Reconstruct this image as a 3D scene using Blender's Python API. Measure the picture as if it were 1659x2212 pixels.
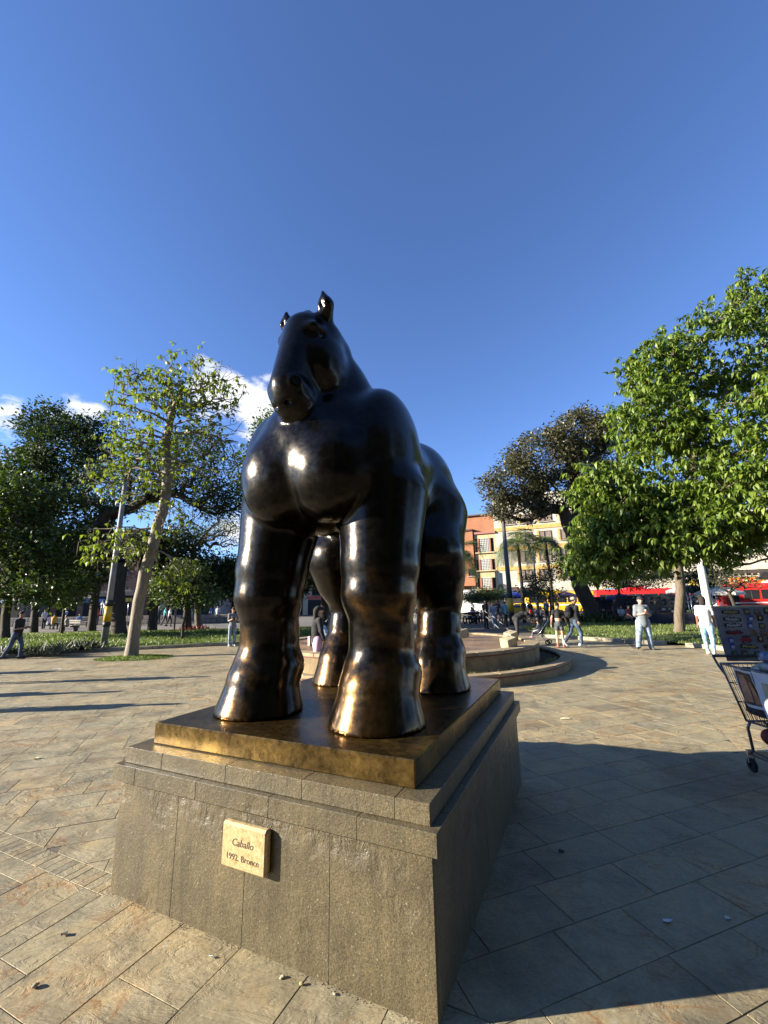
import bpy, bmesh, math, random
import numpy as np
from mathutils import Vector, Matrix, Euler

# ------------------------------------------------------------------ camera, sky, sun, exposure
for _o in list(bpy.data.objects):
    bpy.data.objects.remove(_o)
SC = bpy.context.scene
COL = SC.collection
R = math.radians
CAM_H, FPX, CX, CY, HOR, ROLL = 1.65, 900.0, 829.5, 1106.0, 1304.0, 1.0     # picture measured on a 1659 x 2212 grid
_th = math.atan((HOR - CY) / FPX)
_fw = np.array([0, math.cos(_th), math.sin(_th)])
_up0 = np.array([0, -math.sin(_th), math.cos(_th)])
_rt0 = np.array([1.0, 0, 0])
_rt = math.cos(R(ROLL)) * _rt0 - math.sin(R(ROLL)) * _up0
_up = math.sin(R(ROLL)) * _rt0 + math.cos(R(ROLL)) * _up0
cam_d = bpy.data.cameras.new('camera')
cam_d.sensor_fit = 'VERTICAL'
cam_d.sensor_height = 36.0
cam_d.lens = FPX / 2212.0 * 36.0
cam_d.clip_start = 0.05
cam_d.clip_end = 12000
cam = bpy.data.objects.new('camera', cam_d)
COL.objects.link(cam)
M4 = Matrix.Identity(4)
for i in range(3):
    M4[i][0] = _rt[i]; M4[i][1] = _up[i]; M4[i][2] = -_fw[i]
M4[2][3] = CAM_H
cam.matrix_world = M4
SC.camera = cam

SUN_DIR = R(6.0)        # direction in which shadows run, measured from +X towards +Y
SUN_EL = R(17.0)
sl = bpy.data.lights.new('sun', 'SUN')
sl.energy = 5.0
sl.angle = R(0.53)
sl.color = (1.0, 0.91, 0.76)
sun = bpy.data.objects.new('sun', sl)
COL.objects.link(sun)
_sd = Vector((math.cos(SUN_EL) * math.cos(SUN_DIR), math.cos(SUN_EL) * math.sin(SUN_DIR), -math.sin(SUN_EL)))
sun.rotation_euler = _sd.to_track_quat('-Z', 'Y').to_euler()

W = bpy.data.worlds.new('World')
SC.world = W
W.use_nodes = True
wn, wl = W.node_tree.nodes, W.node_tree.links
wn.clear()
w_out = wn.new('ShaderNodeOutputWorld')
w_bg = wn.new('ShaderNodeBackground')
w_sky = wn.new('ShaderNodeTexSky')
w_sky.sky_type = 'NISHITA'
w_sky.sun_disc = False
w_sky.sun_elevation = SUN_EL
# the sun stands opposite to the way the shadows run
w_sky.sun_rotation = math.atan2(-math.cos(SUN_DIR), -math.sin(SUN_DIR))
w_sky.altitude = 1500
w_sky.air_density = 1.0
w_sky.dust_density = 0.05
w_sky.ozone_density = 5.0
w_bg.inputs['Strength'].default_value = 0.077
SC.view_settings.view_transform = 'Standard'
SC.view_settings.look = 'None'
SC.view_settings.gamma = 1.0
SC.view_settings.exposure = 1.8
SC.view_settings.use_curve_mapping = False
SC.cycles.max_bounces = 6
SC.cycles.diffuse_bounces = 2
SC.cycles.glossy_bounces = 3
SC.cycles.transmission_bounces = 4
SC.cycles.caustics_reflective = False
SC.cycles.caustics_refractive = False

def g(x, y, z=0.0):
    """picture point -> world point on the level plane at height z"""
    d = _fw + _rt * (x - CX) / FPX + _up * (CY - y) / FPX
    t = (z - CAM_H) / d[2]
    return np.array([0, 0, CAM_H]) + t * d

def at(x, y, Y):
    d = _fw + _rt * (x - CX) / FPX + _up * (CY - y) / FPX
    t = Y / d[1]
    return np.array([0, 0, CAM_H]) + t * d

def proj(p):
    q = np.asarray(p, float) - [0, 0, CAM_H]
    z = q @ _fw
    return CX + FPX * (q @ _rt) / z, CY - FPX * (q @ _up) / z, z

# white fair-weather clouds low over the hills, all round the horizon
def clouds():
    tc = wn.new('ShaderNodeTexCoord')
    nz = wn.new('ShaderNodeTexNoise'); nz.inputs['Scale'].default_value = 13.0; nz.inputs['Detail'].default_value = 9.0; nz.inputs['Roughness'].default_value = 0.62
    mp = wn.new('ShaderNodeMapping'); mp.inputs['Scale'].default_value = (1, 1, 1.9)
    wl.new(tc.outputs['Generated'], mp.inputs['Vector']); wl.new(mp.outputs[0], nz.inputs['Vector'])
    acc = None
    spots = [((480, 850), .15, .58), ((565, 890), .15, .62), ((500, 1140), .12, .55), ((165, 890), .09, .52), ((2, 912), .085, .52), ((60, 985), .07, .45), ((580, 830), .07, .4)]
    dirs = []
    for (x, y), s, a in spots:
        d = _fw + _rt * (x - CX) / FPX + _up * (CY - y) / FPX
        dirs.append((d / np.linalg.norm(d), s, a))
    rng = random.Random(4)
    for k in range(9):                                     # the same kind of cloud round the rest of the horizon
        a = R(150 + k * 27 + rng.uniform(-8, 8)); e = R(rng.uniform(7, 20))
        dirs.append((np.array([math.cos(a) * math.cos(e), math.sin(a) * math.cos(e), math.sin(e)]), rng.uniform(.08, .18), .5))
    for d, s, a in dirs:
        dn = wn.new('ShaderNodeVectorMath'); dn.operation = 'DISTANCE'
        dn.inputs[1].default_value = tuple(d)
        wl.new(tc.outputs['Generated'], dn.inputs[0])
        mr = wn.new('ShaderNodeMapRange'); mr.inputs['From Min'].default_value = 0.0; mr.inputs['From Max'].default_value = s
        mr.inputs['To Min'].default_value = a; mr.inputs['To Max'].default_value = 0.0; mr.interpolation_type = 'SMOOTHSTEP'
        wl.new(dn.outputs['Value'], mr.inputs['Value'])
        if acc is None:
            acc = mr.outputs[0]
        else:
            mx = wn.new('ShaderNodeMath'); mx.operation = 'MAXIMUM'
            wl.new(acc, mx.inputs[0]); wl.new(mr.outputs[0], mx.inputs[1]); acc = mx.outputs[0]
    ad = wn.new('ShaderNodeMath'); ad.operation = 'ADD'
    wl.new(acc, ad.inputs[0]); wl.new(nz.outputs['Fac'], ad.inputs[1])
    cr = wn.new('ShaderNodeMapRange'); cr.interpolation_type = 'SMOOTHSTEP'
    cr.inputs['From Min'].default_value = 0.78; cr.inputs['From Max'].default_value = 1.06
    wl.new(ad.outputs[0], cr.inputs['Value'])
    mix = wn.new('ShaderNodeMix'); mix.data_type = 'RGBA'
    wl.new(cr.outputs[0], mix.inputs['Factor'])
    tint = wn.new('ShaderNodeMix'); tint.data_type = 'RGBA'; tint.blend_type = 'MULTIPLY'; tint.inputs['Factor'].default_value = 1.0
    wl.new(w_sky.outputs[0], tint.inputs['A']); tint.inputs['B'].default_value = (1.08, 1.0, 1.10, 1)      # the camera's white balance
    wl.new(tint.outputs['Result'], mix.inputs['A'])
    mix.inputs['B'].default_value = (4.4, 4.45, 4.6, 1)
    wl.new(mix.outputs['Result'], w_bg.inputs['Color'])
    wl.new(w_bg.outputs[0], w_out.inputs['Surface'])
clouds()

# ------------------------------------------------------------------ helpers: things, meshes, materials
def tag(o, label=None, cat=None, group=None, kind=None):
    if label: o['label'] = label
    if cat: o['category'] = cat
    if group: o['group'] = group
    if kind: o['kind'] = kind
    return o

def thing(name, label, cat, loc=(0, 0, 0), rz=0.0, group=None):
    o = bpy.data.objects.new(name, None)
    COL.objects.link(o)
    o.location = tuple(loc); o.rotation_euler = (0, 0, rz)
    o.empty_display_size = 0.1
    return tag(o, label, cat, group)

def link_mesh(name, me, material, parent=None, loc=None, rot=None):
    o = bpy.data.objects.new(name, me)
    COL.objects.link(o)
    if material is not None and not me.materials:
        me.materials.append(material)
    if parent is not None: o.parent = parent
    if loc is not None: o.location = tuple(loc)
    if rot is not None: o.rotation_euler = rot
    return o

def from_arrays(name, V, F, material, parent=None, smooth=False, loc=None, rot=None):
    """V (n,3), F list of faces or an (m,k) array"""
    me = bpy.data.meshes.new(name)
    V = np.asarray(V, np.float32)
    if isinstance(F, np.ndarray):
        m, k = F.shape
        me.vertices.add(len(V)); me.vertices.foreach_set('co', V.ravel())
        me.loops.add(m * k); me.loops.foreach_set('vertex_index', F.astype(np.int32).ravel())
        me.polygons.add(m); me.polygons.foreach_set('loop_start', np.arange(0, m * k, k, dtype=np.int32))
        me.update(calc_edges=True)
    else:
        me.from_pydata([tuple(v) for v in V], [], [tuple(f) for f in F])
        me.update()
    if smooth:
        me.polygons.foreach_set('use_smooth', np.ones(len(me.polygons), dtype=bool))
    return link_mesh(name, me, material, parent, loc, rot)

class MB:
    """collects shapes, then links them as ONE mesh object"""
    def __init__(s): s.v = []; s.f = []; s.sm = []
    def add(s, V, F, smooth=False):
        b = len(s.v); s.v += [tuple(map(float, v)) for v in V]; s.f += [tuple(b + i for i in f) for f in F]; s.sm += [smooth] * len(F); return s
    def box(s, c, d, rz=0.0, rx=0.0, ry=0.0, ch=0.0):
        cx, cy, cz = c; hx, hy, hz = d[0] / 2, d[1] / 2, d[2] / 2
        m = Euler((rx, ry, rz)).to_matrix()
        if ch <= 0:
            P = [(sx * hx, sy * hy, sz * hz) for sz in (-1, 1) for sx, sy in ((-1, -1), (1, -1), (1, 1), (-1, 1))]
            F = [(3, 2, 1, 0), (4, 5, 6, 7), (0, 1, 5, 4), (1, 2, 6, 5), (2, 3, 7, 6), (3, 0, 4, 7)]
        else:
            ch = min(ch, hx * .9, hy * .9, hz * .9)
            P = []; idx = {}
            for sx in (-1, 1):
                for sy in (-1, 1):
                    for sz in (-1, 1):
                        for ax in range(3):
                            q = [sx * hx, sy * hy, sz * hz]
                            for k in range(3):
                                if k != ax: q[k] -= (sx, sy, sz)[k] * ch
                            idx[(sx, sy, sz, ax)] = len(P); P.append(tuple(q))
            F = []
            for ax in range(3):
                o1, o2 = [k for k in range(3) if k != ax]
                for sg in (-1, 1):
                    q = []
                    for a, b in ((-1, -1), (1, -1), (1, 1), (-1, 1)):
                        t = [0, 0, 0]; t[ax] = sg; t[o1] = a; t[o2] = b
                        q.append(idx[(t[0], t[1], t[2], ax)])
                    flip = (sg == 1) == (ax == 1)
                    F.append(tuple(reversed(q)) if flip else tuple(q))
            for ax in range(3):              # edges along ax
                o1, o2 = [k for k in range(3) if k != ax]
                for a in (-1, 1):
                    for b in (-1, 1):
                        def I(e, face):
                            t = [0, 0, 0]; t[ax] = e; t[o1] = a; t[o2] = b
                            return idx[(t[0], t[1], t[2], face)]
                        q = [I(-1, o1), I(1, o1), I(1, o2), I(-1, o2)]
                        F.append(tuple(q) if (a * b > 0) == (ax != 1) else tuple(reversed(q)))
            for sx in (-1, 1):
                for sy in (-1, 1):
                    for sz in (-1, 1):
                        q = [idx[(sx, sy, sz, 0)], idx[(sx, sy, sz, 1)], idx[(sx, sy, sz, 2)]]
                        F.append(tuple(q) if sx * sy * sz > 0 else tuple(reversed(q)))
        P = [m @ Vector(p) + Vector((cx, cy, cz)) for p in P]
        return s.add(P, F)
    def tube(s, pts, rad, n=8, smooth=True, cap=True, sq=1.0):
        pts = [Vector(tuple(map(float, p))) for p in pts]
        if not hasattr(rad, '__len__'): rad = [rad] * len(pts)
        V = []; F = []
        up = Vector((0, 0, 1))
        prev = None
        for i, p in enumerate(pts):
            a = pts[min(i + 1, len(pts) - 1)] - pts[max(i - 1, 0)]
            a = a.normalized() if a.length > 1e-9 else Vector((0, 0, 1))
            if prev is None:
                x = a.cross(up) if abs(a.z) < .95 else a.cross(Vector((1, 0, 0)))
            else:
                x = prev - a * prev.dot(a)
            x = x.normalized(); prev = x
            y = a.cross(x)
            for k in range(n):
                t = 2 * math.pi * k / n
                V.append(p + (x * math.cos(t) + y * math.sin(t) * sq) * rad[i])
        for i in range(len(pts) - 1):
            for k in range(n):
                F.append((i * n + k, i * n + (k + 1) % n, (i + 1) * n + (k + 1) % n, (i + 1) * n + k))
        if cap:
            F.append(tuple(range(n - 1, -1, -1))); F.append(tuple((len(pts) - 1) * n + k for k in range(n)))
        return s.add(V, F, smooth)
    def lathe(s, prof, n=48, c=(0, 0, 0), closed=False, smooth=False):
        V = []; F = []; m = len(prof)
        for k in range(n):
            t = 2 * math.pi * k / n
            for r, z in prof: V.append((c[0] + r * math.cos(t), c[1] + r * math.sin(t), c[2] + z))
        for k in range(n):
            k2 = (k + 1) % n
            for i in range(m if closed else m - 1):
                j = (i + 1) % m
                F.append((k * m + i, k2 * m + i, k2 * m + j, k * m + j))
        return s.add(V, F, smooth)
    def disc(s, c, r, n=32, z=0):
        V = [(c[0] + r * math.cos(2 * math.pi * k / n), c[1] + r * math.sin(2 * math.pi * k / n), z) for k in range(n)]
        return s.add(V, [tuple(range(n))])
    def ell(s, c, r, n=12, m=8, rz=0.0, rx=0.0, ry=0.0):
        V = []; F = []
        M = Euler((rx, ry, rz)).to_matrix()
        for i in range(m + 1):
            ph = math.pi * i / m
            for k in range(n):
                t = 2 * math.pi * k / n
                V.append(M @ Vector((r[0] * math.sin(ph) * math.cos(t), r[1] * math.sin(ph) * math.sin(t), r[2] * math.cos(ph))) + Vector(c))
        for i in range(m):
            for k in range(n):
                F.append((i * n + k, (i + 1) * n + k, (i + 1) * n + (k + 1) % n, i * n + (k + 1) % n))
        return s.add(V, F, True)
    def quad(s, a, b, c, d): return s.add([a, b, c, d], [(0, 1, 2, 3)])
    def build(s, name, material, parent=None, loc=None, rot=None):
        me = bpy.data.meshes.new(name)
        me.from_pydata(s.v, [], s.f); me.update()
        me.polygons.foreach_set('use_smooth', s.sm)
        return link_mesh(name, me, material, parent, loc, rot)

def copy_tree(o, parent=None):
    c = o.copy(); COL.objects.link(c); c.parent = parent
    for ch in list(o.children):
        copy_tree(ch, c)
    return c

def nt(name):
    m = bpy.data.materials.new(name); m.use_nodes = True
    n = m.node_tree.nodes; l = m.node_tree.links
    return m, n, l, n['Principled BSDF']

def N(n, t, **kw):
    x = n.new(t)
    for k, v in kw.items():
        if k.startswith('i_'): x.inputs[k[2:].replace('_', ' ')].default_value = v
        else: setattr(x, k, v)
    return x

def ramp(n, stops):
    r = n.new('ShaderNodeValToRGB')
    e = r.color_ramp.elements
    e[0].position, e[0].color = stops[0][0], (*stops[0][1], 1)
    e[1].position, e[1].color = stops[-1][0], (*stops[-1][1], 1)
    for p, c in stops[1:-1]:
        k = e.new(p); k.color = (*c, 1)
    return r

def mixc(n, l, fac, a, b, mode='MIX'):
    m = n.new('ShaderNodeMix'); m.data_type = 'RGBA'; m.blend_type = mode
    for s, v in (('Factor', fac), ('A', a), ('B', b)):
        if isinstance(v, (int, float)): m.inputs[s].default_value = v
        elif isinstance(v, tuple): m.inputs[s].default_value = (*v, 1) if len(v) == 3 else v
        else: l.new(v, m.inputs[s])
    return m.outputs['Result']

_mc = {}
def flat(col, rough=0.6, metal=0.0, var=0.12, scale=9.0, bump=0.0, bscale=60.0, spec=0.5, name=None):
    """a plain painted or woven surface: its own colour with slight soiling"""
    key = (tuple(round(c, 3) for c in col), rough, metal, var, scale, bump, bscale)
    if key in _mc: return _mc[key]
    m, n, l, b = nt(name or 'surface')
    tc = N(n, 'ShaderNodeTexCoord')
    nz = N(n, 'ShaderNodeTexNoise', i_Scale=scale, i_Detail=5.0, i_Roughness=0.6)
    l.new(tc.outputs['Object'], nz.inputs['Vector'])
    lo = tuple(max(0, c * (1 - var * 1.6)) for c in col); hi = tuple(min(1, c * (1 + var)) for c in col)
    r = ramp(n, [(0.3, lo), (0.7, hi)])
    l.new(nz.outputs['Fac'], r.inputs[0]); l.new(r.outputs[0], b.inputs['Base Color'])
    b.inputs['Roughness'].default_value = rough; b.inputs['Metallic'].default_value = metal
    b.inputs['Specular IOR Level'].default_value = spec
    if bump:
        n2 = N(n, 'ShaderNodeTexNoise', i_Scale=bscale, i_Detail=4.0)
        l.new(tc.outputs['Object'], n2.inputs['Vector'])
        bp = N(n, 'ShaderNodeBump', i_Strength=bump, i_Distance=0.01)
        l.new(n2.outputs['Fac'], bp.inputs['Height']); l.new(bp.outputs[0], b.inputs['Normal'])
    _mc[key] = m
    return m

# ------------------------------------------------------------------ implicit surfaces for sculpted bodies
def cap(a, b, ra, rb=None, k=0.03, op='add'): return ('c', np.array(a, float), np.array(b, float), float(ra), float(ra if rb is None else rb), k, op)
def ell(c, r, k=0.03, op='add', rot=None):
    return ('e', np.array(c, float), np.array(r, float), None if rot is None else np.array(Euler(rot).to_matrix()).T, None, k, op)
def chain(pts, rad, k=0.03): return [cap(pts[i], pts[i + 1], rad[i], rad[i + 1], k) for i in range(len(pts) - 1)]

def sdf1(pr, P):
    t, a, b, c, e, k, op = pr
    q = P - a
    if t == 'c':
        ab = b - a; L = max(ab @ ab, 1e-12)
        h = np.clip(q @ ab / L, 0, 1)
        q = q - h[:, None] * ab
        return np.sqrt(np.einsum('ij,ij->i', q, q)) - (c + h * (e - c))
    if c is not None: q = q @ c.T
    q = q / b
    k0 = np.sqrt(np.einsum('ij,ij->i', q, q)); q = q / b
    return k0 * (k0 - 1) / (np.sqrt(np.einsum('ij,ij->i', q, q)) + 1e-9)

def sdf(prims, P):
    d = None
    for pr in prims:
        k, op = pr[5], pr[6]
        s = sdf1(pr, P)
        if d is None:
            d = s if op == 'add' else np.full(len(P), 9.0); continue
        if op == 'add':
            h = np.maximum(k - np.abs(d - s), 0) / k
            d = np.minimum(d, s) - h * h * k * .25
        elif op == 'sub':
            s = -s
            h = np.maximum(k - np.abs(d - s), 0) / k
            d = np.maximum(d, s) + h * h * k * .25
    return d

def sdf_mesh(prims, res, clip=None, smooth=1, cut=None):
    """surface nets over the implicit shape; clip = list of (axis, sign, value): keep sign*p[axis] > sign*value"""
    lo = np.full(3, 1e9); hi = -lo
    for t, a, b, c, e, k, op in prims:
        if op == 'sub': continue
        if t == 'c':
            lo = np.minimum(lo, np.minimum(a - c, b - e)); hi = np.maximum(hi, np.maximum(a + c, b + e))
        else:
            m = b if c is None else np.full(3, b.max())
            lo = np.minimum(lo, a - m); hi = np.maximum(hi, a + m)
    lo -= 3 * res + .02; hi += 3 * res + .02
    n = np.ceil((hi - lo) / res).astype(int) + 1
    D = np.ones(n, np.float32)
    B = 16
    ax = [lo[i] + res * np.arange(n[i]) for i in range(3)]
    rad = B * res * 0.5 * 1.7321
    bl = [(i, j, k) for i in range(0, n[0], B) for j in range(0, n[1], B) for k in range(0, n[2], B)]
    C = np.array([[lo[0] + (i + B / 2) * res, lo[1] + (j + B / 2) * res, lo[2] + (k + B / 2) * res] for i, j, k in bl])
    dc = sdf(prims, C)
    each = np.stack([sdf1(pr, C) for pr in prims], 1)
    ops = np.array([pr[6] == 'add' for pr in prims]); kk = np.array([pr[5] for pr in prims])
    near = each[:, ops].min(1)
    for bi, ((i, j, k), v) in enumerate(zip(bl, dc)):
        sl = (slice(i, min(i + B, n[0])), slice(j, min(j + B, n[1])), slice(k, min(k + B, n[2])))
        if abs(v) > rad * 1.6 + .06:
            D[sl] = v; continue
        X, Y, Z = np.meshgrid(ax[0][sl[0]], ax[1][sl[1]], ax[2][sl[2]], indexing='ij')
        P = np.stack([X.ravel(), Y.ravel(), Z.ravel()], 1)
        use = np.where(ops, each[bi] < near[bi] + 2.6 * rad + kk + .03, each[bi] < 1.6 * rad + kk + .03)
        D[sl] = sdf([pr for pr, u in zip(prims, use) if u], P).reshape(X.shape)
    if clip:
        for a, sgn, val in clip:
            sh = [1, 1, 1]; sh[a] = -1
            D = np.maximum(D, (sgn * (val - ax[a])).reshape(sh).astype(np.float32))
    if cut is not None:
        X, Y, Z = np.meshgrid(*ax, indexing='ij')
        D = np.maximum(D, cut(X, Y, Z).astype(np.float32))
    I = D < 0
    c8 = [(x, y, z) for x in (0, 1) for y in (0, 1) for z in (0, 1)]
    m = [k - 1 for k in n]
    def S(A, o): return A[o[0]:o[0] + m[0], o[1]:o[1] + m[1], o[2]:o[2] + m[2]]
    cnt = sum(S(I, o).astype(np.int8) for o in c8)
    act = (cnt > 0) & (cnt < 8)
    ids = np.argwhere(act)
    vid = np.full(act.shape, -1, np.int64); vid[act] = np.arange(len(ids))
    acc = np.zeros((len(ids), 3)); w = np.zeros(len(ids))
    vals = {o: D[ids[:, 0] + o[0], ids[:, 1] + o[1], ids[:, 2] + o[2]] for o in c8}
    for o in c8:
        for a in range(3):
            if o[a]: continue
            o2 = list(o); o2[a] = 1; o2 = tuple(o2)
            d0, d1 = vals[o], vals[o2]
            cr = (d0 < 0) != (d1 < 0)
            t = np.where(cr, d0 / np.where(cr, d0 - d1, 1), 0)
            p = np.tile(np.array(o, float), (len(ids), 1)); p[:, a] = t
            acc += p * cr[:, None]; w += cr
    V = lo + (ids + acc / w[:, None]) * res
    F = []
    for a in range(3):
        b, c = (a + 1) % 3, (a + 2) % 3
        s0 = [slice(1, m[0]), slice(1, m[1]), slice(1, m[2])]; s0[a] = slice(0, m[a])
        s1 = list(s0); s1[a] = slice(1, m[a] + 1)
        i0 = I[tuple(s0)]; i1 = I[tuple(s1)]
        off = np.array([1, 1, 1]); off[a] = 0
        for inside_first in (True, False):
            e = np.argwhere((i0 & ~i1) if inside_first else (~i0 & i1)) + off
            if not len(e): continue
            q = []
            for db, dc2 in ((1, 1), (0, 1), (0, 0), (1, 0)):
                z = e.copy(); z[:, b] -= db; z[:, c] -= dc2
                q.append(vid[z[:, 0], z[:, 1], z[:, 2]])
            q = np.stack(q, 1)
            F.append(q if inside_first else q[:, ::-1])
    F = np.concatenate(F)
    for _ in range(smooth):
        s = np.zeros_like(V); k = np.zeros(len(V))
        for i in range(4):
            a, b = F[:, i], F[:, (i + 1) % 4]
            np.add.at(s, a, V[b]); np.add.at(s, b, V[a]); np.add.at(k, a, 1); np.add.at(k, b, 1)
        V = V * .4 + .6 * s / np.maximum(k, 1)[:, None]
    return V, F

# ------------------------------------------------------------------ lettering (flat relief on real boards)
def letters(name, text, size, material, parent, loc, rot, shear=0.0, ext=0.002, align='CENTER', bold=False, spacing=1.0):
    cu = bpy.data.curves.new(name, 'FONT')
    cu.body = text; cu.size = size; cu.align_x = align; cu.align_y = 'CENTER'
    cu.extrude = ext; cu.shear = shear; cu.space_character = spacing; cu.resolution_u = 3
    if bold: cu.offset = size * .02
    o = bpy.data.objects.new(name, cu); COL.objects.link(o)
    dg = bpy.context.evaluated_depsgraph_get()
    me = bpy.data.meshes.new_from_object(o.evaluated_get(dg))
    bpy.data.objects.remove(o); bpy.data.curves.remove(cu)
    me.materials.clear()
    return link_mesh(name, me, material, parent, loc, rot)
# ------------------------------------------------------------------ the plaza: axes of pedestal and paving
E1 = np.array([0.9083, -0.4182, 0.0]); E2 = np.array([0.4182, 0.9083, 0.0])
PC = np.array([-0.2123, 3.6347, 0.0])
PW, PL = 2.04, 2.55
PED_RZ = math.atan2(E1[1], E1[0])
def ab(a, b, z=0.0): return PC + E1 * a + E2 * b + np.array([0, 0, z])

def stone_paving_mat():
    m, n, l, b = nt('cleft_sandstone')
    geo = N(n, 'ShaderNodeNewGeometry')
    tone = N(n, 'ShaderNodeAttribute', attribute_name='tone')
    off = N(n, 'ShaderNodeVectorMath', operation='MULTIPLY_ADD')
    l.new(tone.outputs['Vector'], off.inputs[0]); off.inputs[1].default_value = (37, 23, 11); l.new(geo.outputs['Position'], off.inputs[2])
    base = ramp(n, [(0.0, (0.266, 0.229, 0.146)), (0.2, (0.296, 0.251, 0.154)), (0.42, (0.315, 0.266, 0.161)), (0.6, (0.291, 0.255, 0.162)), (0.78, (0.335, 0.266, 0.151)), (0.9, (0.305, 0.264, 0.163)), (1.0, (0.366, 0.277, 0.149))])
    l.new(tone.outputs['Fac'], base.inputs[0])
    # mottling
    n1 = N(n, 'ShaderNodeTexNoise', i_Scale=3.2, i_Detail=7.0, i_Roughness=0.65, i_Distortion=0.6); l.new(off.outputs[0], n1.inputs['Vector'])
    r1 = ramp(n, [(0.28, (.62, .64, .66)), (0.5, (1, 1, 1)), (0.72, (1.2, 1.10, .93))]); l.new(n1.outputs['Fac'], r1.inputs[0])
    c = mixc(n, l, 1.0, base.outputs[0], r1.outputs[0], 'MULTIPLY')
    # rusty iron veins, only on part of the stones
    vn = N(n, 'ShaderNodeTexNoise', i_Scale=2.1, i_Detail=5.0, i_Roughness=0.55, i_Distortion=1.2); l.new(off.outputs[0], vn.inputs['Vector'])
    vr = ramp(n, [(0.485, (0, 0, 0)), (0.497, (1, 1, 1)), (0.503, (1, 1, 1)), (0.515, (0, 0, 0))]); l.new(vn.outputs['Fac'], vr.inputs[0])
    vm = N(n, 'ShaderNodeTexNoise', i_Scale=1.1, i_Detail=2.0); l.new(off.outputs[0], vm.inputs['Vector'])
    vmr = ramp(n, [(0.5, (0, 0, 0)), (0.6, (1, 1, 1))]); l.new(vm.outputs['Fac'], vmr.inputs[0])
    vf = mixc(n, l, 1.0, vr.outputs[0], vmr.outputs[0], 'MULTIPLY')
    vf2 = N(n, 'ShaderNodeMath', operation='MULTIPLY'); l.new(vf, vf2.inputs[0]); vf2.inputs[1].default_value = .75
    c = mixc(n, l, vf2.outputs[0], c, (.17, .085, .035))
    # rust bloom round the veins
    br = ramp(n, [(0.44, (0, 0, 0)), (0.5, (1, 1, 1)), (0.56, (0, 0, 0))]); l.new(vn.outputs['Fac'], br.inputs[0])
    bf = mixc(n, l, 1.0, br.outputs[0], vmr.outputs[0], 'MULTIPLY')
    bf2 = N(n, 'ShaderNodeMath', operation='MULTIPLY'); l.new(bf, bf2.inputs[0]); bf2.inputs[1].default_value = .35
    c = mixc(n, l, bf2.outputs[0], c, (.42, .25, .10))
    # dark trodden dirt
    n3 = N(n, 'ShaderNodeTexNoise', i_Scale=0.8, i_Detail=8.0, i_Roughness=0.7); l.new(geo.outputs['Position'], n3.inputs['Vector'])
    r3 = ramp(n, [(0.36, (.62, .61, .60)), (0.52, (1, 1, 1))]); l.new(n3.outputs['Fac'], r3.inputs[0])
    c = mixc(n, l, 1.0, c, r3.outputs[0], 'MULTIPLY')
    n4 = N(n, 'ShaderNodeTexNoise', i_Scale=55.0, i_Detail=3.0); l.new(off.outputs[0], n4.inputs['Vector'])
    r4 = ramp(n, [(0.3, (.86, .86, .86)), (0.7, (1.10, 1.10, 1.10))]); l.new(n4.outputs['Fac'], r4.inputs[0])
    c = mixc(n, l, 1.0, c, r4.outputs[0], 'MULTIPLY')
    # pale spots (gum)
    vo = N(n, 'ShaderNodeTexVoronoi', i_Scale=3.0); l.new(geo.outputs['Position'], vo.inputs['Vector'])
    vor = ramp(n, [(0.035, (1, 1, 1)), (0.05, (0, 0, 0))]); l.new(vo.outputs['Distance'], vor.inputs[0])
    vg = N(n, 'ShaderNodeMath', operation='MULTIPLY'); l.new(vor.outputs[0], vg.inputs[0]); vg.inputs[1].default_value = .45
    c = mixc(n, l, vg.outputs[0], c, (.40, .37, .31))
    l.new(c, b.inputs['Base Color'])
    rr = ramp(n, [(0.3, (.55, .55, .55)), (0.7, (.8, .8, .8))]); l.new(n1.outputs['Fac'], rr.inputs[0]); l.new(rr.outputs[0], b.inputs['Roughness'])
    b.inputs['Specular IOR Level'].default_value = .35
    # cleft relief: layered terraces + fine grain
    mp = N(n, 'ShaderNodeMapping'); mp.inputs['Rotation'].default_value = (0, 0, R(20)); mp.inputs['Scale'].default_value = (1.0, 2.1, 1)
    l.new(off.outputs[0], mp.inputs['Vector'])
    h1 = N(n, 'ShaderNodeTexNoise', i_Scale=2.6, i_Detail=9.0, i_Roughness=0.62, i_Distortion=0.9); l.new(mp.outputs[0], h1.inputs['Vector'])
    ml = N(n, 'ShaderNodeMath', operation='MULTIPLY'); l.new(h1.outputs['Fac'], ml.inputs[0]); ml.inputs[1].default_value = 9.0
    fr = N(n, 'ShaderNodeMath', operation='FRACT'); l.new(ml.outputs[0], fr.inputs[0])
    fl = N(n, 'ShaderNodeMath', operation='FLOOR'); l.new(ml.outputs[0], fl.inputs[0])
    sm = N(n, 'ShaderNodeMapRange', interpolation_type='SMOOTHSTEP'); sm.inputs['From Min'].default_value = .72; l.new(fr.outputs[0], sm.inputs['Value'])
    st = N(n, 'ShaderNodeMath', operation='ADD'); l.new(fl.outputs[0], st.inputs[0]); l.new(sm.outputs[0], st.inputs[1])
    s2 = N(n, 'ShaderNodeMath', operation='MULTIPLY'); l.new(st.outputs[0], s2.inputs[0]); s2.inputs[1].default_value = .14
    h2 = N(n, 'ShaderNodeTexNoise', i_Scale=28.0, i_Detail=5.0, i_Roughness=0.6); l.new(off.outputs[0], h2.inputs['Vector'])
    h2m = N(n, 'ShaderNodeMath', operation='MULTIPLY_ADD'); l.new(h2.outputs['Fac'], h2m.inputs[0]); h2m.inputs[1].default_value = .22; l.new(s2.outputs[0], h2m.inputs[2])
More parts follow.
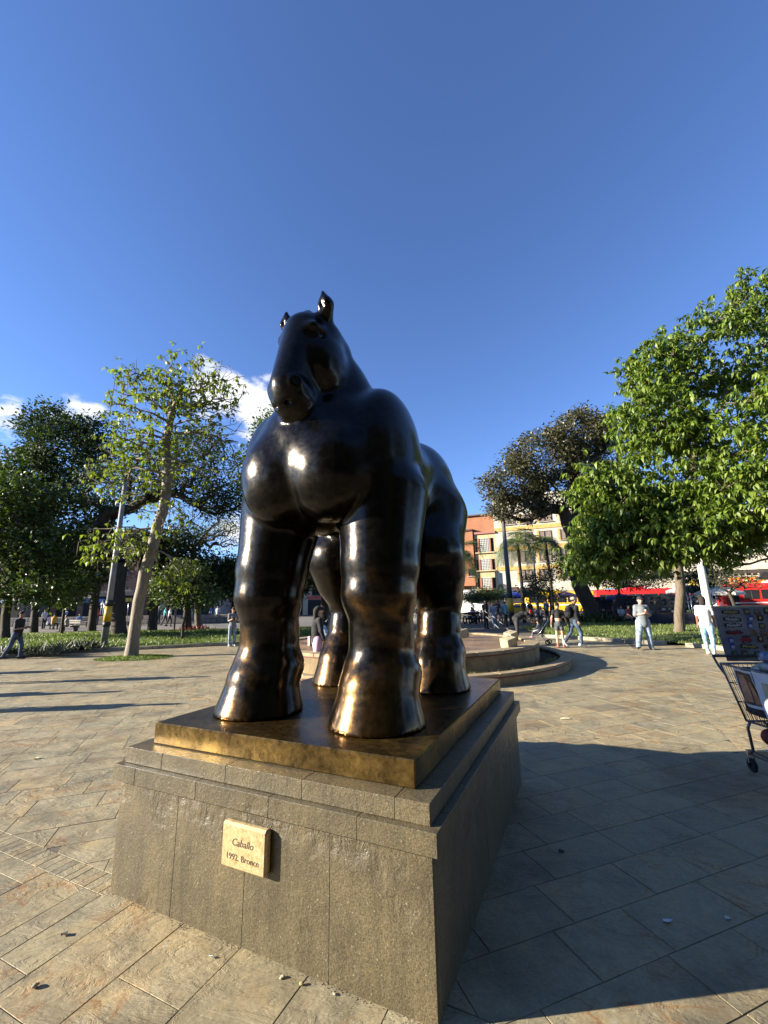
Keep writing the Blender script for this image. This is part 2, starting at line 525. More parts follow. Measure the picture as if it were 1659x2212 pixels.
    h3 = N(n, 'ShaderNodeMath', operation='MULTIPLY_ADD'); l.new(h1.outputs['Fac'], h3.inputs[0]); h3.inputs[1].default_value = .9; l.new(h2m.outputs[0], h3.inputs[2])
    pn = N(n, 'ShaderNodeTexNoise', i_Scale=.9, i_Detail=3.0); l.new(off.outputs[0], pn.inputs['Vector'])
    pm = N(n, 'ShaderNodeMapRange'); pm.inputs['From Min'].default_value = .53; pm.inputs['From Max'].default_value = .66; l.new(pn.outputs['Fac'], pm.inputs['Value'])
    rg = N(n, 'ShaderNodeTexNoise', i_Scale=7.0, i_Detail=7.0, i_Roughness=.65, i_Distortion=1.0); l.new(mp.outputs[0], rg.inputs['Vector'])
    rm = N(n, 'ShaderNodeMath', operation='MULTIPLY'); l.new(rg.outputs['Fac'], rm.inputs[0]); l.new(pm.outputs[0], rm.inputs[1])
    h4 = N(n, 'ShaderNodeMath', operation='MULTIPLY_ADD'); l.new(rm.outputs[0], h4.inputs[0]); h4.inputs[1].default_value = 1.5; l.new(h3.outputs[0], h4.inputs[2])
    bp = N(n, 'ShaderNodeBump', i_Strength=0.75, i_Distance=0.016); l.new(h4.outputs[0], bp.inputs['Height']); l.new(bp.outputs[0], b.inputs['Normal'])
    return m
M_PAVE = stone_paving_mat()
M_GROUT = flat((.11, .09, .06), .95, var=.3, scale=14, bump=.5, bscale=90, name='grout')

def far_ground_mat():
    m, n, l, b = nt('street_paving')
    geo = N(n, 'ShaderNodeNewGeometry')
    n1 = N(n, 'ShaderNodeTexNoise', i_Scale=.35, i_Detail=8.0, i_Roughness=.65); l.new(geo.outputs['Position'], n1.inputs['Vector'])
    r1 = ramp(n, [(.3, (.115, .105, .09)), (.7, (.20, .175, .135))]); l.new(n1.outputs['Fac'], r1.inputs[0])
    br = N(n, 'ShaderNodeTexBrick'); br.inputs['Scale'].default_value = 1.0
    br.inputs['Brick Width'].default_value = .55; br.inputs['Row Height'].default_value = .32; br.inputs['Mortar Size'].default_value = .006
    br.inputs['Color1'].default_value = (1, 1, 1, 1); br.inputs['Color2'].default_value = (.8, .78, .74, 1); br.inputs['Mortar'].default_value = (.4, .38, .33, 1)
    mp = N(n, 'ShaderNodeMapping'); mp.inputs['Rotation'].default_value = (0, 0, R(-20.8)); l.new(geo.outputs['Position'], mp.inputs['Vector']); l.new(mp.outputs[0], br.inputs['Vector'])
    l.new(mixc(n, l, 1.0, r1.outputs[0], br.outputs['Color'], 'MULTIPLY'), b.inputs['Base Color'])
    b.inputs['Roughness'].default_value = .85
    return m

ground = MB()
ground.add([(-2500, -600, 0), (2500, -600, 0), (2500, 4500, 0), (-2500, 4500, 0)], [(0, 1, 2, 3)])
ground = ground.build('ground', far_ground_mat(), loc=(0, 0, -.030)); tag(ground, kind='structure')
plaza = MB()
plaza.add([(-30, -6, 0), (30, -6, 0), (30, 34, 0), (-30, 34, 0)], [(0, 1, 2, 3)])
plaza = plaza.build('plaza', M_GROUT, loc=(0, 0, -.0032))
tag(plaza, kind='structure')

def clip_poly(P, nrm, d):
    out = []
    for i in range(len(P)):
        a, b_ = P[i], P[(i + 1) % len(P)]
        da, db = nrm[0] * a[0] + nrm[1] * a[1] - d, nrm[0] * b_[0] + nrm[1] * b_[1] - d
        if da >= 0: out.append(a)
        if (da >= 0) != (db >= 0):
            t = da / (da - db); out.append((a[0] + (b_[0] - a[0]) * t, a[1] + (b_[1] - a[1]) * t))
    return out
def poly_area(P): return .5 * abs(sum(P[i][0] * P[(i + 1) % len(P)][1] - P[(i + 1) % len(P)][0] * P[i][1] for i in range(len(P))))
FOUNT = np.array([0.5, 13.15]); FR_RING, FR_BAS = 4.62, 3.87

def make_paving():
    rng = random.Random(11)
    gap = .0026
    cells = []      # (polygon in a,b coordinates)
    def band(a0, a1, b0, b1, along, step):
        s = a0 if along == 'a' else b0; e = a1 if along == 'a' else b1
        while s < e:
            w = step * rng.uniform(.82, 1.2)
            if along == 'a': cells.append([(s + gap, b0 + gap), (s + w - gap, b0 + gap), (s + w - gap, b1 - gap), (s + gap, b1 - gap)])
            else: cells.append([(a0 + gap, s + gap), (a1 - gap, s + gap), (a1 - gap, s + w - gap), (a0 + gap, s + w - gap)])
            s += w
    band(-7, -1.04, -1.31, -1.16, 'a', .075)
    band(-12, 3.13, 2.95, 3.10, 'a', .16)
    band(3.13, 3.29, -3.0, 14, 'b', .16)
    regions = [((-14, 3.13), (-1.16, 2.95), 45), ((-14, -1.04), (-1.31, -1.16), None), ((3.29, 16), (-5, 22), 45), ((-22, 3.13), (3.10, 24), 45),
               ((-1.04, 3.13), (-6, -1.16), 45), ((-10, -1.04), (-6, -1.31), 0)]
    regions[4] = ((1.4, 3.13), (-6, -1.16), 45)
    regions.append(((-1.04, 1.4), (-6, -1.16), 0))
    for (a0, a1), (b0, b1), ang in regions:
        if ang is None: continue
        t = R(ang); ca, sa = math.cos(t), math.sin(t)
        # rows run along direction t in the (a,b) frame
        R0 = 30
        pitch = .318 if ang else .40
        nrow = int(R0 * 2 / pitch)
        for r in range(nrow):
            v = -R0 + r * pitch
            u = -R0 + rng.uniform(0, .6)
            while u < R0:
                w = rng.choice((.46, .52, .56, .60, .66, .74)) * (1.0 if ang else 1.25)
                P = [(u + gap, v + gap), (u + w - gap, v + gap), (u + w - gap, v + pitch - gap), (u + gap, v + pitch - gap)]
                u += w
                if ang: Q = [(x * ca - y * sa, x * sa + y * ca) for x, y in P]
                else: Q = [(y, x) for x, y in P][::-1]          # joints run away from the pedestal front
                cx = sum(q[0] for q in Q) / 4; cy = sum(q[1] for q in Q) / 4
                if cx < a0 - .6 or cx > a1 + .6 or cy < b0 - .6 or cy > b1 + .6: continue
                wp = ab(cx, cy)
                if wp[1] < .9 or wp[1] > 21 or abs(wp[0]) > wp[1] * 1.05 + 1.2: continue
                if np.hypot(wp[0] - FOUNT[0], wp[1] - FOUNT[1]) < FR_RING - .6: continue
                if abs(cx) < PW / 2 - .35 and abs(cy) < PL / 2 - .35: continue
                Q = clip_poly(Q, (1, 0), a0 + gap); Q = clip_poly(Q, (-1, 0), -(a1 - gap)) if len(Q) > 2 else Q
                Q = clip_poly(Q, (0, 1), b0 + gap) if len(Q) > 2 else Q; Q = clip_poly(Q, (0, -1), -(b1 - gap)) if len(Q) > 2 else Q
                if len(Q) > 2 and poly_area(Q) > .004: cells.append(Q)
    cand = []
    for Q in cells:
        W3 = np.array([ab(x, y) for x, y in Q])
        c = W3.mean(0)
        if c[1] < .9: continue
        A = poly_area(Q)
        x, y, z = proj(c)
        vis = -60 < x < 1720 and y < 2300
        inside = abs((c - PC) @ E1) < PW / 2 + .02 and abs((c - PC) @ E2) < PL / 2 + .02
        # hidden behind the pedestal block
        hid = 260 < x < 1120 and y < 1660
        score = A * (CAM_H / np.linalg.norm(c - [0, 0, CAM_H])) / z ** 2 if vis and not inside and not hid else 0
        cand.append((score, W3))
    cand.sort(key=lambda t: -t[0])
    def solid(W3, rng):
        n = len(W3); c = W3.mean(0)
        dz = rng.uniform(-.0009, .0007)
        tx, ty = rng.uniform(-.0018, .0018), rng.uniform(-.0018, .0018)
        V = []; F = []
        # split edges so that they waver like sawn, chipped stone
        ring = []
        for i in range(n):
            a, b_ = W3[i], W3[(i + 1) % n]
            L = np.linalg.norm(b_ - a); k = max(1, int(L / .16))
            for j in range(k):
                p = a + (b_ - a) * j / k
                if j: p = p + np.array([rng.uniform(-.002, .002), rng.uniform(-.002, .002), 0])
                ring.append(p)
        m = len(ring)
        zt = [dz + (p - c)[0] * tx + (p - c)[1] * ty for p in ring]
        for p, z in zip(ring, zt):
            V.append(tuple(p + (c - p) / max(np.linalg.norm(c - p), .01) * .0012 + [0, 0, z]))
        for p, z in zip(ring, zt): V.append(tuple(p + [0, 0, z - .0014]))
        for p in ring: V.append(tuple(p + [0, 0, -.03]))
        F.append(tuple(range(m)))
        for i in range(m):
            j = (i + 1) % m
            F.append((m + i, m + j, j, i)); F.append((2 * m + i, 2 * m + j, m + j, m + i))
        return V, F
    allV = []; allF = []; allT = []
    for idx, (score, W3) in enumerate(cand):
        V, F = solid(W3, rng)
        tone = rng.random()
        if idx < 300 and score > 0:
            c = np.mean(V, axis=0) * [1, 1, 0]
            me = bpy.data.meshes.new('paving_slab')
            me.from_pydata([tuple(np.array(v) - c) for v in V], [], F); me.update()
            at_ = me.attributes.new('tone', 'FLOAT', 'POINT'); at_.data.foreach_set('value', [tone] * len(V))
            o = link_mesh('paving_slab', me, M_PAVE, plaza, loc=(c[0], c[1], .0032))
        else:
            b_ = len(allV); allV += V; allF += [tuple(b_ + i for i in f) for f in F]; allT += [tone] * len(V)
    me = bpy.data.meshes.new('paving_slabs')
    me.from_pydata(allV, [], allF); me.update()
    at_ = me.attributes.new('tone', 'FLOAT', 'POINT'); at_.data.foreach_set('value', allT)
    o = link_mesh('paving_slabs', me, M_PAVE, plaza, loc=(0, 0, .0032)); tag(o, kind='stuff')
make_paving()

# ------------------------------------------------------------------ lawns with kerbs
def grass_mat():
    m, n, l, b = nt('grass')
    geo = N(n, 'ShaderNodeNewGeometry')
    n1 = N(n, 'ShaderNodeTexNoise', i_Scale=1.6, i_Detail=8.0, i_Roughness=.7); l.new(geo.outputs['Position'], n1.inputs['Vector'])
    r1 = ramp(n, [(.25, (.040, .060, .012)), (.5, (.085, .125, .02)), (.75, (.15, .17, .035))]); l.new(n1.outputs['Fac'], r1.inputs[0])
    l.new(r1.outputs[0], b.inputs['Base Color']); b.inputs['Roughness'].default_value = .8
    n2 = N(n, 'ShaderNodeTexNoise', i_Scale=40.0, i_Detail=5.0); l.new(geo.outputs['Position'], n2.inputs['Vector'])
    bp = N(n, 'ShaderNodeBump', i_Strength=1.0, i_Distance=.06); l.new(n2.outputs['Fac'], bp.inputs['Height']); l.new(bp.outputs[0], b.inputs['Normal'])
    return m
M_GRASS = grass_mat()
def blade_mat(c1, c2, tr=.3, rough=.5):
    m, n, l, b = nt('leaf')
    geo = N(n, 'ShaderNodeNewGeometry')
    r1 = ramp(n, [(0.0, c1), (1.0, c2)]); l.new(geo.outputs['Random Per Island'], r1.inputs[0])
    l.new(r1.outputs[0], b.inputs['Base Color']); b.inputs['Roughness'].default_value = rough
    tl = N(n, 'ShaderNodeBsdfTranslucent')
    br = mixc(n, l, 1.0, r1.outputs[0], (1.25, 1.45, .55), 'MULTIPLY'); l.new(br, tl.inputs['Color'])
    mx = N(n, 'ShaderNodeMixShader'); mx.inputs[0].default_value = tr
    l.new(b.outputs[0], mx.inputs[1]); l.new(tl.outputs[0], mx.inputs[2])
    l.new(mx.outputs[0], n['Material Output'].inputs['Surface'])
    return m
M_BLADE = blade_mat((.06, .10, .015), (.17, .20, .04))

def lawn(name, poly, height, seed, nblade, mound=.0, label=None):
    """poly: world outline; a gently mounded sheet with upright blades"""
    rs = np.random.RandomState(seed)
    P = np.array(poly); c = P.mean(0)
    lo, hi = P.min(0), P.max(0)
    def inside(Q):
        r = np.zeros(len(Q), bool); j = len(P) - 1
        for i in range(len(P)):
            xi, yi, xj, yj = P[i][0], P[i][1], P[j][0], P[j][1]
            r ^= ((yi > Q[:, 1]) != (yj > Q[:, 1])) & (Q[:, 0] < (xj - xi) * (Q[:, 1] - yi) / (yj - yi + 1e-12) + xi)
            j = i
        return r
    def edge(Q):
        d = np.full(len(Q), 1e9)
        for i in range(len(P)):
            a, b_ = P[i], P[(i + 1) % len(P)]; e = b_ - a
            t = np.clip(((Q - a) @ e) / (e @ e), 0, 1)
            d = np.minimum(d, np.hypot(*(Q - a - t[:, None] * e).T))
        return d
    def hgt(Q):
        d = edge(Q)
        return height + mound * np.clip(d / 5, 0, 1) ** .8 + .025 * np.sin(Q[:, 0] * 1.7 + Q[:, 1]) * np.clip(d, 0, 1)
    # sheet
    n = 60
    xs = np.linspace(lo[0], hi[0], n); ys = np.linspace(lo[1], hi[1], n)
    X, Y = np.meshgrid(xs, ys, indexing='ij'); Q = np.stack([X.ravel(), Y.ravel()], 1)
    ins = inside(Q)
    Z = hgt(Q); Z[~ins] = -.02
    F = []
    for i in range(n - 1):
        for j in range(n - 1):
            k = [i * n + j, (i + 1) * n + j, (i + 1) * n + j + 1, i * n + j + 1]
            if ins[k].sum() >= 3: F.append(tuple(k))
    Z[~ins] = height
    o = from_arrays(name, np.c_[Q, Z], F, M_GRASS, smooth=True); tag(o, kind='structure')
    # blades
    Q = rs.uniform(lo, hi, (nblade * 3, 2)); Q = Q[inside(Q)][:nblade]
    z = hgt(Q); m = len(Q)
    h = rs.uniform(.05, .13, m); a = rs.uniform(0, 2 * np.pi, m); w = rs.uniform(.008, .02, m) * 1.6
    lean = rs.normal(0, .04, (m, 2))
    base = np.c_[Q, z - .01]
    dx = np.c_[np.cos(a) * w, np.sin(a) * w, np.zeros(m)]
    tip = base + np.c_[lean, h]
    V = np.stack([base - dx, base + dx, tip], 1).reshape(-1, 3)
    o = from_arrays('grass', V, np.arange(m * 3).reshape(-1, 3), M_BLADE); tag(o, label or None, 'grass', kind='stuff')
    return hgt

M_KERB = flat((.30, .26, .185), .85, var=.25, scale=5, bump=.5, bscale=30, name='kerb_stone')
def kerb(path, label, h=.13, w=.16, step=.9, skip=()):
    root = thing('kerb', label, 'kerb', (0, 0, 0))
    path = [np.array(p[:2]) for p in path]
    k = 0
    for a, b_ in zip(path[:-1], path[1:]):
        L = np.linalg.norm(b_ - a); n = max(1, int(round(L / step))); d = (b_ - a) / L
        for i in range(n):
            p = a + d * (i + .5) * L / n
            k += 1
            if k in skip: continue
            MB().box((0, 0, 0), (L / n - .012, w, h + .04), ch=.012).build('kerb_stone', M_KERB, root, (p[0], p[1], h / 2 - .02 + random.Random(k).uniform(-.006, .006)), (0, 0, math.atan2(d[1], d[0])))
    return root

L_edge = [g(-160, 1436), g(0, 1423), g(150, 1410), g(330, 1402), g(505, 1393), g(620, 1386), g(760, 1380)]
kerb(L_edge, 'dark stone kerb along the near edge of the left lawn')
lp = [p[:2] for p in L_edge] + [np.array([1.5, 29.0]), np.array([-14.0, 30.0]), np.array([-30.0, 27.0])]
HL = lawn('left_lawn', lp, .09, 3, 30000, mound=.18, label='short green lawn under the trees on the left')
R_edge = [g(1168, 1376), g(1260, 1382), g(1350, 1388), g(1440, 1394), g(1530, 1401), g(1620, 1412), g(1760, 1430)]
kerb(R_edge, 'pale stone kerb along the right lawn, one stone missing', h=.14, skip=(7,))
rp = [p[:2] for p in R_edge] + [np.array([30.0, 20.0]), np.array([34.0, 31.0]), np.array([12.5, 33.0]), np.array([8.0, 26.0])]
HR = lawn('right_lawn', rp, .10, 5, 22000, mound=.05, label='worn grass under the big trees on the right')
# far road in front of the houses
road = MB().box((0, 0, 0), (120, 9, .02)).build('road', flat((.055, .054, .052), .9, var=.2, scale=.6, name='asphalt'), loc=tuple(np.array([22, 51, -.013])), rot=(0, 0, PED_RZ)); tag(road, kind='structure')

# wooded hill far behind the park
def hill():
    rs = np.random.RandomState(2)
    n = 70
    V = []; 
    for i in range(n):
        for j in range(16):
            x = -2400 + 3600 * i / (n - 1); t = j / 15
            top = 235 + 110 * math.sin(x * .0021 + 1.0) + 50 * math.sin(x * .006 + .3) + 18 * math.sin(x * .021) + 8 * rs.randn()
            V.append((x, 1500 + 900 * t, -2 + top * (1 - (1 - t) ** 1.6) + (rs.randn() * 7 if 0 < j else 0)))
    F = [(i * 16 + j, (i + 1) * 16 + j, (i + 1) * 16 + j + 1, i * 16 + j + 1) for i in range(n - 1) for j in range(15)]
    m = flat((.05, .075, .035), .95, var=.35, scale=.012, bump=0, name='wooded_slope')
    o = from_arrays('hill', V, F, m, smooth=True); tag(o, kind='structure')
hill()
# ------------------------------------------------------------------ pedestal
def granite_mat():
    m, n, l, b = nt('olive_granite')
    tc = N(n, 'ShaderNodeTexCoord'); geo = N(n, 'ShaderNodeNewGeometry'); oi = N(n, 'ShaderNodeObjectInfo')
    P = geo.outputs['Position']
    n1 = N(n, 'ShaderNodeTexNoise', i_Scale=4.0, i_Detail=8.0, i_Roughness=.65); l.new(P, n1.inputs['Vector'])
    r1 = ramp(n, [(.25, (.064, .052, .030)), (.5, (.094, .077, .044)), (.75, (.132, .102, .054))]); l.new(n1.outputs['Fac'], r1.inputs[0])
    # vertical weather streaks
    mp = N(n, 'ShaderNodeMapping'); mp.inputs['Scale'].default_value = (9, 9, .9); l.new(P, mp.inputs['Vector'])
    n5 = N(n, 'ShaderNodeTexNoise', i_Scale=1.4, i_Detail=6.0, i_Roughness=.7); l.new(mp.outputs[0], n5.inputs['Vector'])
    r5 = ramp(n, [(.3, (.70, .70, .70)), (.55, (1, 1, 1)), (.75, (1.22, 1.15, 1.0))]); l.new(n5.outputs['Fac'], r5.inputs[0])
    c = mixc(n, l, 1.0, r1.outputs[0], r5.outputs[0], 'MULTIPLY')
    # crystals
    n2 = N(n, 'ShaderNodeTexNoise', i_Scale=160.0, i_Detail=2.0); l.new(P, n2.inputs['Vector'])
    r2 = ramp(n, [(.3, (.55, .55, .55)), (.5, (1, 1, 1)), (.68, (1.5, 1.45, 1.35))]); l.new(n2.outputs['Fac'], r2.inputs[0])
    c = mixc(n, l, 1.0, c, r2.outputs[0], 'MULTIPLY')
    vo = N(n, 'ShaderNodeTexVoronoi', i_Scale=26.0); l.new(P, vo.inputs['Vector'])
    vr = ramp(n, [(.07, (1, 1, 1)), (.12, (0, 0, 0))]); l.new(vo.outputs['Distance'], vr.inputs[0])
    vf = N(n, 'ShaderNodeMath', operation='MULTIPLY'); l.new(vr.outputs[0], vf.inputs[0]); vf.inputs[1].default_value = .5
    c = mixc(n, l, vf.outputs[0], c, (.30, .28, .21))
    l.new(c, b.inputs['Base Color'])
    sp = N(n, 'ShaderNodeSeparateXYZ'); l.new(P, sp.inputs[0])
    b.inputs['Roughness'].default_value = .42
    b.inputs['Specular IOR Level'].default_value = .5
    # pitted surface, stronger just under the cornice
    h1 = N(n, 'ShaderNodeTexNoise', i_Scale=48.0, i_Detail=6.0, i_Roughness=.62, i_Distortion=.5); l.new(P, h1.inputs['Vector'])
    hz = N(n, 'ShaderNodeTexNoise', i_Scale=3.1, i_Detail=3.0); l.new(P, hz.inputs['Vector'])
    zr = ramp(n, [(.30, (.0, .0, .0)), (.58, (.28, .28, .28)), (.603, (.28, .28, .28)), (.607, (.03, .03, .03))]); l.new(sp.outputs['Z'], zr.inputs[0])
    mz = N(n, 'ShaderNodeMath', operation='SUBTRACT'); l.new(zr.outputs[0], mz.inputs[0]); mz.inputs[1].default_value = .16
    az = N(n, 'ShaderNodeMath', operation='ADD'); l.new(hz.outputs['Fac'], az.inputs[0]); l.new(mz.outputs[0], az.inputs[1])
    pm = N(n, 'ShaderNodeMapRange'); pm.inputs['From Min'].default_value = .48; pm.inputs['From Max'].default_value = .68; l.new(az.outputs[0], pm.inputs['Value'])
    mp2 = N(n, 'ShaderNodeMapping'); mp2.inputs['Scale'].default_value = (1, 1, .45); l.new(P, mp2.inputs['Vector'])
    h2 = N(n, 'ShaderNodeTexNoise', i_Scale=22.0, i_Detail=5.0, i_Roughness=.7, i_Distortion=.8); l.new(mp2.outputs[0], h2.inputs['Vector'])
    hm = N(n, 'ShaderNodeMath', operation='MULTIPLY'); l.new(h2.outputs['Fac'], hm.inputs[0]); l.new(pm.outputs[0], hm.inputs[1])
    hs = N(n, 'ShaderNodeMath', operation='MULTIPLY_ADD'); l.new(hm.outputs[0], hs.inputs[0]); hs.inputs[1].default_value = -1.6
    hh = N(n, 'ShaderNodeMath', operation='MULTIPLY'); l.new(h1.outputs['Fac'], hh.inputs[0]); hh.inputs[1].default_value = .35; l.new(hh.outputs[0], hs.inputs[2])
    bp = N(n, 'ShaderNodeBump', i_Strength=.85, i_Distance=.012); l.new(hs.outputs[0], bp.inputs['Height']); l.new(bp.outputs[0], b.inputs['Normal'])
    return m
M_GRAN = granite_mat()
ped = thing('pedestal', 'stepped grey-olive granite pedestal carrying the bronze horse', 'pedestal', PC, PED_RZ)
Z1, Z2, Z3, Z4 = .606, .700, .790, .918
M_JOINT = flat((.15, .128, .085), .9, name='joint_mortar')
MB().box((0, 0, Z1 / 2 - .01), (PW - .0034, PL - .0034, Z1 + .018)).build('core', M_JOINT, ped)
MB().box((0, 0, (Z1 + Z2) / 2), (PW + .072 - .0036, PL + .072 - .0036, Z2 - Z1 - .006)).build('core', M_JOINT, ped)
MB().box((0, 0, (Z2 + Z3) / 2), (PW - .012 - .0036, PL - .012 - .0036, Z3 - Z2 - .006)).build('core', M_JOINT, ped)
def panels():
    th = .04; gp = .0022
    for i in range(4):
        w = PW / 4
        for sy in (-1, 1):
            MB().box((0, 0, 0), (w - gp, th, Z1 + .02 - gp), ch=.0016).build('stone_panel', M_GRAN, ped, (-PW / 2 + w * (i + .5), sy * (PL / 2 - th / 2), Z1 / 2 - .01))
    for i in range(5):
        w = (PL - 2 * th - .004) / 5
        for sx in (-1, 1):
            MB().box((0, 0, 0), (th, w - gp, Z1 + .02 - gp), ch=.0016).build('stone_panel', M_GRAN, ped, (sx * (PW / 2 - th / 2), -PL / 2 + th + .002 + w * (i + .5), Z1 / 2 - .01))
    # two rings of moulded stones; o: overhang past the body
    for name, o, z0, z1, off, ch in (('cornice_stone', .036, Z1, Z2, .20, .0016), ('upper_stone', -.006, Z2, Z3, .33, .0018)):
        hx, hy = PW / 2 + o, PL / 2 + o
        dep = .19
        cuts = [-hx] + [x for x in (-hx + off + .51 * k for k in range(5)) if -hx + .12 < x < hx - .12] + [hx]
        for sy in (-1, 1):
            for a, b_ in zip(cuts[:-1], cuts[1:]):
                MB().box((0, 0, 0), (b_ - a - gp, dep, z1 - z0 - .002), ch=ch).build(name, M_GRAN, ped, ((a + b_) / 2, sy * (hy - dep / 2), (z0 + z1) / 2))
        y0, y1 = -hy + dep + .0015, hy - dep - .0015
        for sx in (-1, 1):
            k = 4
            for i in range(k):
                w = (y1 - y0) / k
                MB().box((0, 0, 0), (dep, w - gp, z1 - z0 - .002), ch=ch).build(name, M_GRAN, ped, (sx * (hx - dep / 2), y0 + w * (i + .5), (z0 + z1) / 2))
    MB().box((0, 0, 0), (PW - .40, PL - .40, .003)).build('top_bed', M_GRAN, ped, (0, 0, Z3 - .0025))
panels()

def plaque():
    m, n, l, b = nt('cream_limestone')
    tc = N(n, 'ShaderNodeTexCoord')
    n1 = N(n, 'ShaderNodeTexNoise', i_Scale=30.0, i_Detail=6.0, i_Roughness=.7); l.new(tc.outputs['Object'], n1.inputs['Vector'])
    r1 = ramp(n, [(.28, (.26, .17, .07)), (.42, (.40, .29, .14)), (.6, (.50, .38, .20)), (.8, (.56, .46, .28))]); l.new(n1.outputs['Fac'], r1.inputs[0])
    vo = N(n, 'ShaderNodeTexNoise', i_Scale=22.0, i_Detail=4.0, i_Distortion=1.5); l.new(tc.outputs['Object'], vo.inputs['Vector'])
    vr = ramp(n, [(.480, (1, 1, 1)), (.497, (.62, .52, .4)), (.503, (.62, .52, .4)), (.52, (1, 1, 1))]); l.new(vo.outputs['Fac'], vr.inputs[0])
    l.new(mixc(n, l, 1.0, r1.outputs[0], vr.outputs[0], 'MULTIPLY'), b.inputs['Base Color'])
    b.inputs['Roughness'].default_value = .45
    # position measured on the front face
    s0, s1, z0, z1 = PLQ
    w, h = s1 - s0, z1 - z0
    o = MB().box((0, 0, 0), (w, .042, h), ch=.012).build('plaque', m, ped, ((s0 + s1) / 2, -PL / 2 - .0215, (z0 + z1) / 2))
    o['label'] = 'cream stone plaque lettered with title, year and material'
    ink = flat((.06, .045, .03), .8, name='engraved_letters')
    letters('lettering', 'Caballo', .047, ink, o, (-.005, -.0215, h * .10), (R(90), 0, 0), shear=.25, ext=.0008, spacing=1.0)
    letters('lettering', '1992. Bronce', .040, ink, o, (-.002, -.0215, -h * .22), (R(90), 0, 0), ext=.0008)
# intersect picture corners of the plaque with the front face
def on_front(x, y):
    d = _fw + _rt * (x - CX) / FPX + _up * (CY - y) / FPX
    o = np.array([0, 0, CAM_H]); p0 = PC - E2 * (PL / 2 + .04)
    t = ((p0 - o) @ E2) / (d @ E2)
    p = o + t * d
    return (p - PC) @ E1, p[2]
_tl, _tr, _br, _bl = on_front(481, 1770), on_front(579, 1799), on_front(571, 1903), on_front(475, 1868)
PLQ = ((_tl[0] + _bl[0]) / 2, (_tr[0] + _br[0]) / 2, (_bl[1] + _br[1]) / 2, (_tl[1] + _tr[1]) / 2)
plaque()
# ------------------------------------------------------------------ bronze horse (a plain heavy draught horse) on its bronze plate
def bronze_mat(plate=False):
    m, n, l, b = nt('bronze_plate' if plate else 'dark_bronze')
    tc = N(n, 'ShaderNodeTexCoord'); P = tc.outputs['Object']
    sp = N(n, 'ShaderNodeSeparateXYZ'); l.new(P, sp.inputs[0])
    n1 = N(n, 'ShaderNodeTexNoise', i_Scale=2.6, i_Detail=6.0, i_Roughness=.6, i_Distortion=.4); l.new(P, n1.inputs['Vector'])
    n2 = N(n, 'ShaderNodeTexNoise', i_Scale=22.0, i_Detail=8.0, i_Roughness=.7); l.new(P, n2.inputs['Vector'])
    if plate:
        r = ramp(n, [(.2, (.07, .044, .016)), (.45, (.14, .088, .028)), (.60, (.25, .158, .045)), (.78, (.56, .36, .10))]); l.new(n1.outputs['Fac'], r.inputs[0])
        g2 = ramp(n, [(.3, (.6, .6, .6)), (.6, (1.05, 1.05, 1.05))]); l.new(n2.outputs['Fac'], g2.inputs[0])
        col = mixc(n, l, 1.0, r.outputs[0], g2.outputs[0], 'MULTIPLY')
        rr = ramp(n, [(.3, (.22, .22, .22)), (.7, (.42, .42, .42))]); l.new(n2.outputs['Fac'], rr.inputs[0])
    else:
        dark = ramp(n, [(.3, (.010, .009, .008)), (.7, (.030, .025, .020))]); l.new(n2.outputs['Fac'], dark.inputs[0])
        # hands have rubbed the lower legs brown
        mr = N(n, 'ShaderNodeMapRange'); mr.inputs['From Min'].default_value = 1.5; mr.inputs['From Max'].default_value = .25; mr.inputs['To Min'].default_value = -.25; mr.inputs['To Max'].default_value = .045; l.new(sp.outputs['Z'], mr.inputs['Value'])
        a = N(n, 'ShaderNodeMath', operation='ADD'); l.new(mr.outputs[0], a.inputs[0]); l.new(n1.outputs['Fac'], a.inputs[1])
        wr = N(n, 'ShaderNodeMapRange'); wr.interpolation_type = 'SMOOTHSTEP'; wr.inputs['From Min'].default_value = .47; wr.inputs['From Max'].default_value = .60; l.new(a.outputs[0], wr.inputs['Value'])
        # small scuffs anywhere
        sc = N(n, 'ShaderNodeTexNoise', i_Scale=3.1, i_Detail=9.0, i_Roughness=.75); l.new(P, sc.inputs['Vector'])
        scr = ramp(n, [(.66, (0, 0, 0)), (.72, (1, 1, 1))]); l.new(sc.outputs['Fac'], scr.inputs[0])
        brn = ramp(n, [(.3, (.055, .030, .012)), (.7, (.13, .072, .026))]); l.new(n2.outputs['Fac'], brn.inputs[0])
        c1 = mixc(n, l, wr.outputs[0], dark.outputs[0], brn.outputs[0])
        s5 = N(n, 'ShaderNodeMath', operation='MULTIPLY'); l.new(scr.outputs[0], s5.inputs[0]); s5.inputs[1].default_value = .55
        col = mixc(n, l, s5.outputs[0], c1, (.13, .085, .055))
        rr = ramp(n, [(.25, (.17, .17, .17)), (.75, (.30, .30, .30))]); l.new(n2.outputs['Fac'], rr.inputs[0])
    l.new(col, b.inputs['Base Color']); l.new(rr.outputs[0], b.inputs['Roughness'])
    b.inputs['Metallic'].default_value = .92
    b.inputs['Coat Weight'].default_value = .10; b.inputs['Coat Roughness'].default_value = .12
    n3 = N(n, 'ShaderNodeTexNoise', i_Scale=9.0, i_Detail=6.0, i_Roughness=.55); l.new(P, n3.inputs['Vector'])
    bp = N(n, 'ShaderNodeBump', i_Strength=.16, i_Distance=.012); l.new(n3.outputs['Fac'], bp.inputs['Height']); l.new(bp.outputs[0], b.inputs['Normal'])
    return m
M_BRZ = bronze_mat(); M_PLATE = bronze_mat(True)
horse = thing('horse_statue', 'huge dark bronze statue of a stout horse standing on the granite pedestal', 'statue', PC + [0, 0, Z4], PED_RZ)
PI3 = .112
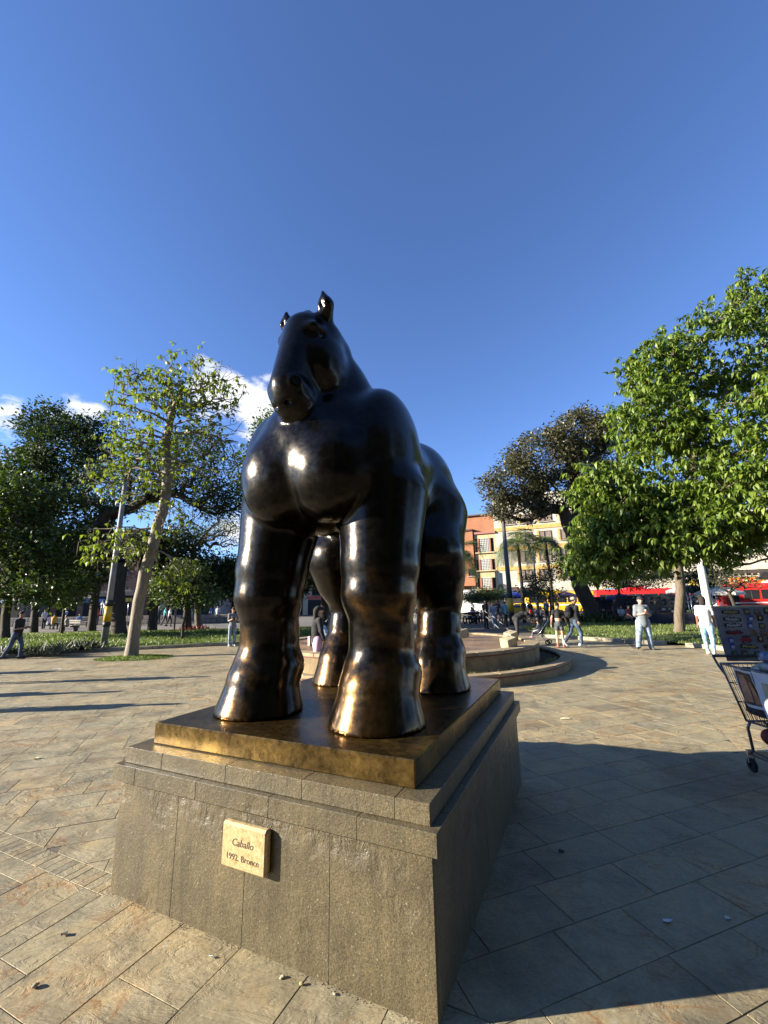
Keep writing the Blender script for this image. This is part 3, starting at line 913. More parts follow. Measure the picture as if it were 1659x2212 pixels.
MB().box((0, 0, -(Z4 - Z3) / 2 - .0), (PW - 2 * PI3, PL - 2 * PI3, Z4 - Z3 - .002), ch=.006).build('bronze_base', M_PLATE, horse)

def build_horse():
    p = [ell((0, .10, 1.83), (.60, 1.00, .56), .1)]
    p += [ell((0, -.60, 1.82), (.56, .46, .58), .18), ell((0, .74, 1.95), (.57, .46, .52), .18)]
    for s in (-1, 1):
        p += [ell((s * .215, -.84, 1.66), (.31, .25, .37), .042),
              ell((s * .47, -.46, 1.80), (.25, .42, .56), .10),
              ell((s * .37, .68, 1.72), (.31, .46, .56), .14)]
    # neck and head, turned a little to the side
    p += [cap((0, -.38, 2.00), (.03, -.56, 2.36), .48, .33, .16), cap((.03, -.56, 2.36), (.06, -.66, 2.66), .33, .20, .08)]
    hy = R(-9); HC, HS = math.cos(hy), math.sin(hy)
    hx = lambda q: (q[0] * HC - (q[1] + .80) * HS + .06, q[0] * HS + (q[1] + .80) * HC - .84, q[2])
    p += [ell(hx((0, -.80, 2.70)), (.215, .20, .18), .08)]
    for s in (-1, 1):
        p += [ell(hx((s * .140, -.80, 2.47)), (.115, .19, .23), .05)]                       # cheek
        p += [ell(hx((s * .150, -.955, 2.665)), (.055, .07, .04), .05)]                     # brow
    p += [cap(hx((0, -.90, 2.70)), hx((0, -1.05, 2.22)), .165, .130, .06),
          cap(hx((0, -.82, 2.46)), hx((0, -.95, 2.15)), .155, .125, .06),
          ell(hx((0, -1.02, 2.14)), (.150, .130, .140), .05),
          ell(hx((0, -.965, 2.035)), (.110, .105, .062), .03)]
    for s in (-1, 1):
        p += [ell(hx((s * .105, -1.085, 2.195)), (.052, .055, .052), .035),
              ell(hx((s * .140, -1.115, 2.190)), (.018, .024, .030), .010, 'sub')]
    p += [cap(hx((-.13, -1.10, 2.062)), hx((.13, -1.10, 2.062)), .012, .012, .012, 'sub'), cap(hx((-.150, -.97, 2.085)), hx((-.13, -1.10, 2.062)), .010, .012, .012, 'sub'), cap(hx((.150, -.97, 2.085)), hx((.13, -1.10, 2.062)), .010, .012, .012, 'sub')]
    for s in (-1, 1):                                                                       # eyes, ears
        p += [ell(hx((s * .182, -.945, 2.605)), (.026, .050, .030), .014, 'sub'), ell(hx((s * .168, -.945, 2.605)), (.028, .040, .026), .006)]
        e0, e1, e2 = hx((s * .160, -.86, 2.80)), hx((s * .198, -.90, 2.88)), hx((s * .190, -.93, 2.985))
        p += [cap(e0, e1, .058, .058, .03), cap(e1, e2, .058, .008, .02), cap(hx((s * .197, -.955, 2.84)), hx((s * .192, -.960, 2.935)), .028, .010, .012, 'sub')]
    # forelock and hogged mane
    p += [cap(hx((0, -.72, 2.84)), hx((0, -.88, 2.87)), .055, .050, .03), cap(hx((0, -.88, 2.87)), hx((0.03, -1.02, 2.76)), .050, .016, .02)]
    p += chain([hx((0, -.70, 2.83)), (.06, -.46, 2.68), (.03, -.26, 2.52), (0, -.10, 2.38)], [.055, .06, .06, .03], .03)
    # legs
    for s in (-1, 1):
        x = s * .47
        p += chain([(s * .45, -.50, 1.50), (x, -.59, 1.0), (x, -.61, .82)], [.34, .268, .250], .045)
        p += [ell((x, -.645, .80), (.235, .215, .17), .06)]
        p += chain([(x, -.60, .74), (x, -.585, .52), (x, -.59, .34)], [.225, .205, .222], .06)
        p += [ell((x, -.575, .28), (.255, .26, .18), .07), cap((x, -.60, .28), (x, -.64, .14), .225, .26, .06)]
        p += [cap((x, -.645, .17), (x, -.665, -.02), .262, .318, .02)]
        xb = s * .48
        p += chain([(s * .38, .66, 1.55), (s * .45, .46, 1.18), (xb, .56, .98), (xb, .68, .80)], [.42, .33, .265, .220], .10)
        p += [ell((xb, .74, .82), (.16, .17, .15), .07)]
        p += chain([(xb, .68, .78), (xb, .63, .52), (xb, .60, .34)], [.21, .188, .205], .06)
        p += [ell((xb, .61, .28), (.24, .25, .18), .07), cap((xb, .58, .28), (xb, .54, .14), .21, .25, .06), cap((xb, .535, .17), (xb, .52, -.02), .25, .30, .02)]
    p += chain([(0, 1.08, 2.22), (0, 1.22, 2.05), (0, 1.25, 1.60), (0, 1.20, 1.15), (0, 1.16, .85)], [.11, .13, .16, .12, .03], .06)
    V, F = sdf_mesh(p, .0145, clip=[(2, 1, 0.0015)], smooth=2)
    from_arrays('body', V, F, M_BRZ, horse, smooth=True)
build_horse()
# ------------------------------------------------------------------ fountain
fx, fy = FOUNT
M_OCHRE = flat((.27, .185, .085), .8, var=.3, scale=3, bump=.4, bscale=25, name='ochre_render')
M_OCHRE2 = flat((.31, .23, .125), .75, var=.25, scale=4, bump=.4, bscale=30, name='ochre_cap')
fountain = thing('fountain', 'round two-tiered ochre stone fountain behind the horse', 'fountain', (fx, fy, 0))
MB().lathe([(FR_RING, -.02), (FR_RING, .15)], 96).build('outer_wall', M_OCHRE, fountain)
MB().lathe([(FR_RING + .012, .150), (FR_RING + .012, .178)], 96, closed=False).build('red_stripe', flat((.13, .035, .025), .7, name='oxide_stripe'), fountain)
def ring_stones(r0, r1, z0, z1, n, name, mat, par):
    for k in range(n):
        a0, a1 = 2 * math.pi * k / n + .003, 2 * math.pi * (k + 1) / n - .003
        V = []; F = []; s = 5
        for i in range(s + 1):
            t = a0 + (a1 - a0) * i / s
            for r, z in ((r0, z0), (r1, z0), (r1, z1 - .012), (r1 - .012, z1), (r0 + .012, z1), (r0, z1 - .012)):
                V.append((r * math.cos(t), r * math.sin(t), z))
        for i in range(s):
            for j in range(6):
                j2 = (j + 1) % 6
                F.append((i * 6 + j, i * 6 + j2, (i + 1) * 6 + j2, (i + 1) * 6 + j))
        F.append(tuple(range(5, -1, -1))); F.append(tuple(s * 6 + j for j in range(6)))
        MB().add(V, F).build(name, mat, par)
ring_stones(FR_RING - .24, FR_RING + .02, .18, .235, 32, 'cap_stone', M_OCHRE2, fountain)
MB().disc((0, 0), FR_RING - .12, 64, .10).build('planting_soil', flat((.05, .038, .025), .95, var=.4, scale=6, bump=.8, bscale=20, name='soil'), fountain)
MB().lathe([(FR_BAS, .0), (FR_BAS, .47)], 96).build('basin_wall', M_OCHRE, fountain)
MB().lathe([(FR_BAS + .012, .470), (FR_BAS + .012, .50)], 96).build('red_stripe', flat((.13, .035, .025), .7, name='oxide_stripe'), fountain)
ring_stones(FR_BAS - .36, FR_BAS + .02, .50, .57, 32, 'cap_stone', M_OCHRE2, fountain)
def basin_mat():
    m, n, l, b = nt('wet_ochre_bed')
    tc = N(n, 'ShaderNodeTexCoord')
    n1 = N(n, 'ShaderNodeTexNoise', i_Scale=1.6, i_Detail=8.0, i_Roughness=.7); l.new(tc.outputs['Object'], n1.inputs['Vector'])
    r1 = ramp(n, [(.3, (.10, .06, .03)), (.55, (.24, .145, .065)), (.75, (.38, .26, .14))]); l.new(n1.outputs['Fac'], r1.inputs[0]); l.new(r1.outputs[0], b.inputs['Base Color'])
    rr = ramp(n, [(.4, (.25, .25, .25)), (.6, (.7, .7, .7))]); l.new(n1.outputs['Fac'], rr.inputs[0]); l.new(rr.outputs[0], b.inputs['Roughness'])
    n2 = N(n, 'ShaderNodeTexNoise', i_Scale=14.0, i_Detail=5.0); l.new(tc.outputs['Object'], n2.inputs['Vector'])
    bp = N(n, 'ShaderNodeBump', i_Strength=.5, i_Distance=.03); l.new(n2.outputs['Fac'], bp.inputs['Height']); l.new(bp.outputs[0], b.inputs['Normal'])
    return m
MB().lathe([(FR_BAS - .34, .53), (2.2, .535), (.6, .60), (0.01, .62)], 72, smooth=True).build('basin_bed', basin_mat(), fountain)
# dry tufts growing in the lower ring
def ring_tufts():
    rs = np.random.RandomState(8)
    V = []
    for k in range(2600):
        a = rs.uniform(0, 2 * np.pi) if rs.rand() < .3 else rs.choice([4.5, 4.75, 5.0, 5.3, 5.5, 5.75]) + rs.normal(0, .06)
        r = FR_RING - .30 - abs(rs.normal(0, .12))
        x, y = r * math.cos(a), r * math.sin(a); h = rs.uniform(.04, .17); t = rs.uniform(0, 6.28)
        dx, dy = .006 * math.cos(t), .006 * math.sin(t)
        V += [(x - dx, y - dy, .10), (x + dx, y + dy, .10), (x + rs.normal(0, .05), y + rs.normal(0, .05), .10 + h)]
    o = from_arrays('dry_grass', V, np.arange(len(V)).reshape(-1, 3), blade_mat((.16, .15, .05), (.36, .31, .14)), fountain); tag(o, kind='stuff')
ring_tufts()
M_BLOCK = flat((.40, .34, .20), .75, var=.22, scale=6, bump=.5, bscale=30, name='pale_block')
M_WATER = None
def water_mat():
    m, n, l, b = nt('falling_water')
    b.inputs['Base Color'].default_value = (.9, .93, .95, 1); b.inputs['Roughness'].default_value = .15
    b.inputs['Transmission Weight'].default_value = .45; b.inputs['IOR'].default_value = 1.33
    return m
M_WATER = water_mat()
def jet(p0, p1, hh, seed):
    """one arching jet that breaks into drops"""
    rs = np.random.RandomState(seed)
    p0 = np.array(p0); p1 = np.array(p1)
    pts = []; rad = []
    n = 34
    for i in range(n + 1):
        t = i / n
        p = p0 + (p1 - p0) * t; p = p + np.array([0, 0, 4 * hh * t * (1 - t)])
        pts.append(p + rs.normal(0, .004 + .008 * t, 3)); rad.append((.006 + .009 * rs.rand()) * (1 - .35 * t))
    m = MB()
    for i in range(0, n, 2): m.tube(pts[i:i + 2], [rad[i] * .8, rad[i + 1] * .4], 5)
    for k in range(230):
        t = rs.uniform(.15, 1.0) ** .8
        p = p0 + (p1 - p0) * t; p = p + np.array([0, 0, 4 * hh * t * (1 - t)]) + rs.normal(0, .02 + .10 * t, 3) * [1, 1, .8]
        r = rs.uniform(.004, .012)
        m.ell(p, (r, r, r * 1.4), 5, 4)
    return m
def blocks():
    lst = [(1099, 1392, .62, 25, 8, 0), (1104, 1377, .62, 30, 9, 1), (1000, 1371, .62, 10, -6, 2)]
    for x, y, z, rz, tilt, k in lst:
        p = g(x, y + 2, .60) - [fx, fy, 0]
        s = .30
        MB().box((0, 0, 0), (s, s * .95, s * .85), ch=.012).build('nozzle_block', M_BLOCK, fountain, (p[0], p[1], .66), (R(tilt), R(-14), R(rz)))
        top = p + np.array([0, 0, .22])
        end = np.array([-.4 + .3 * k, .1 + .25 * k, .64]) if k < 2 else np.array([-1.2, .8, .62])
        o = jet((top[0], top[1], .78), end, (1.05, .95, .85)[k], 5 + k).build('water_jet', M_WATER, fountain); tag(o, kind='stuff')
    # the rest of the ring of jets, hidden behind the horse
    for a in (150, 200, 250):
        p = np.array([2.7 * math.cos(R(a)), 2.7 * math.sin(R(a)), 0])
        MB().box((0, 0, 0), (.30, .28, .26), ch=.012).build('nozzle_block', M_BLOCK, fountain, (p[0], p[1], .66), (R(6), 0, R(a)))
        o = jet((p[0], p[1], .8), (0, 0, .64), .95, a).build('water_jet', M_WATER, fountain); tag(o, kind='stuff')
blocks()
# ------------------------------------------------------------------ trees
def bark_mat(c, name='bark', sc=1.0):
    m, n, l, b = nt(name)
    tc = N(n, 'ShaderNodeTexCoord')
    mp = N(n, 'ShaderNodeMapping'); mp.inputs['Scale'].default_value = (6 * sc, 6 * sc, 1.2 * sc); l.new(tc.outputs['Object'], mp.inputs['Vector'])
    n1 = N(n, 'ShaderNodeTexNoise', i_Scale=3.0, i_Detail=8.0, i_Roughness=.7); l.new(mp.outputs[0], n1.inputs['Vector'])
    r1 = ramp(n, [(.3, tuple(x * .45 for x in c)), (.6, c), (.8, tuple(min(1, x * 1.5) for x in c))]); l.new(n1.outputs['Fac'], r1.inputs[0])
    l.new(r1.outputs[0], b.inputs['Base Color']); b.inputs['Roughness'].default_value = .9
    bp = N(n, 'ShaderNodeBump', i_Strength=.9, i_Distance=.03); l.new(n1.outputs['Fac'], bp.inputs['Height']); l.new(bp.outputs[0], b.inputs['Normal'])
    return m
M_BARK = bark_mat((.15, .115, .08)); M_BARKD = bark_mat((.065, .05, .036), 'dark_bark'); M_BARKP = bark_mat((.24, .20, .145), 'pale_bark')

def leaf_mesh(C, A, Nn, L, Wd, droop=.25):
    """C base points, A leaf axis, Nn leaf normal, all (n,3); L, Wd (n,) -> vertices, triangles"""
    S = np.cross(A, Nn); S /= np.linalg.norm(S, axis=1, keepdims=True) + 1e-9
    U = np.cross(S, A)
    L = L[:, None]; Wd = Wd[:, None]
    base = C
    mid = C + A * L * .5 + U * L * .03
    le = C + A * L * .45 - S * Wd * .5 + U * Wd * .14
    ri = C + A * L * .45 + S * Wd * .5 + U * Wd * .14
    tip = C + A * L - U * L * droop
    V = np.stack([base, le, ri, mid, tip], 1).reshape(-1, 3)
    k = np.arange(len(C))[:, None] * 5
    F = np.concatenate([k + [0, 2, 3], k + [0, 3, 1], k + [3, 2, 4], k + [3, 4, 1]])
    return V, F

def unit(v): return v / (np.linalg.norm(v, axis=-1, keepdims=True) + 1e-9)

def tree(name, label, trunk, r0, blobs, ntw, per, leaf_len, mat_leaf, bark, seed, group='trees round the plaza', clump=.35, shell=.55, aspect=.45,
         step=.55, tip_r=.010, droop=.3, hang=0.0, sides=6, singles=0, pipe=2.4, keep_leaf=None, up=.5, rosette=0):
    """trunk: list of world points; blobs: list of (centre, radii, weight)"""
    rs = np.random.RandomState(seed)
    trunk = [np.array(p, float) for p in trunk]
    base = trunk[0].copy()
    nodes = []; par = []
    def add(p, q): nodes.append(p); par.append(q); return len(nodes) - 1
    last = add(trunk[0], -1)
    # smooth the trunk
    for a, b_ in zip(trunk[:-1], trunk[1:]):
        n = max(2, int(np.linalg.norm(b_ - a) / step))
        for i in range(1, n + 1):
            last = add(a + (b_ - a) * i / n + rs.normal(0, .012, 3), last)
    ntrunk = len(nodes)
    w = np.array([b[2] for b in blobs], float); w /= w.sum()
    tw = []
    for c, r, _ in [blobs[i] for i in rs.choice(len(blobs), ntw, p=w)]:
        d = unit(rs.normal(size=3)); rad = rs.uniform(shell ** 3, 1) ** (1 / 3)
        tw.append(np.array(c) + d * rad * np.array(r) * rs.uniform(.88, 1.1))
    tw = np.array(tw)
    top = trunk[-1]
    tw = tw[np.argsort(np.linalg.norm(tw - top, axis=1))]
    P = np.zeros((ntw * 30 + 2000, 3)); P[:len(nodes)] = nodes
    depth = np.zeros(len(P)); depth[:ntrunk] = 0
    lo = int(ntrunk * .45)
    ends = []; enddir = []
    for t in tw:
        m = len(nodes)
        if m > len(P) - 60: break
        d = np.linalg.norm(P[lo:m] - t, axis=1) + .10 * depth[lo:m]
        # branches leave downwards-lying nodes, so that limbs rise
        d += np.maximum(0, P[lo:m, 2] - t[2] + .1) * .6
        j = lo + int(np.argmin(d))
        a = P[j].copy(); L = np.linalg.norm(t - a)
        n = max(1, int(L / step))
        bow = rs.normal(0, .08 * L, 3); bow[2] += .10 * L
        q = j
        for i in range(1, n + 1):
            s = i / n
            p = a + (t - a) * s + bow * 4 * s * (1 - s) * .5 + (rs.normal(0, .03, 3) if i < n else 0)
            q = add(p, q); P[q] = p; depth[q] = depth[par[q]] + np.linalg.norm(p - P[par[q]])
        ends.append(t); enddir.append(unit(t - P[par[q]]))
    n = len(nodes); P = P[:n]
    rad = np.zeros(n)
    acc = np.zeros(n)
    for i in range(n - 1, -1, -1):
        r = max(tip_r, acc[i] ** (1 / pipe)) if acc[i] > 0 else tip_r
        rad[i] = r
        if par[i] >= 0: acc[par[i]] += r ** pipe
    sc = r0 / rad[0] if rad[0] > 0 else 1
    big = rad > tip_r * 1.01
    # follow the wanted trunk girth near the ground, thin twigs stay thin
    rad = np.where(big, tip_r + (rad - tip_r) * ((r0 - tip_r) / max(rad[0] - tip_r, 1e-6)), rad)
    hgt = P[:, 2] - base[2]
    rad[:2] *= 1.0 + .25 * np.exp(-np.maximum(hgt[:2], 0) * 3)
    k = sides
    pa = np.array(par)
    e = np.where(pa >= 0)[0]
    A = P[pa[e]]; B = P[e]; ra = rad[pa[e]]; rb = rad[e]
    fork = ra > rb * 1.7; ra = np.where(fork & (e >= ntrunk), rb * 1.35, ra)
    D = unit(B - A)
    X = unit(np.cross(D, np.where(np.abs(D[:, 2:3]) < .9, np.array([[0, 0, 1.]]), np.array([[1., 0, 0]])))); Y = np.cross(D, X)
    ang = np.arange(k) * 2 * np.pi / k
    cs, sn = np.cos(ang), np.sin(ang)
    ringA = A[:, None] + (X[:, None] * cs[None, :, None] + Y[:, None] * sn[None, :, None]) * ra[:, None, None]
    ringB = (B + D * rb[:, None] * .3)[:, None] + (X[:, None] * cs[None, :, None] + Y[:, None] * sn[None, :, None]) * rb[:, None, None]
    V = np.concatenate([ringA, ringB], 1).reshape(-1, 3)
    b0 = np.arange(len(e))[:, None] * 2 * k
    F = np.concatenate([b0 + [i, (i + 1) % k, k + (i + 1) % k, k + i] for i in range(k)])
    root = thing(name, label, 'tree', base, 0, group)
    from_arrays('trunk', V - base, F, bark, root, smooth=True)
    # leaves
    ends = np.array(ends); enddir = np.array(enddir)
    if keep_leaf is not None:
        kp = keep_leaf(ends, rs); ends, enddir = ends[kp], enddir[kp]
    m = len(ends) * per
    idx = np.repeat(np.arange(len(ends)), per)
    C = ends[idx] + rs.normal(0, clump, (m, 3)) * [1, 1, .6]
    out = unit(C - ends[idx] + enddir[idx] * clump)
    A = unit(out * [1, 1, .55] + rs.normal(0, .45, (m, 3)) + np.array([0, 0, -hang]))
    Nn = unit(rs.normal(0, .6, (m, 3)) + np.array([0, 0, up + .4]))
    L = leaf_len * rs.uniform(.65, 1.25, m)
    if rosette:
        # leaves stand in whorls round each shoot and hang outwards
        k0 = np.arange(m) // rosette
        nc = k0.max() + 1
        cen = ends[np.minimum(np.arange(nc) * rosette // per, len(ends) - 1)] + rs.normal(0, clump, (nc, 3)) * [1, 1, .7]
        az = rs.uniform(0, 2 * np.pi, nc)[k0] + (np.arange(m) % rosette) * 2 * np.pi / rosette + rs.normal(0, .25, m)
        el_ = -rs.uniform(.05, 1.25, m)
        tilt = rs.normal(0, .28, (nc, 3))[k0]
        A = unit(np.c_[np.cos(az) * np.cos(el_), np.sin(az) * np.cos(el_), np.sin(el_)] + tilt)
        Nn = unit(np.c_[np.cos(az) * .6, np.sin(az) * .6, np.ones(m)] + rs.normal(0, .2, (m, 3)))
        C = cen[k0] + A * .03
    V, F = leaf_mesh(C, A, Nn, L, L * aspect, droop)
    if singles:
        # the leaves nearest to the viewer are leaves one can pick out
        dist = np.linalg.norm(C - [0, 0, CAM_H], axis=1)
        x, y, _ = np.array([proj(c) for c in C]).T
        dist = np.where((x > 0) & (x < 1659), dist, 1e9)
        sel = np.argsort(dist)[:singles]
        mask = np.zeros(m, bool); mask[sel] = True
        VV = V.reshape(-1, 5, 3)
        for i in sel:
            from_arrays('leaf', VV[i] - C[i], [(0, 2, 3), (0, 3, 1), (3, 2, 4), (3, 4, 1)], mat_leaf, root, loc=C[i] - base)
        V, F = leaf_mesh(C[~mask], A[~mask], Nn[~mask], L[~mask], L[~mask] * aspect, droop)
    o = from_arrays('crown', V - base, F, mat_leaf, root); tag(o, kind='stuff')
    return root, ends

def pp(pts, Y):
    """picture points on the upright plane at distance Y -> world"""
    return [at(x, y, Y) for x, y in pts]
def blob(x, y, Y, rx, ry, w=1.0, dy=None):
    c = at(x, y, Y); s = Y / FPX * 1.02
    return (c, np.array([rx * s, (dy if dy is not None else rx * s * .8), ry * s]), w)

LEAF_BRIGHT = blade_mat((.062, .118, .014), (.175, .225, .028), .28, .52)
LEAF_LIME = blade_mat((.095, .130, .018), (.235, .265, .045), .40, .5)
LEAF_DARK = blade_mat((.020, .038, .010), (.055, .080, .018), .22, .72)
LEAF_OLIVE = blade_mat((.050, .058, .024), (.135, .118, .060), .15, .45)
LEAF_MID = blade_mat((.035, .062, .014), (.105, .135, .025), .28, .5)
LEAF_FINE = blade_mat((.045, .070, .022), (.110, .140, .045), .30, .6)

def make_trees():
    # slender tree with pods in its own patch of grass
    Y0 = 15.0
    b = g(283, 1420); Y0 = b[1]
    tr = [b] + pp([(290, 1370), (300, 1300), (312, 1240), (330, 1185), (342, 1130), (358, 1080), (362, 1020), (358, 955), (372, 890), (395, 840)], Y0)
    bl = [blob(330, 900, Y0, 110, 90, 2.2), blob(290, 1010, Y0, 95, 80, 2.0), blob(430, 830, Y0, 110, 70, 2.4), blob(250, 1180, Y0, 85, 42, 1.0), blob(430, 985, Y0, 100, 100, 1.6), blob(300, 820, Y0, 65, 45, .8), blob(345, 1110, Y0, 70, 60, .6), blob(470, 900, Y0, 75, 90, 1.0), blob(385, 1240, Y0, 32, 35, .35)]
    sx = at(400, 900, Y0)[0]
    def keep(E, rs):        # the right-hand crown is nearly bare
        f = np.clip((E[:, 0] - sx) / 1.6, 0, 1)
        return rs.rand(len(E)) > .42 + f * .36
    t, ends = tree('pod_tree', 'slender leaning tree with sparse lime leaves, half-bare crown and hanging pods', tr, .185, bl, 1000, 10, .19, LEAF_LIME, M_BARKP, 21, clump=.20, shell=.10, tip_r=.009, pipe=2.15, rosette=5, hang=.35, aspect=.5, keep_leaf=keep, step=.4)
    rs = np.random.RandomState(5)
    m = MB()
    podm = flat((.16, .12, .07), .8, name='seed_pod')
    low = ends[(ends[:, 0] < sx + .5)]
    for k in range(70):
        p = low[rs.randint(len(low))] - t.location
        L = rs.uniform(.35, .75)
        MB().tube([(0, 0, 0), (rs.normal(0, .02), 0, -L * .5), (rs.normal(0, .04), 0, -L)], [.009, .014, .006], 5).build('seed_pod', podm, t, p)
    # big bright tree on the right
    b = g(1468, 1371); Yb = b[1]
    tr = [b] + pp([(1466, 1330), (1470, 1280), (1466, 1225), (1478, 1160), (1490, 1090), (1500, 1000)], Yb)
    Yc = Yb - 2.2
    bl = [blob(1350, 1120, Yc, 95, 95, 2.0), blob(1300, 1180, Yc - .5, 62, 55, 1.0), blob(1450, 1010, Yc, 120, 120, 2.6), blob(1420, 800, Yc + 1, 75, 85, 1.8), blob(1560, 760, Yc + 1, 110, 120, 2.2), blob(1620, 1080, Yc - 2.0, 110, 90, 2.4), blob(1500, 1150, Yc - 1.2, 110, 60, 2.0), blob(1640, 660, Yc + 1, 80, 90, 1.2), blob(1680, 900, Yc - 2.5, 120, 100, 1.6), blob(1420, 905, Yc, 95, 80, 1.6), blob(1300, 1060, Yc, 60, 70, 1.1), blob(1760, 800, Yc, 120, 160, 1.2), blob(1530, 890, Yc + 2, 120, 110, 1.0), blob(1285, 1215, Yc - .5, 40, 40, .6), blob(1400, 1190, Yc - 1, 60, 40, .8)]
    tree('broadleaf_tree', 'big bright green tree with large drooping leaves at the right edge', tr, .20, bl, 1500, 35, .31, LEAF_BRIGHT, M_BARK, 7, clump=.30, shell=.60, aspect=.38, droop=.30, step=.5, singles=300, tip_r=.012, rosette=7, pipe=2.8)
    # dark spreading tree right of the horse
    Yd = 33.0
    b = g(1283, 1347); Yd = b[1]
    tr = [b] + pp([(1275, 1310), (1255, 1270), (1240, 1225), (1245, 1180)], Yd)
    bl = [blob(1110, 1045, Yd, 72, 48, 1.4), blob(1180, 985, Yd, 85, 62, 2.0), blob(1255, 945, Yd, 62, 62, 1.8), blob(1120, 1100, Yd, 65, 28, .7), blob(1300, 1050, Yd, 80, 70, 1.4), blob(1345, 930, Yd, 50, 48, 1.0), blob(1215, 1060, Yd, 80, 50, 1.0)]
    tree('spreading_tree', 'dark spreading tree with bronze-tinged leaves and black forked limbs behind the fountain', tr, .52, bl, 820, 40, .27, LEAF_OLIVE, M_BARKD, 9, clump=.33, shell=.70, step=.8, tip_r=.024, up=.8, pipe=2.8)
    # trees of the park on the left
    specs = [
        ('park_tree', 'tall dark tree at the left edge with a ragged narrow top', 28, [(75, 1352), (78, 1300), (70, 1230), (90, 1150), (110, 1060)], .22, [(95, 915, 48, 45, 1.0), (150, 985, 95, 85, 2.2), (70, 1010, 65, 60, 1.2), (40, 1110, 80, 75, 2.0), (150, 1120, 95, 75, 2.0), (190, 940, 45, 55, .9)], 760, 26, .30, LEAF_DARK, 31),
        ('park_tree', 'low dark tree with sunlit yellow-green edge at the left border of the park', 22, [(10, 1388), (12, 1330), (20, 1270), (40, 1200)], .20, [(35, 1080, 85, 55, 1.6), (20, 1160, 90, 70, 1.8), (100, 1190, 75, 60, 1.3), (60, 1265, 95, 40, 1.2), (-60, 1100, 90, 110, 1.0)], 620, 24, .26, LEAF_MID, 32),
        ('park_tree', 'thick brown-trunked tree with wide bare limbs behind the yellow-banded pole', 24, [(257, 1382), (256, 1330), (254, 1270), (262, 1220)], .36, [(230, 1060, 75, 70, 1.2), (420, 1000, 95, 85, 1.6), (470, 1080, 55, 40, .8), (200, 1180, 60, 50, .9), (330, 1020, 80, 80, 1.0)], 480, 22, .24, LEAF_DARK, 33),
        ('park_tree', 'flat-topped dark tree just left of the horse', 29, [(405, 1352), (404, 1310), (410, 1260)], .26, [(440, 1222, 92, 26, 1.6), (380, 1240, 70, 36, 1.0), (490, 1250, 62, 40, 1.2), (440, 1275, 90, 30, 1.0), (530, 1235, 60, 32, .9)], 620, 24, .24, LEAF_DARK, 34),
        ('park_tree', 'pale-trunked tree beyond the lawn between pole and left park trees', 30, [(197, 1362), (202, 1318), (208, 1270)], .26, [(190, 1225, 75, 40, 1.2), (140, 1250, 60, 35, .8)], 260, 22, .24, LEAF_DARK, 37),
        ('park_tree', 'dark-trunked tree with pale left flank beside the slender tree', 27, [(328, 1362), (332, 1310), (337, 1240), (340, 1190)], .26, [(330, 1190, 60, 40, 1.0), (370, 1170, 60, 35, .7)], 220, 20, .24, LEAF_DARK, 38),
        ('feathery_tree', 'feathery thin-leaved tree against the hill left of the horse', 34, [(430, 1345), (425, 1280), (415, 1190)], .26, [(440, 1125, 75, 50, 1.5), (490, 1150, 55, 40, 1.0), (400, 1160, 55, 35, .8)], 420, 12, .16, LEAF_FINE, 35),
        ('park_tree', 'tall leafy tree rising behind the horse, seen beside its shoulder', 27, [(610, 1352), (608, 1250), (600, 1120), (598, 1020)], .30, [(596, 930, 42, 48, 1.4), (560, 1010, 50, 70, 1.2), (640, 1010, 60, 90, 1.2), (535, 1060, 32, 45, .6), (640, 1150, 70, 60, 1.0)], 420, 22, .24, LEAF_MID, 36),
        ('park_tree', 'dense dark park tree filling the view between the legs of the horse', 33, [(700, 1345), (702, 1290), (700, 1230)], .34, [(690, 1220, 70, 60, 1.5), (620, 1250, 60, 40, 1.0), (740, 1240, 60, 50, 1.0)], 420, 22, .24, LEAF_DARK, 40),
    ]
    for name, label, Y, tp, r0, bls, ntw, per, ll, mat, seed in specs:
        tr = pp(tp, Y); tr[0] = np.array([tr[0][0], tr[0][1], max(0.0, tr[0][2]) * 0 + .05])
        bl = [blob(x, y, Y, rx, ry, w) for x, y, rx, ry, w in bls]
        tree(name, label, tr, r0, bl, ntw, per, ll, mat, M_BARKD if mat is not LEAF_FINE else M_BARK, seed, group='trees in the park on the left', clump=.36, shell=.45, step=.8, tip_r=.020 if mat is not LEAF_FINE else .009, sides=5, pipe=2.7)
    # the young tree on the lawn
    b = g(394, 1389); Ys = b[1]
    tr = [np.array([b[0], b[1], .1])] + pp([(395, 1350), (402, 1320), (403, 1290)], Ys)
    tree('young_tree', 'young round-headed tree with a thin stem on the lawn', tr, .075, [blob(378, 1268, Ys, 48, 40, 1.4), blob(430, 1285, Ys, 40, 28, .8), blob(405, 1240, Ys, 40, 30, .6)], 260, 18, .17, LEAF_MID, M_BARKD, 41, group='trees in the park on the left', clump=.22, shell=.3, step=.4, tip_r=.006, sides=5)
    b = g(118, 1372); Ys = 26.0
    tr = [np.array([at(133, 1372, Ys)[0], Ys, .1])] + pp([(135, 1340), (140, 1300)], Ys)
    tree('young_tree', 'young tree with a crooked thin stem by the benches', tr, .08, [blob(145, 1275, Ys, 48, 32, 1.4), blob(120, 1250, Ys, 45, 30, .8)], 240, 18, .19, LEAF_MID, M_BARKD, 42, group='trees in the park on the left', clump=.26, shell=.3, step=.5, tip_r=.008, sides=5)
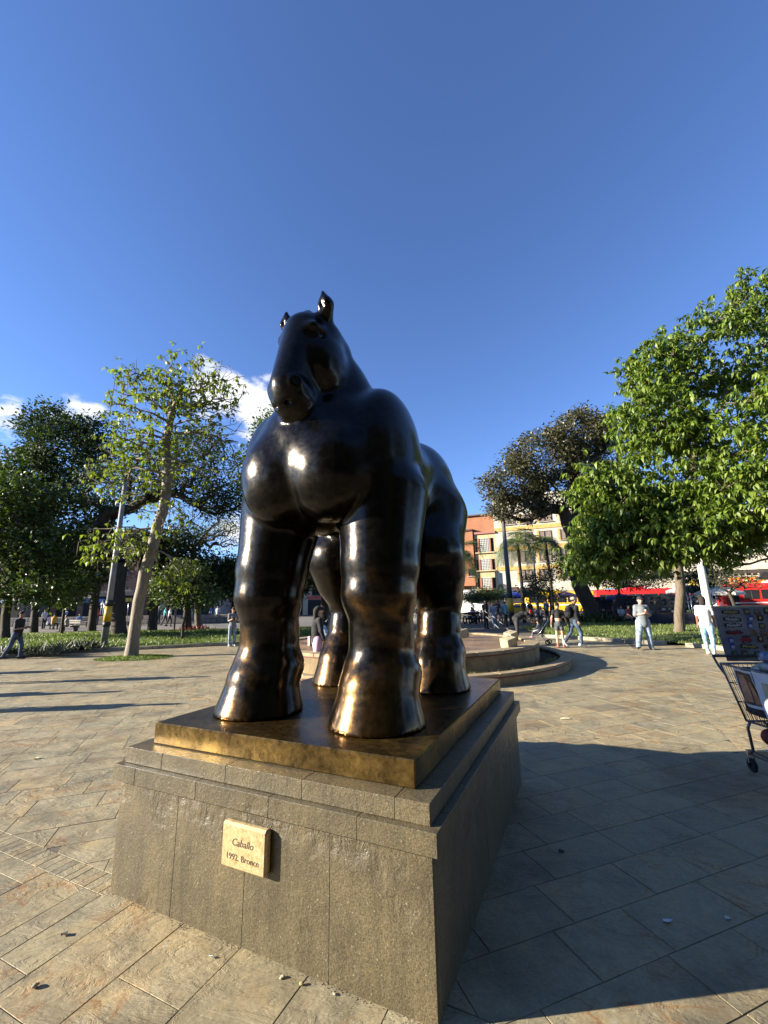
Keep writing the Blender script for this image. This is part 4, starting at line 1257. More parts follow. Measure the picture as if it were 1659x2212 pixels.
    # small trees on the right side
    sm = [('umbrella_tree', 'low flat umbrella-shaped tree beside the white truck', 36, [(1052, 1338), (1052, 1312), (1050, 1296)], .10, [(1050, 1285, 56, 12, 1.0), (1040, 1290, 40, 8, .6)], 260, 26, .15, LEAF_FINE, 51),
          ('young_tree', 'airy dark sapling right of the tall grey post', 30, [(1188, 1350), (1190, 1310), (1186, 1270)], .06, [(1165, 1250, 34, 18, 1.0), (1205, 1225, 32, 26, 1.0), (1180, 1285, 46, 16, 1.0), (1150, 1275, 26, 12, .5)], 230, 20, .15, LEAF_DARK, 52),
          ('umbrella_tree', 'thin-stemmed umbrella tree in front of the red bus', 30, [(1328, 1356), (1326, 1310), (1338, 1280)], .07, [(1370, 1252, 75, 20, 1.4), (1400, 1240, 60, 14, .8), (1330, 1255, 40, 18, .6)], 300, 20, .15, LEAF_DARK, 53),
          ('bare_shrub', 'leafless tangled shrub right of the white pole', 24, [(1592, 1345), (1588, 1310), (1575, 1280)], .09, [(1590, 1250, 45, 22, 1.0), (1560, 1240, 36, 28, 1.0), (1625, 1255, 40, 18, .7)], 420, 2, .12, LEAF_DARK, 54),
          ('broadleaf_tree', 'dark broadleaf tree standing behind the big bright tree', 31, [(1528, 1352), (1526, 1300), (1535, 1240)], .30, [(1520, 1255, 45, 45, 1.2), (1600, 1150, 120, 70, 1.8), (1540, 1060, 130, 90, 1.8), (1640, 960, 100, 100, 1.4)], 520, 22, .26, LEAF_DARK, 55)]
    for name, label, Y, tp, r0, bls, ntw, per, ll, mat, seed in sm:
        tr = pp(tp, Y); tr[0] = np.array([tr[0][0], tr[0][1], .03])
        tree(name, label, tr, r0, [blob(x, y, Y, rx, ry, w) for x, y, rx, ry, w in bls], ntw, per, ll, mat, M_BARKD, seed, group='small trees along the street', clump=.26, shell=.15, step=.5, tip_r=.007, sides=5)
make_trees()

# palms: a ringed stem and arching feathered fronds
M_PALM = blade_mat((.035, .065, .018), (.12, .16, .05), .2, .4)
def palm(label, tp, Y, r, nfr, L, seed, droop=1.0):
    rs = np.random.RandomState(seed)
    pts = pp(tp, Y); pts[0] = np.array([pts[0][0], pts[0][1], .0])
    base = pts[0]
    root = thing('palm_tree', label, 'palm', base, 0, 'palms along the street')
    full = []
    for a, b_ in zip(pts[:-1], pts[1:]):
        full += [a + (b_ - a) * t for t in np.linspace(0, 1, 10, endpoint=False)]
    full.append(pts[-1])
    MB().tube([p - base for p in full], [r * (1.25 - .4 * i / len(full)) * (1 + .07 * (i % 2)) for i in range(len(full))], 9).build('trunk', M_BARKD, root)
    top = pts[-1] - base
    for k in range(nfr):
        az = 2 * math.pi * k / nfr + rs.normal(0, .2); el = R(rs.uniform(-5, 70)); Lk = L * rs.uniform(.8, 1.1)
        d = np.array([math.cos(az) * math.cos(el), math.sin(az) * math.cos(el), math.sin(el)])
        cur = top.copy(); path = [cur.copy()]; n = 12
        for i in range(n):
            d = unit(d + np.array([0, 0, -.16 * droop * (1 + i * .12)])); cur = cur + d * Lk / n; path.append(cur.copy())
        m = MB().tube(path, [.03 * (1 - .8 * i / n) for i in range(n + 1)], 4)
        for i in range(2, n + 1):
            t = unit(path[i] - path[i - 1]); s = unit(np.cross(t, [0, 0, 1])); u = np.cross(s, t)
            for q in range(3):
                pos = path[i - 1] + (path[i] - path[i - 1]) * q / 3
                for sg in (-1, 1):
                    ll = Lk * .26 * math.sin(math.pi * min(.97, (i + q / 3) / (n + 1.2)) ** .8) + .05
                    dirn = unit(s * sg + t * .55 + u * rs.uniform(-.15, .35)); wv = np.cross(dirn, u) * .022
                    tip = pos + dirn * ll + np.array([0, 0, -.28 * ll])
                    m.add([pos - wv, pos + wv, (pos + tip) / 2 + wv * .9 + [0, 0, .03], tip, (pos + tip) / 2 - wv * .9 + [0, 0, .03]], [(0, 1, 2, 3, 4)])
        m.build('frond', M_PALM, root)
palm('thick-stemmed palm with a heavy dark head behind the horse rump', [(988, 1340), (990, 1260), (991, 1190)], 38, .24, 17, 3.6, 61, 1.3)
palm('slim palm with arching fronds just right of the tall grey post', [(1133, 1345), (1128, 1270), (1117, 1168)], 34, .12, 13, 3.2, 62, 1.3)
palm('slim palm half hidden behind the dark spreading tree', [(1196, 1345), (1190, 1260), (1178, 1170)], 35, .12, 13, 3.0, 63, 1.3)
palm('small palm top peeping out at the left edge', [(-8, 1380), (-4, 1200), (2, 1010)], 30, .15, 14, 2.6, 64, 1.0)
# ------------------------------------------------------------------ houses across the street: facades run along E1
FP0 = np.array([16.6, 65.0, 0.0])            # a point of the facade line
def fac(x, y, out=0.0):
    """picture point -> (s along the facade, height) on the facade plane pushed 'out' towards the viewer"""
    d = _fw + _rt * (x - CX) / FPX + _up * (CY - y) / FPX
    o = np.array([0, 0, CAM_H]); p0 = FP0 - E2 * out
    t = ((p0 - o) @ E2) / (d @ E2); p = o + t * d
    return (p - FP0) @ E1, p[2]
def facrect(x0, y0, x1, y1, out=0.0):
    """measured at its middle, so that uprights stay upright"""
    xm, ym = (x0 + x1) / 2, (y0 + y1) / 2
    s0 = fac(x0, ym, out)[0]; s1 = fac(x1, ym, out)[0]
    return s0, s1, fac(xm, y1, out)[1], fac(xm, y0, out)[1]
def house(name, label, s0, s1, h, depth=12, wallmat=None, out=0.0):
    p = FP0 + E1 * (s0 + s1) / 2 - E2 * out
    root = thing(name, label, 'building', p, PED_RZ)
    root['_s'] = (s0 + s1) / 2
    return root
def brick_mat(c1, c2, mortar, sc=1.0):
    m, n, l, b = nt('brickwork')
    tc = N(n, 'ShaderNodeTexCoord')
    mp = N(n, 'ShaderNodeMapping'); mp.inputs['Rotation'].default_value = (R(90), 0, 0); l.new(tc.outputs['Object'], mp.inputs['Vector'])
    br = N(n, 'ShaderNodeTexBrick'); br.inputs['Color1'].default_value = (*c1, 1); br.inputs['Color2'].default_value = (*c2, 1); br.inputs['Mortar'].default_value = (*mortar, 1)
    br.inputs['Scale'].default_value = sc; br.inputs['Brick Width'].default_value = .26; br.inputs['Row Height'].default_value = .085; br.inputs['Mortar Size'].default_value = .01
    l.new(mp.outputs[0], br.inputs['Vector'])
    nz = N(n, 'ShaderNodeTexNoise', i_Scale=.7, i_Detail=6.0); l.new(tc.outputs['Object'], nz.inputs['Vector'])
    rr = ramp(n, [(.3, (.75, .75, .75)), (.7, (1.1, 1.1, 1.1))]); l.new(nz.outputs['Fac'], rr.inputs[0])
    l.new(mixc(n, l, 1.0, br.outputs['Color'], rr.outputs[0], 'MULTIPLY'), b.inputs['Base Color']); b.inputs['Roughness'].default_value = .9
    return m
M_BRICK = brick_mat((.42, .155, .07), (.34, .12, .055), (.30, .17, .10))
def stained(c, v=.25, name='stained_plaster'):
    m, n, l, b = nt(name)
    tc = N(n, 'ShaderNodeTexCoord')
    n1 = N(n, 'ShaderNodeTexNoise', i_Scale=.5, i_Detail=9.0, i_Roughness=.7); l.new(tc.outputs['Object'], n1.inputs['Vector'])
    mp = N(n, 'ShaderNodeMapping'); mp.inputs['Scale'].default_value = (3, 3, .25); l.new(tc.outputs['Object'], mp.inputs['Vector'])
    n2 = N(n, 'ShaderNodeTexNoise', i_Scale=1.0, i_Detail=6.0); l.new(mp.outputs[0], n2.inputs['Vector'])
    r1 = ramp(n, [(.3, tuple(x * (1 - v * 1.5) for x in c)), (.6, c)]); l.new(n1.outputs['Fac'], r1.inputs[0])
    r2 = ramp(n, [(.3, (.8, .78, .75)), (.6, (1.04, 1.04, 1.04))]); l.new(n2.outputs['Fac'], r2.inputs[0])
    l.new(mixc(n, l, 1.0, r1.outputs[0], r2.outputs[0], 'MULTIPLY'), b.inputs['Base Color']); b.inputs['Roughness'].default_value = .88
    return m
M_CREAM = stained((.50, .46, .375)); M_YPLAST = stained((.52, .41, .22)); M_YBAND = flat((.46, .30, .09), .8, var=.2, scale=2, name='yellow_paint')
M_GLASS = flat((.02, .022, .025), .08, var=.2, name='window_glass'); M_FRAME = flat((.09, .055, .035), .6, name='brown_frame')
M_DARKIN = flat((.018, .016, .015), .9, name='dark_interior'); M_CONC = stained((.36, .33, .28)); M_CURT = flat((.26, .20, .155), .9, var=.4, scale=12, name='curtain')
M_WHITE = flat((.72, .71, .68), .6, name='white_paint'); M_RED = flat((.50, .02, .02), .35, name='red_paint'); M_YEL = flat((.58, .36, .02), .35, name='yellow_enamel')
M_LATT = flat((.42, .42, .38), .8, name='lattice_block')

def window(root, s0, s1, z0, z1, y=0.0, frame=M_FRAME, kind='glass', mull=2, sill=True, deep=.10):
    """an opening with reveal, frame, pane and sill, set into the wall whose face lies at local y"""
    w, h = s1 - s0, z1 - z0; cx, cz = (s0 + s1) / 2, (z0 + z1) / 2
    f = MB()
    t = .08
    for dx in (-w / 2 + t / 2, w / 2 - t / 2): f.box((dx, 0, 0), (t, deep, h))
    for dz in (-h / 2 + t / 2, h / 2 - t / 2): f.box((0, 0, dz), (w - 2 * t, deep, t))
    for k in range(1, mull): f.box((-w / 2 + w * k / mull, .01, 0), (.05, deep - .03, h - 2 * t))
    o = f.build('window', frame, root, (cx, y - deep / 2 + .012, cz))
    MB().box((0, 0, 0), (w - 2 * t + .01, .015, h - 2 * t + .01)).build('pane', M_GLASS, o, (0, deep / 2 - .022, 0))
    if kind == 'curtain':
        m = MB()
        n = 8
        for k in range(n):
            if k in (3,): continue
            xx = -w / 2 + t + (w - 2 * t) * (k + .5) / n
            m.box((xx, 0, 0), ((w - 2 * t) / n * .8, .02, h - 2 * t - .05))
        m.build('curtain', M_CURT, o, (0, deep / 2 - .045, 0))
    if sill: MB().box((0, 0, 0), (w + .3, .22, .10)).build('sill', M_CONC, o, (0, -.06, -h / 2 - .05))
    return o

def houses():
    # --- orange brick house
    s0 = fac(950, 1250)[0]; s1 = fac(1028, 1250)[0]
    top = fac(1005, 1148)[1]; zov = fac(1005, 1266)[1]
    r = house('brick_house', 'orange brick house with a jutting bay behind the palm', s0, s1, top)
    ox = r['_s']; w = s1 - s0
    L = lambda a: a - ox
    MB().box((0, 5.6, top / 2), (w - .1, 10, top)).build('wall', stained((.30, .16, .09)), r)
    MB().box((0, .2, (zov + top) / 2), (w - .02, 1.2, top - zov)).build('bay', M_BRICK, r)
    MB().box((0, .1, top + .12), (w + .2, 1.6, .24)).build('roof_edge', flat((.13, .06, .045), .8, name='tile_edge'), r)
    yb = -.4
    for x0, y0, x1, y1 in ((997, 1195, 1015, 1208), (1013, 1229, 1026, 1245), (1001, 1229, 1009, 1236), (975, 1196, 990, 1209), (972, 1230, 988, 1245)):
        a0, a1, z0, z1 = facrect(x0, y0, x1, y1)
        window(r, L(a0), L(a1), z0, z1, yb, mull=2)
    a0, a1, z0, z1 = facrect(1017, 1268, 1029, 1286)
    d = MB().box((0, 0, 0), (a1 - a0, .08, zov - .05)).build('door', flat((.42, .45, .45), .5, name='grey_door'), r, (L(a0) + .5, .55, zov / 2))
    MB().box((0, 0, 0), (.05, .06, .2)).build('handle', M_FRAME, d, (.35, -.06, 0))
    MB().box((0, 0, 0), (1.2, .1, 1.2)).build('shop_opening', M_DARKIN, r, (L(a0) - 1.4, .56, zov - 1.2))
    # lime green pylon sign
    a0, a1, z0, z1 = facrect(993, 1212, 1001, 1290, 3)
    p = FP0 + E1 * (a0 + a1) / 2 - E2 * 3
    gs = thing('sign_pylon', 'tall lime green sign column in front of the brick house', 'sign', p, PED_RZ)
    MB().box((0, 0, z1 / 2), (a1 - a0, .4, z1), ch=.03).build('column', flat((.42, .62, .03), .5, name='lime_paint'), gs)
    MB().box((0, 0, z1 / 2), ((a1 - a0) * .55, .46, z1 * .12)).build('panel', flat((.30, .46, .02), .5, name='lime_dark'), gs)
    # --- yellow plaster house with lattice windows
    s0 = fac(1028, 1230)[0] + .02; s1 = fac(1074, 1230)[0]
    ztop = fac(1050, 1150)[1]; zpar = fac(1050, 1112)[1]
    r = house('plaster_house', 'narrow yellow plaster house with three lattice-block windows and brick parapet', s0, s1, zpar)
    ox = r['_s']; w = s1 - s0; L = lambda a: a - ox
    MB().box((0, 6, ztop / 2), (w, 12, ztop)).build('wall', M_YPLAST, r)
    MB().box((-.6, 6, (ztop + zpar) / 2 + .01), (w + 1.2, 11.6, zpar - ztop)).build('parapet', M_BRICK, r)
    MB().box((-.6, 5.9, ztop - .05), (w + 1.5, 12.3, .35)).build('cornice', flat((.30, .13, .10), .8, name='pink_cornice'), r)
    MB().box((-.6, 5.9, zpar + .1), (w + 1.6, 12.2, .2)).build('roof_edge', flat((.10, .06, .05), .8, name='tile_edge2'), r)
    for x0, y0, x1, y1 in ((1036, 1163, 1057, 1193), (1039, 1208, 1060, 1232), (1042, 1248, 1062, 1272)):
        a0, a1, z0, z1 = facrect(x0, y0, x1, y1)
        wx, hz = a1 - a0, z1 - z0
        o = MB().box((0, 0, 0), (wx + 1.3, .04, hz)).build('window', M_DARKIN, r, (L((a0 + a1) / 2), -.021, (z0 + z1) / 2))
        for sg in (-1, 1): MB().box((0, 0, 0), (.26, .2, hz)).build('jamb', flat((.28, .11, .06), .8, name='brown_jamb'), o, (sg * (wx / 2 + .14), -.12, 0))
        m = MB(); nx, nz = 6, 7
        for i in range(nx + 1): m.box((-wx / 2 + wx * i / nx, 0, 0), (.10, .12, hz))
        for j in range(nz + 1): m.box((0, .006, -hz / 2 + hz * j / nz), (wx, .11, .10))
        m.build('lattice', M_LATT, o, (0, -.10, 0))
        MB().box((0, 0, 0), (wx + 1.4, .3, .16)).build('sill', M_YPLAST, o, (0, -.14, -hz / 2 - .08))
    a0, a1, z0, z1 = facrect(1030, 1284, 1072, 1300)
    MB().box((0, 0, 0), (w - .3, .08, 3.0)).build('shop_opening', M_DARKIN, r, (0, -.045, 1.5))
    MB().box((0, 0, 0), (w - .2, .9, .25)).build('awning', flat((.30, .10, .07), .8, name='awning_red'), r, (0, -.4, 3.1))
    # --- hotel
    s0 = s1 + .02; s1 = fac(1300, 1230)[0]
    ztop = fac(1090, 1078)[1]
    r = house('hotel_building', 'cream hotel with yellow bands and curtained windows behind the dark tree', s0, s1, ztop)
    ox = r['_s']; w = s1 - s0; L = lambda a: a - ox
    MB().box((0, 6, ztop / 2), (w, 12, ztop)).build('wall', M_CREAM, r)
    MB().box((0, 5.9, ztop + .15), (w + .3, 12.3, .3)).build('cornice', M_CREAM, r)
    rows = []
    for y0, y1 in ((1181, 1190), (1224, 1232), (1139, 1147)):
        a, b_, z0, z1 = facrect(1078, y0, 1120, y1); rows.append((z0, z1))
        MB().box((0, 0, 0), (w + .02, .10, z1 - z0)).build('yellow_band', M_YBAND, r, (0, -.051, (z0 + z1) / 2))
    for xs in (1092, 1130, 1172, 1218, 1262):
        for (y0, y1) in ((1190, 1214), (1231, 1254), (1150, 1172), (1112, 1130)):
            if xs == 1092 and y0 != 1112: continue
            a0, a1, z0, z1 = facrect(xs - 6, y0, xs + 20, y1)
            # rows are level: take the heights at one place
            _, _, z0, z1 = facrect(1123, y0, 1149, y1)
            o = window(r, L(a0), L(a1), z0, z1, -.0, kind='curtain', mull=2)
            MB().box((0, 0, 0), (.3, .08, z1 - z0 + .3)).build('yellow_trim', M_YBAND, o, (-(a1 - a0) / 2 - .22, .01, 0))
    a0, a1, z0, z1 = facrect(1107, 1273, 1153, 1281, .6)
    c = L((a0 + a1) / 2)
    sg = MB().box((0, 0, 0), (a1 - a0 + .8, .25, 1.5), ch=.03).build('sign_board', flat((.035, .03, .03), .5, name='sign_black'), r, (c, -.30, (z0 + z1) / 2 - .1))
    red = flat((.80, .03, .03), .4, name='sign_red')
    letters('lettering', 'PLaZa HOTEL', .82, red, sg, (0, -.14, .12), (R(90), 0, 0), ext=.03, bold=True, shear=.08)
    for k, dx in enumerate((-.35, .25, .8)):
        MB().box((0, 0, 0), (.55, .05, .75), ry=R(-18 + 16 * k), ch=.02).build('white_fan', M_WHITE, sg, (dx, -.10, .95))
    MB().box((0, 0, 0), (a1 - a0 + 1.5, 1.6, .25)).build('canopy', flat((.05, .045, .04), .8, name='dark_canopy'), r, (c, -.8, 3.25))
    MB().box((0, 0, 0), (w - 1.2, .10, 3.0)).build('shop_opening', M_DARKIN, r, (.2, -.06, 1.5))
    a0, a1, z0, z1 = facrect(1077, 1267, 1095, 1284, .8)
    dish = MB().lathe([(.02, 0), (.4, .05), (.75, .18), (.95, .32)], 20, smooth=True)
    o = dish.build('satellite_dish', flat((.10, .10, .10), .5, name='dish_grey'), r, (L((a0 + a1) / 2), -.35, (z0 + z1) / 2), (R(65), 0, R(20)))
    # street lamp bracket on the roof
    a0, a1, z0, z1 = facrect(1047, 1098, 1070, 1118)
    m = MB().tube([(0, 0, 0), (-.2, -.1, .9), (-.8, -.2, 1.25), (-1.5, -.25, 1.1)], .05, 6)
    m.lathe([(.02, .25), (.10, .2), (.28, -.1), (.26, -.12)], 12, (-1.6, -.25, .95))
    o = m.build('roof_lamp', M_FRAME, r, (L(s0) + .6, -.1, ztop - .6))
    # --- long cream house on the right
    s0b = s1 + .03; s1b = fac(1760, 1250)[0]
    ztop = fac(1400, 1120)[1]
    r = house('long_building', 'long cream shop building with bright banners at the right edge', s0b, s1b, ztop)
    ox = r['_s']; w = s1b - s0b; L = lambda a: a - ox
    M_CREAM2 = stained((.56, .50, .39))
    MB().box((0, 6, ztop / 2), (w, 12, ztop)).build('wall', M_CREAM2, r)
    zc = fac(1600, 1229)[1]
    MB().box((0, .2, zc + .9), (w + .02, 1.7, 2.1)).build('balcony_front', M_CREAM2, r)
    for x0 in (1395, 1425, 1475, 1530, 1590, 1640, 1690):
        _, _, z0, z1 = facrect(1420, 1180, 1456, 1200)
        a0, a1, _, _ = facrect(x0, 1216, x0 + 24, 1240)
        window(r, L(a0), L(a1), zc + 2.3, zc + 4.4, -.0, frame=flat((.02, .05, .25), .5, name='blue_frame') if x0 == 1590 else M_FRAME, mull=2)
    a0, a1, z0, z1 = facrect(1420, 1217, 1456, 1243, .7)
    window(r, L(a0), L(a1), zc - .1 + .35, zc + 1.7, -.66, kind='curtain', mull=2)
    MB().box((0, 0, 0), (w - .2, .10, 2.9)).build('shop_opening', M_DARKIN, r, (0, -.06, 1.45))
    MB().box((0, 0, 0), (w - .1, .5, .35)).build('fascia', flat((.05, .04, .035), .8, name='dark_fascia'), r, (0, -.3, zc - .32))
    # railing of white slats
    a0, a1, z0, z1 = facrect(1555, 1231, 1720, 1241, .7)
    k = 0; x = a0
    zr = zc - 1.0
    while x < a1:
        MB().box((0, 0, 0), (.16, .05, .9)).build('railing_slat', flat((.50, .46, .38), .7, name='slat_cream'), r, (L(x), -.72, zr)); x += .62
    MB().box((0, 0, 0), (a1 - a0, .08, .08)).build('rail', M_FRAME, r, (L((a0 + a1) / 2), -.78, zr + .45))
    # banners (flat printed sheets on boards)
    def board(name, x0, y0, x1, y1, col, out=.95, th=.06):
        a0, a1, z0, z1 = facrect(x0, y0, x1, y1, out)
        return MB().box((0, 0, 0), (a1 - a0, th, z1 - z0), ch=.01).build(name, col, r, (L((a0 + a1) / 2), -out, (z0 + z1) / 2)), a1 - a0, z1 - z0
    o, bw, bh = board('banner', 1576, 1246, 1700, 1273, flat((.70, .24, .02), .5, var=.25, scale=1.2, name='orange_banner'))
    for i in range(3):
        for j in range(2):
            dx = -bw / 2 + bw * (.09 + .19 * i); dz = bh * (.22 - .46 * j)
            MB().ell((0, 0, 0), (bw * .075, .02, bh * .19), 14, 8).build('printed_plate', flat((.62, .05, .02), .5, name='print_red'), o, (dx, -.035, dz))
            MB().ell((0, 0, 0), (bw * .05, .02, bh * .10), 14, 8).build('printed_food', flat((.80, .62, .30), .5, var=.5, scale=5, name='print_food'), o, (dx + .05, -.052, dz + .03))
    # a printed figure in a black hat, plain shapes
    m = MB().ell((0, 0, .55), (1.1, .02, .22), 14, 6).ell((0, -.01, .85), (.55, .02, .42), 14, 6)
    m.build('printed_hat', flat((.015, .013, .013), .6, name='print_black'), o, (bw * .16, -.045, bh * .02))
    MB().ell((0, 0, 0), (.55, .02, .42), 12, 6).ell((.35, -.003, -.55), (.8, .02, .42), 12, 6).build('printed_scarf', flat((.78, .74, .66), .6, name='print_white'), o, (bw * .16, -.06, bh * -.06))
    o, bw, bh = board('banner', 1346, 1267, 1402, 1283, flat((.62, .05, .16), .5, name='pink_banner'))
    letters('lettering', '15.000', bh * .95, M_WHITE, o, (bw * .14, -.035, 0), (R(90), 0, 0), ext=.01, bold=True)
    o, bw, bh = board('banner', 1304, 1268, 1345, 1283, flat((.62, .45, .12), .5, name='gold_banner'))
    MB().box((0, 0, 0), (bw * .55, .02, bh * .75)).build('printed_panel', flat((.20, .42, .62), .5, var=.4, scale=2, name='print_blue'), o, (-bw * .15, -.042, 0))
    MB().box((0, 0, 0), (bw * .5, .02, bh * .2)).build('printed_panel', flat((.60, .06, .12), .5, name='print_rose'), o, (-bw * .1, -.055, 0))
    o, bw, bh = board('banner', 1490, 1254, 1506, 1280, flat((.72, .50, .03), .5, name='yellow_banner'))
    for k in range(4): MB().box((0, 0, 0), (bw * .7, .02, bh * .08)).build('printed_line', M_FRAME, o, (0, -.042, bh * (.3 - .19 * k)))
    # green awning with lettering
    a0, a1, z0, z1 = facrect(1530, 1275, 1580, 1284, 1.6)
    gm = flat((.03, .36, .22), .7, name='green_awning')
    V = []; F = []; n = 14; W2 = a1 - a0
    for i in range(n + 1):
        x = -W2 / 2 + W2 * i / n
        V += [(x, 1.2, .55), (x, 0, .30), (x, -.01, -.12 - (.10 if i % 2 else 0))]
    for i in range(n): F += [(i * 3, i * 3 + 3, i * 3 + 4, i * 3 + 1), (i * 3 + 1, i * 3 + 4, i * 3 + 5, i * 3 + 2)]
    o = MB().add(V, F).build('awning', gm, r, (L((a0 + a1) / 2), -1.6, (z0 + z1) / 2))
    letters('lettering', 'AVIPISO', .42, flat((.60, .80, .70), .6, name='mint_letters'), o, (0, -.03, .07), (R(90), 0, 0), ext=.01)
    # --- buildings behind the park on the left, glimpsed between the trees
    for (x0, x1, Y, yt, mat, lab, nm) in ((60, 290, 62, 1150, stained((.27, .15, .10)), 'red brick block behind the park trees on the left', 'brick_house'), (296, 470, 66, 1225, stained((.40, .38, .34)), 'grey block behind the park with dark parasols before it', 'grey_house'), (-120, 52, 58, 1180, stained((.24, .20, .17)), 'brown block at the far left behind the trees', 'brown_house'), (480, 930, 72, 1262, stained((.52, .42, .30)), 'low pale shop row seen between the legs of the horse', 'shop_row')):
        p0, p1 = at(x0, 1300, Y), at(x1, 1300, Y); h = at((x0 + x1) / 2, yt, Y)[2]
        c = (p0 + p1) / 2; w = p1[0] - p0[0]
        r = thing(nm, lab, 'building', (c[0], Y, 0), 0)
        MB().box((0, 5, h / 2), (w, 10, h)).build('wall', mat, r)
        MB().box((0, 4.8, h + .15), (w + .4, 10.3, .3)).build('roof_edge', M_FRAME, r)
        n = max(2, int(w / 3.4))
        for i in range(n):
            for j in range(1, max(2, int(h / 3.2))):
                if j * 3.2 + 1.6 > h: continue
                window(r, -w / 2 + w * (i + .5) / n - .7, -w / 2 + w * (i + .5) / n + .7, j * 3.2, j * 3.2 + 1.5, 0, mull=2)
        for i in range(n):
            MB().box((0, 0, 0), (w / n * .75, .08, 2.5)).build('shop_opening', M_DARKIN, r, (-w / 2 + w * (i + .5) / n, -.05, 1.25))
            MB().box((0, 0, 0), (w / n * .8, .10, .5)).build('shop_sign', flat(((.55, .08, .06), (.65, .60, .5), (.10, .25, .45), (.6, .4, .05))[(i + int(x0)) % 4], .6, name='shop_sign'), r, (-w / 2 + w * (i + .5) / n, -.07, 2.85))
houses()

# ------------------------------------------------------------------ posts
M_GALV = flat((.22, .22, .22), .6, var=.2, scale=4, name='grey_post'); M_BLACK = flat((.02, .02, .02), .6, name='black_paint'); M_YPOST = flat((.62, .38, .02), .5, name='yellow_band_paint')
def post(name, label, p, H, r0, r1, mat, band=None, lean=(0, 0), extra=None):
    o = thing(name, label, 'post', (p[0], p[1], p[2] if len(p) > 2 else 0))
    f = lambda z: (lean[0] * z, lean[1] * z, z)
    MB().tube([f(0), f(H * .5), f(H)], [r0, (r0 + r1) / 2, r1], 14).build('shaft', mat, o)
    if band:
        for z0, z1, m in band:
            MB().tube([f(z0), f(z1)], [r0 * 1.03 + .004] * 2, 14).build('painted_band', m, o)
    return o
p = g(223, 1402); p[2] = .08
post('lamp_post', 'tall grey post with black and yellow bands on the left lawn', p, 7.2, .135, .09, M_GALV, [(.82, 1.02, M_BLACK), (1.021, 1.66, M_YPOST), (1.661, 1.92, M_BLACK)], (.012, 0))
p = g(1107, 1350)
post('lamp_post', 'tall dark grey post with yellow band by the slim palm', p, (at(1092, 1112, p[1])[2]), .20, .13, flat((.085, .085, .09), .6, name='dark_post'), [(.7, .95, M_BLACK), (.951, 1.9, M_YPOST), (1.901, 2.15, M_BLACK)], (-.01, 0))
p = g(1165, 1345)
post('lamp_post', 'slim grey post half hidden by the airy sapling', p, at(1160, 1180, p[1])[2], .11, .08, M_GALV)
p = at(1540, 1360, 22)
post('lamp_post', 'thick white post behind the woman in the white T-shirt', (p[0], 22, 0), at(1515, 1190, 22)[2], .20, .155, flat((.68, .66, .60), .6, var=.12, scale=3, name='white_post'), lean=(-.012, 0))
p = at(377, 1350, 32)
post('lamp_post', 'thin dark pole rising over the flat-topped tree', (p[0], 32, 0), at(379, 1118, 32)[2], .07, .05, M_GALV)
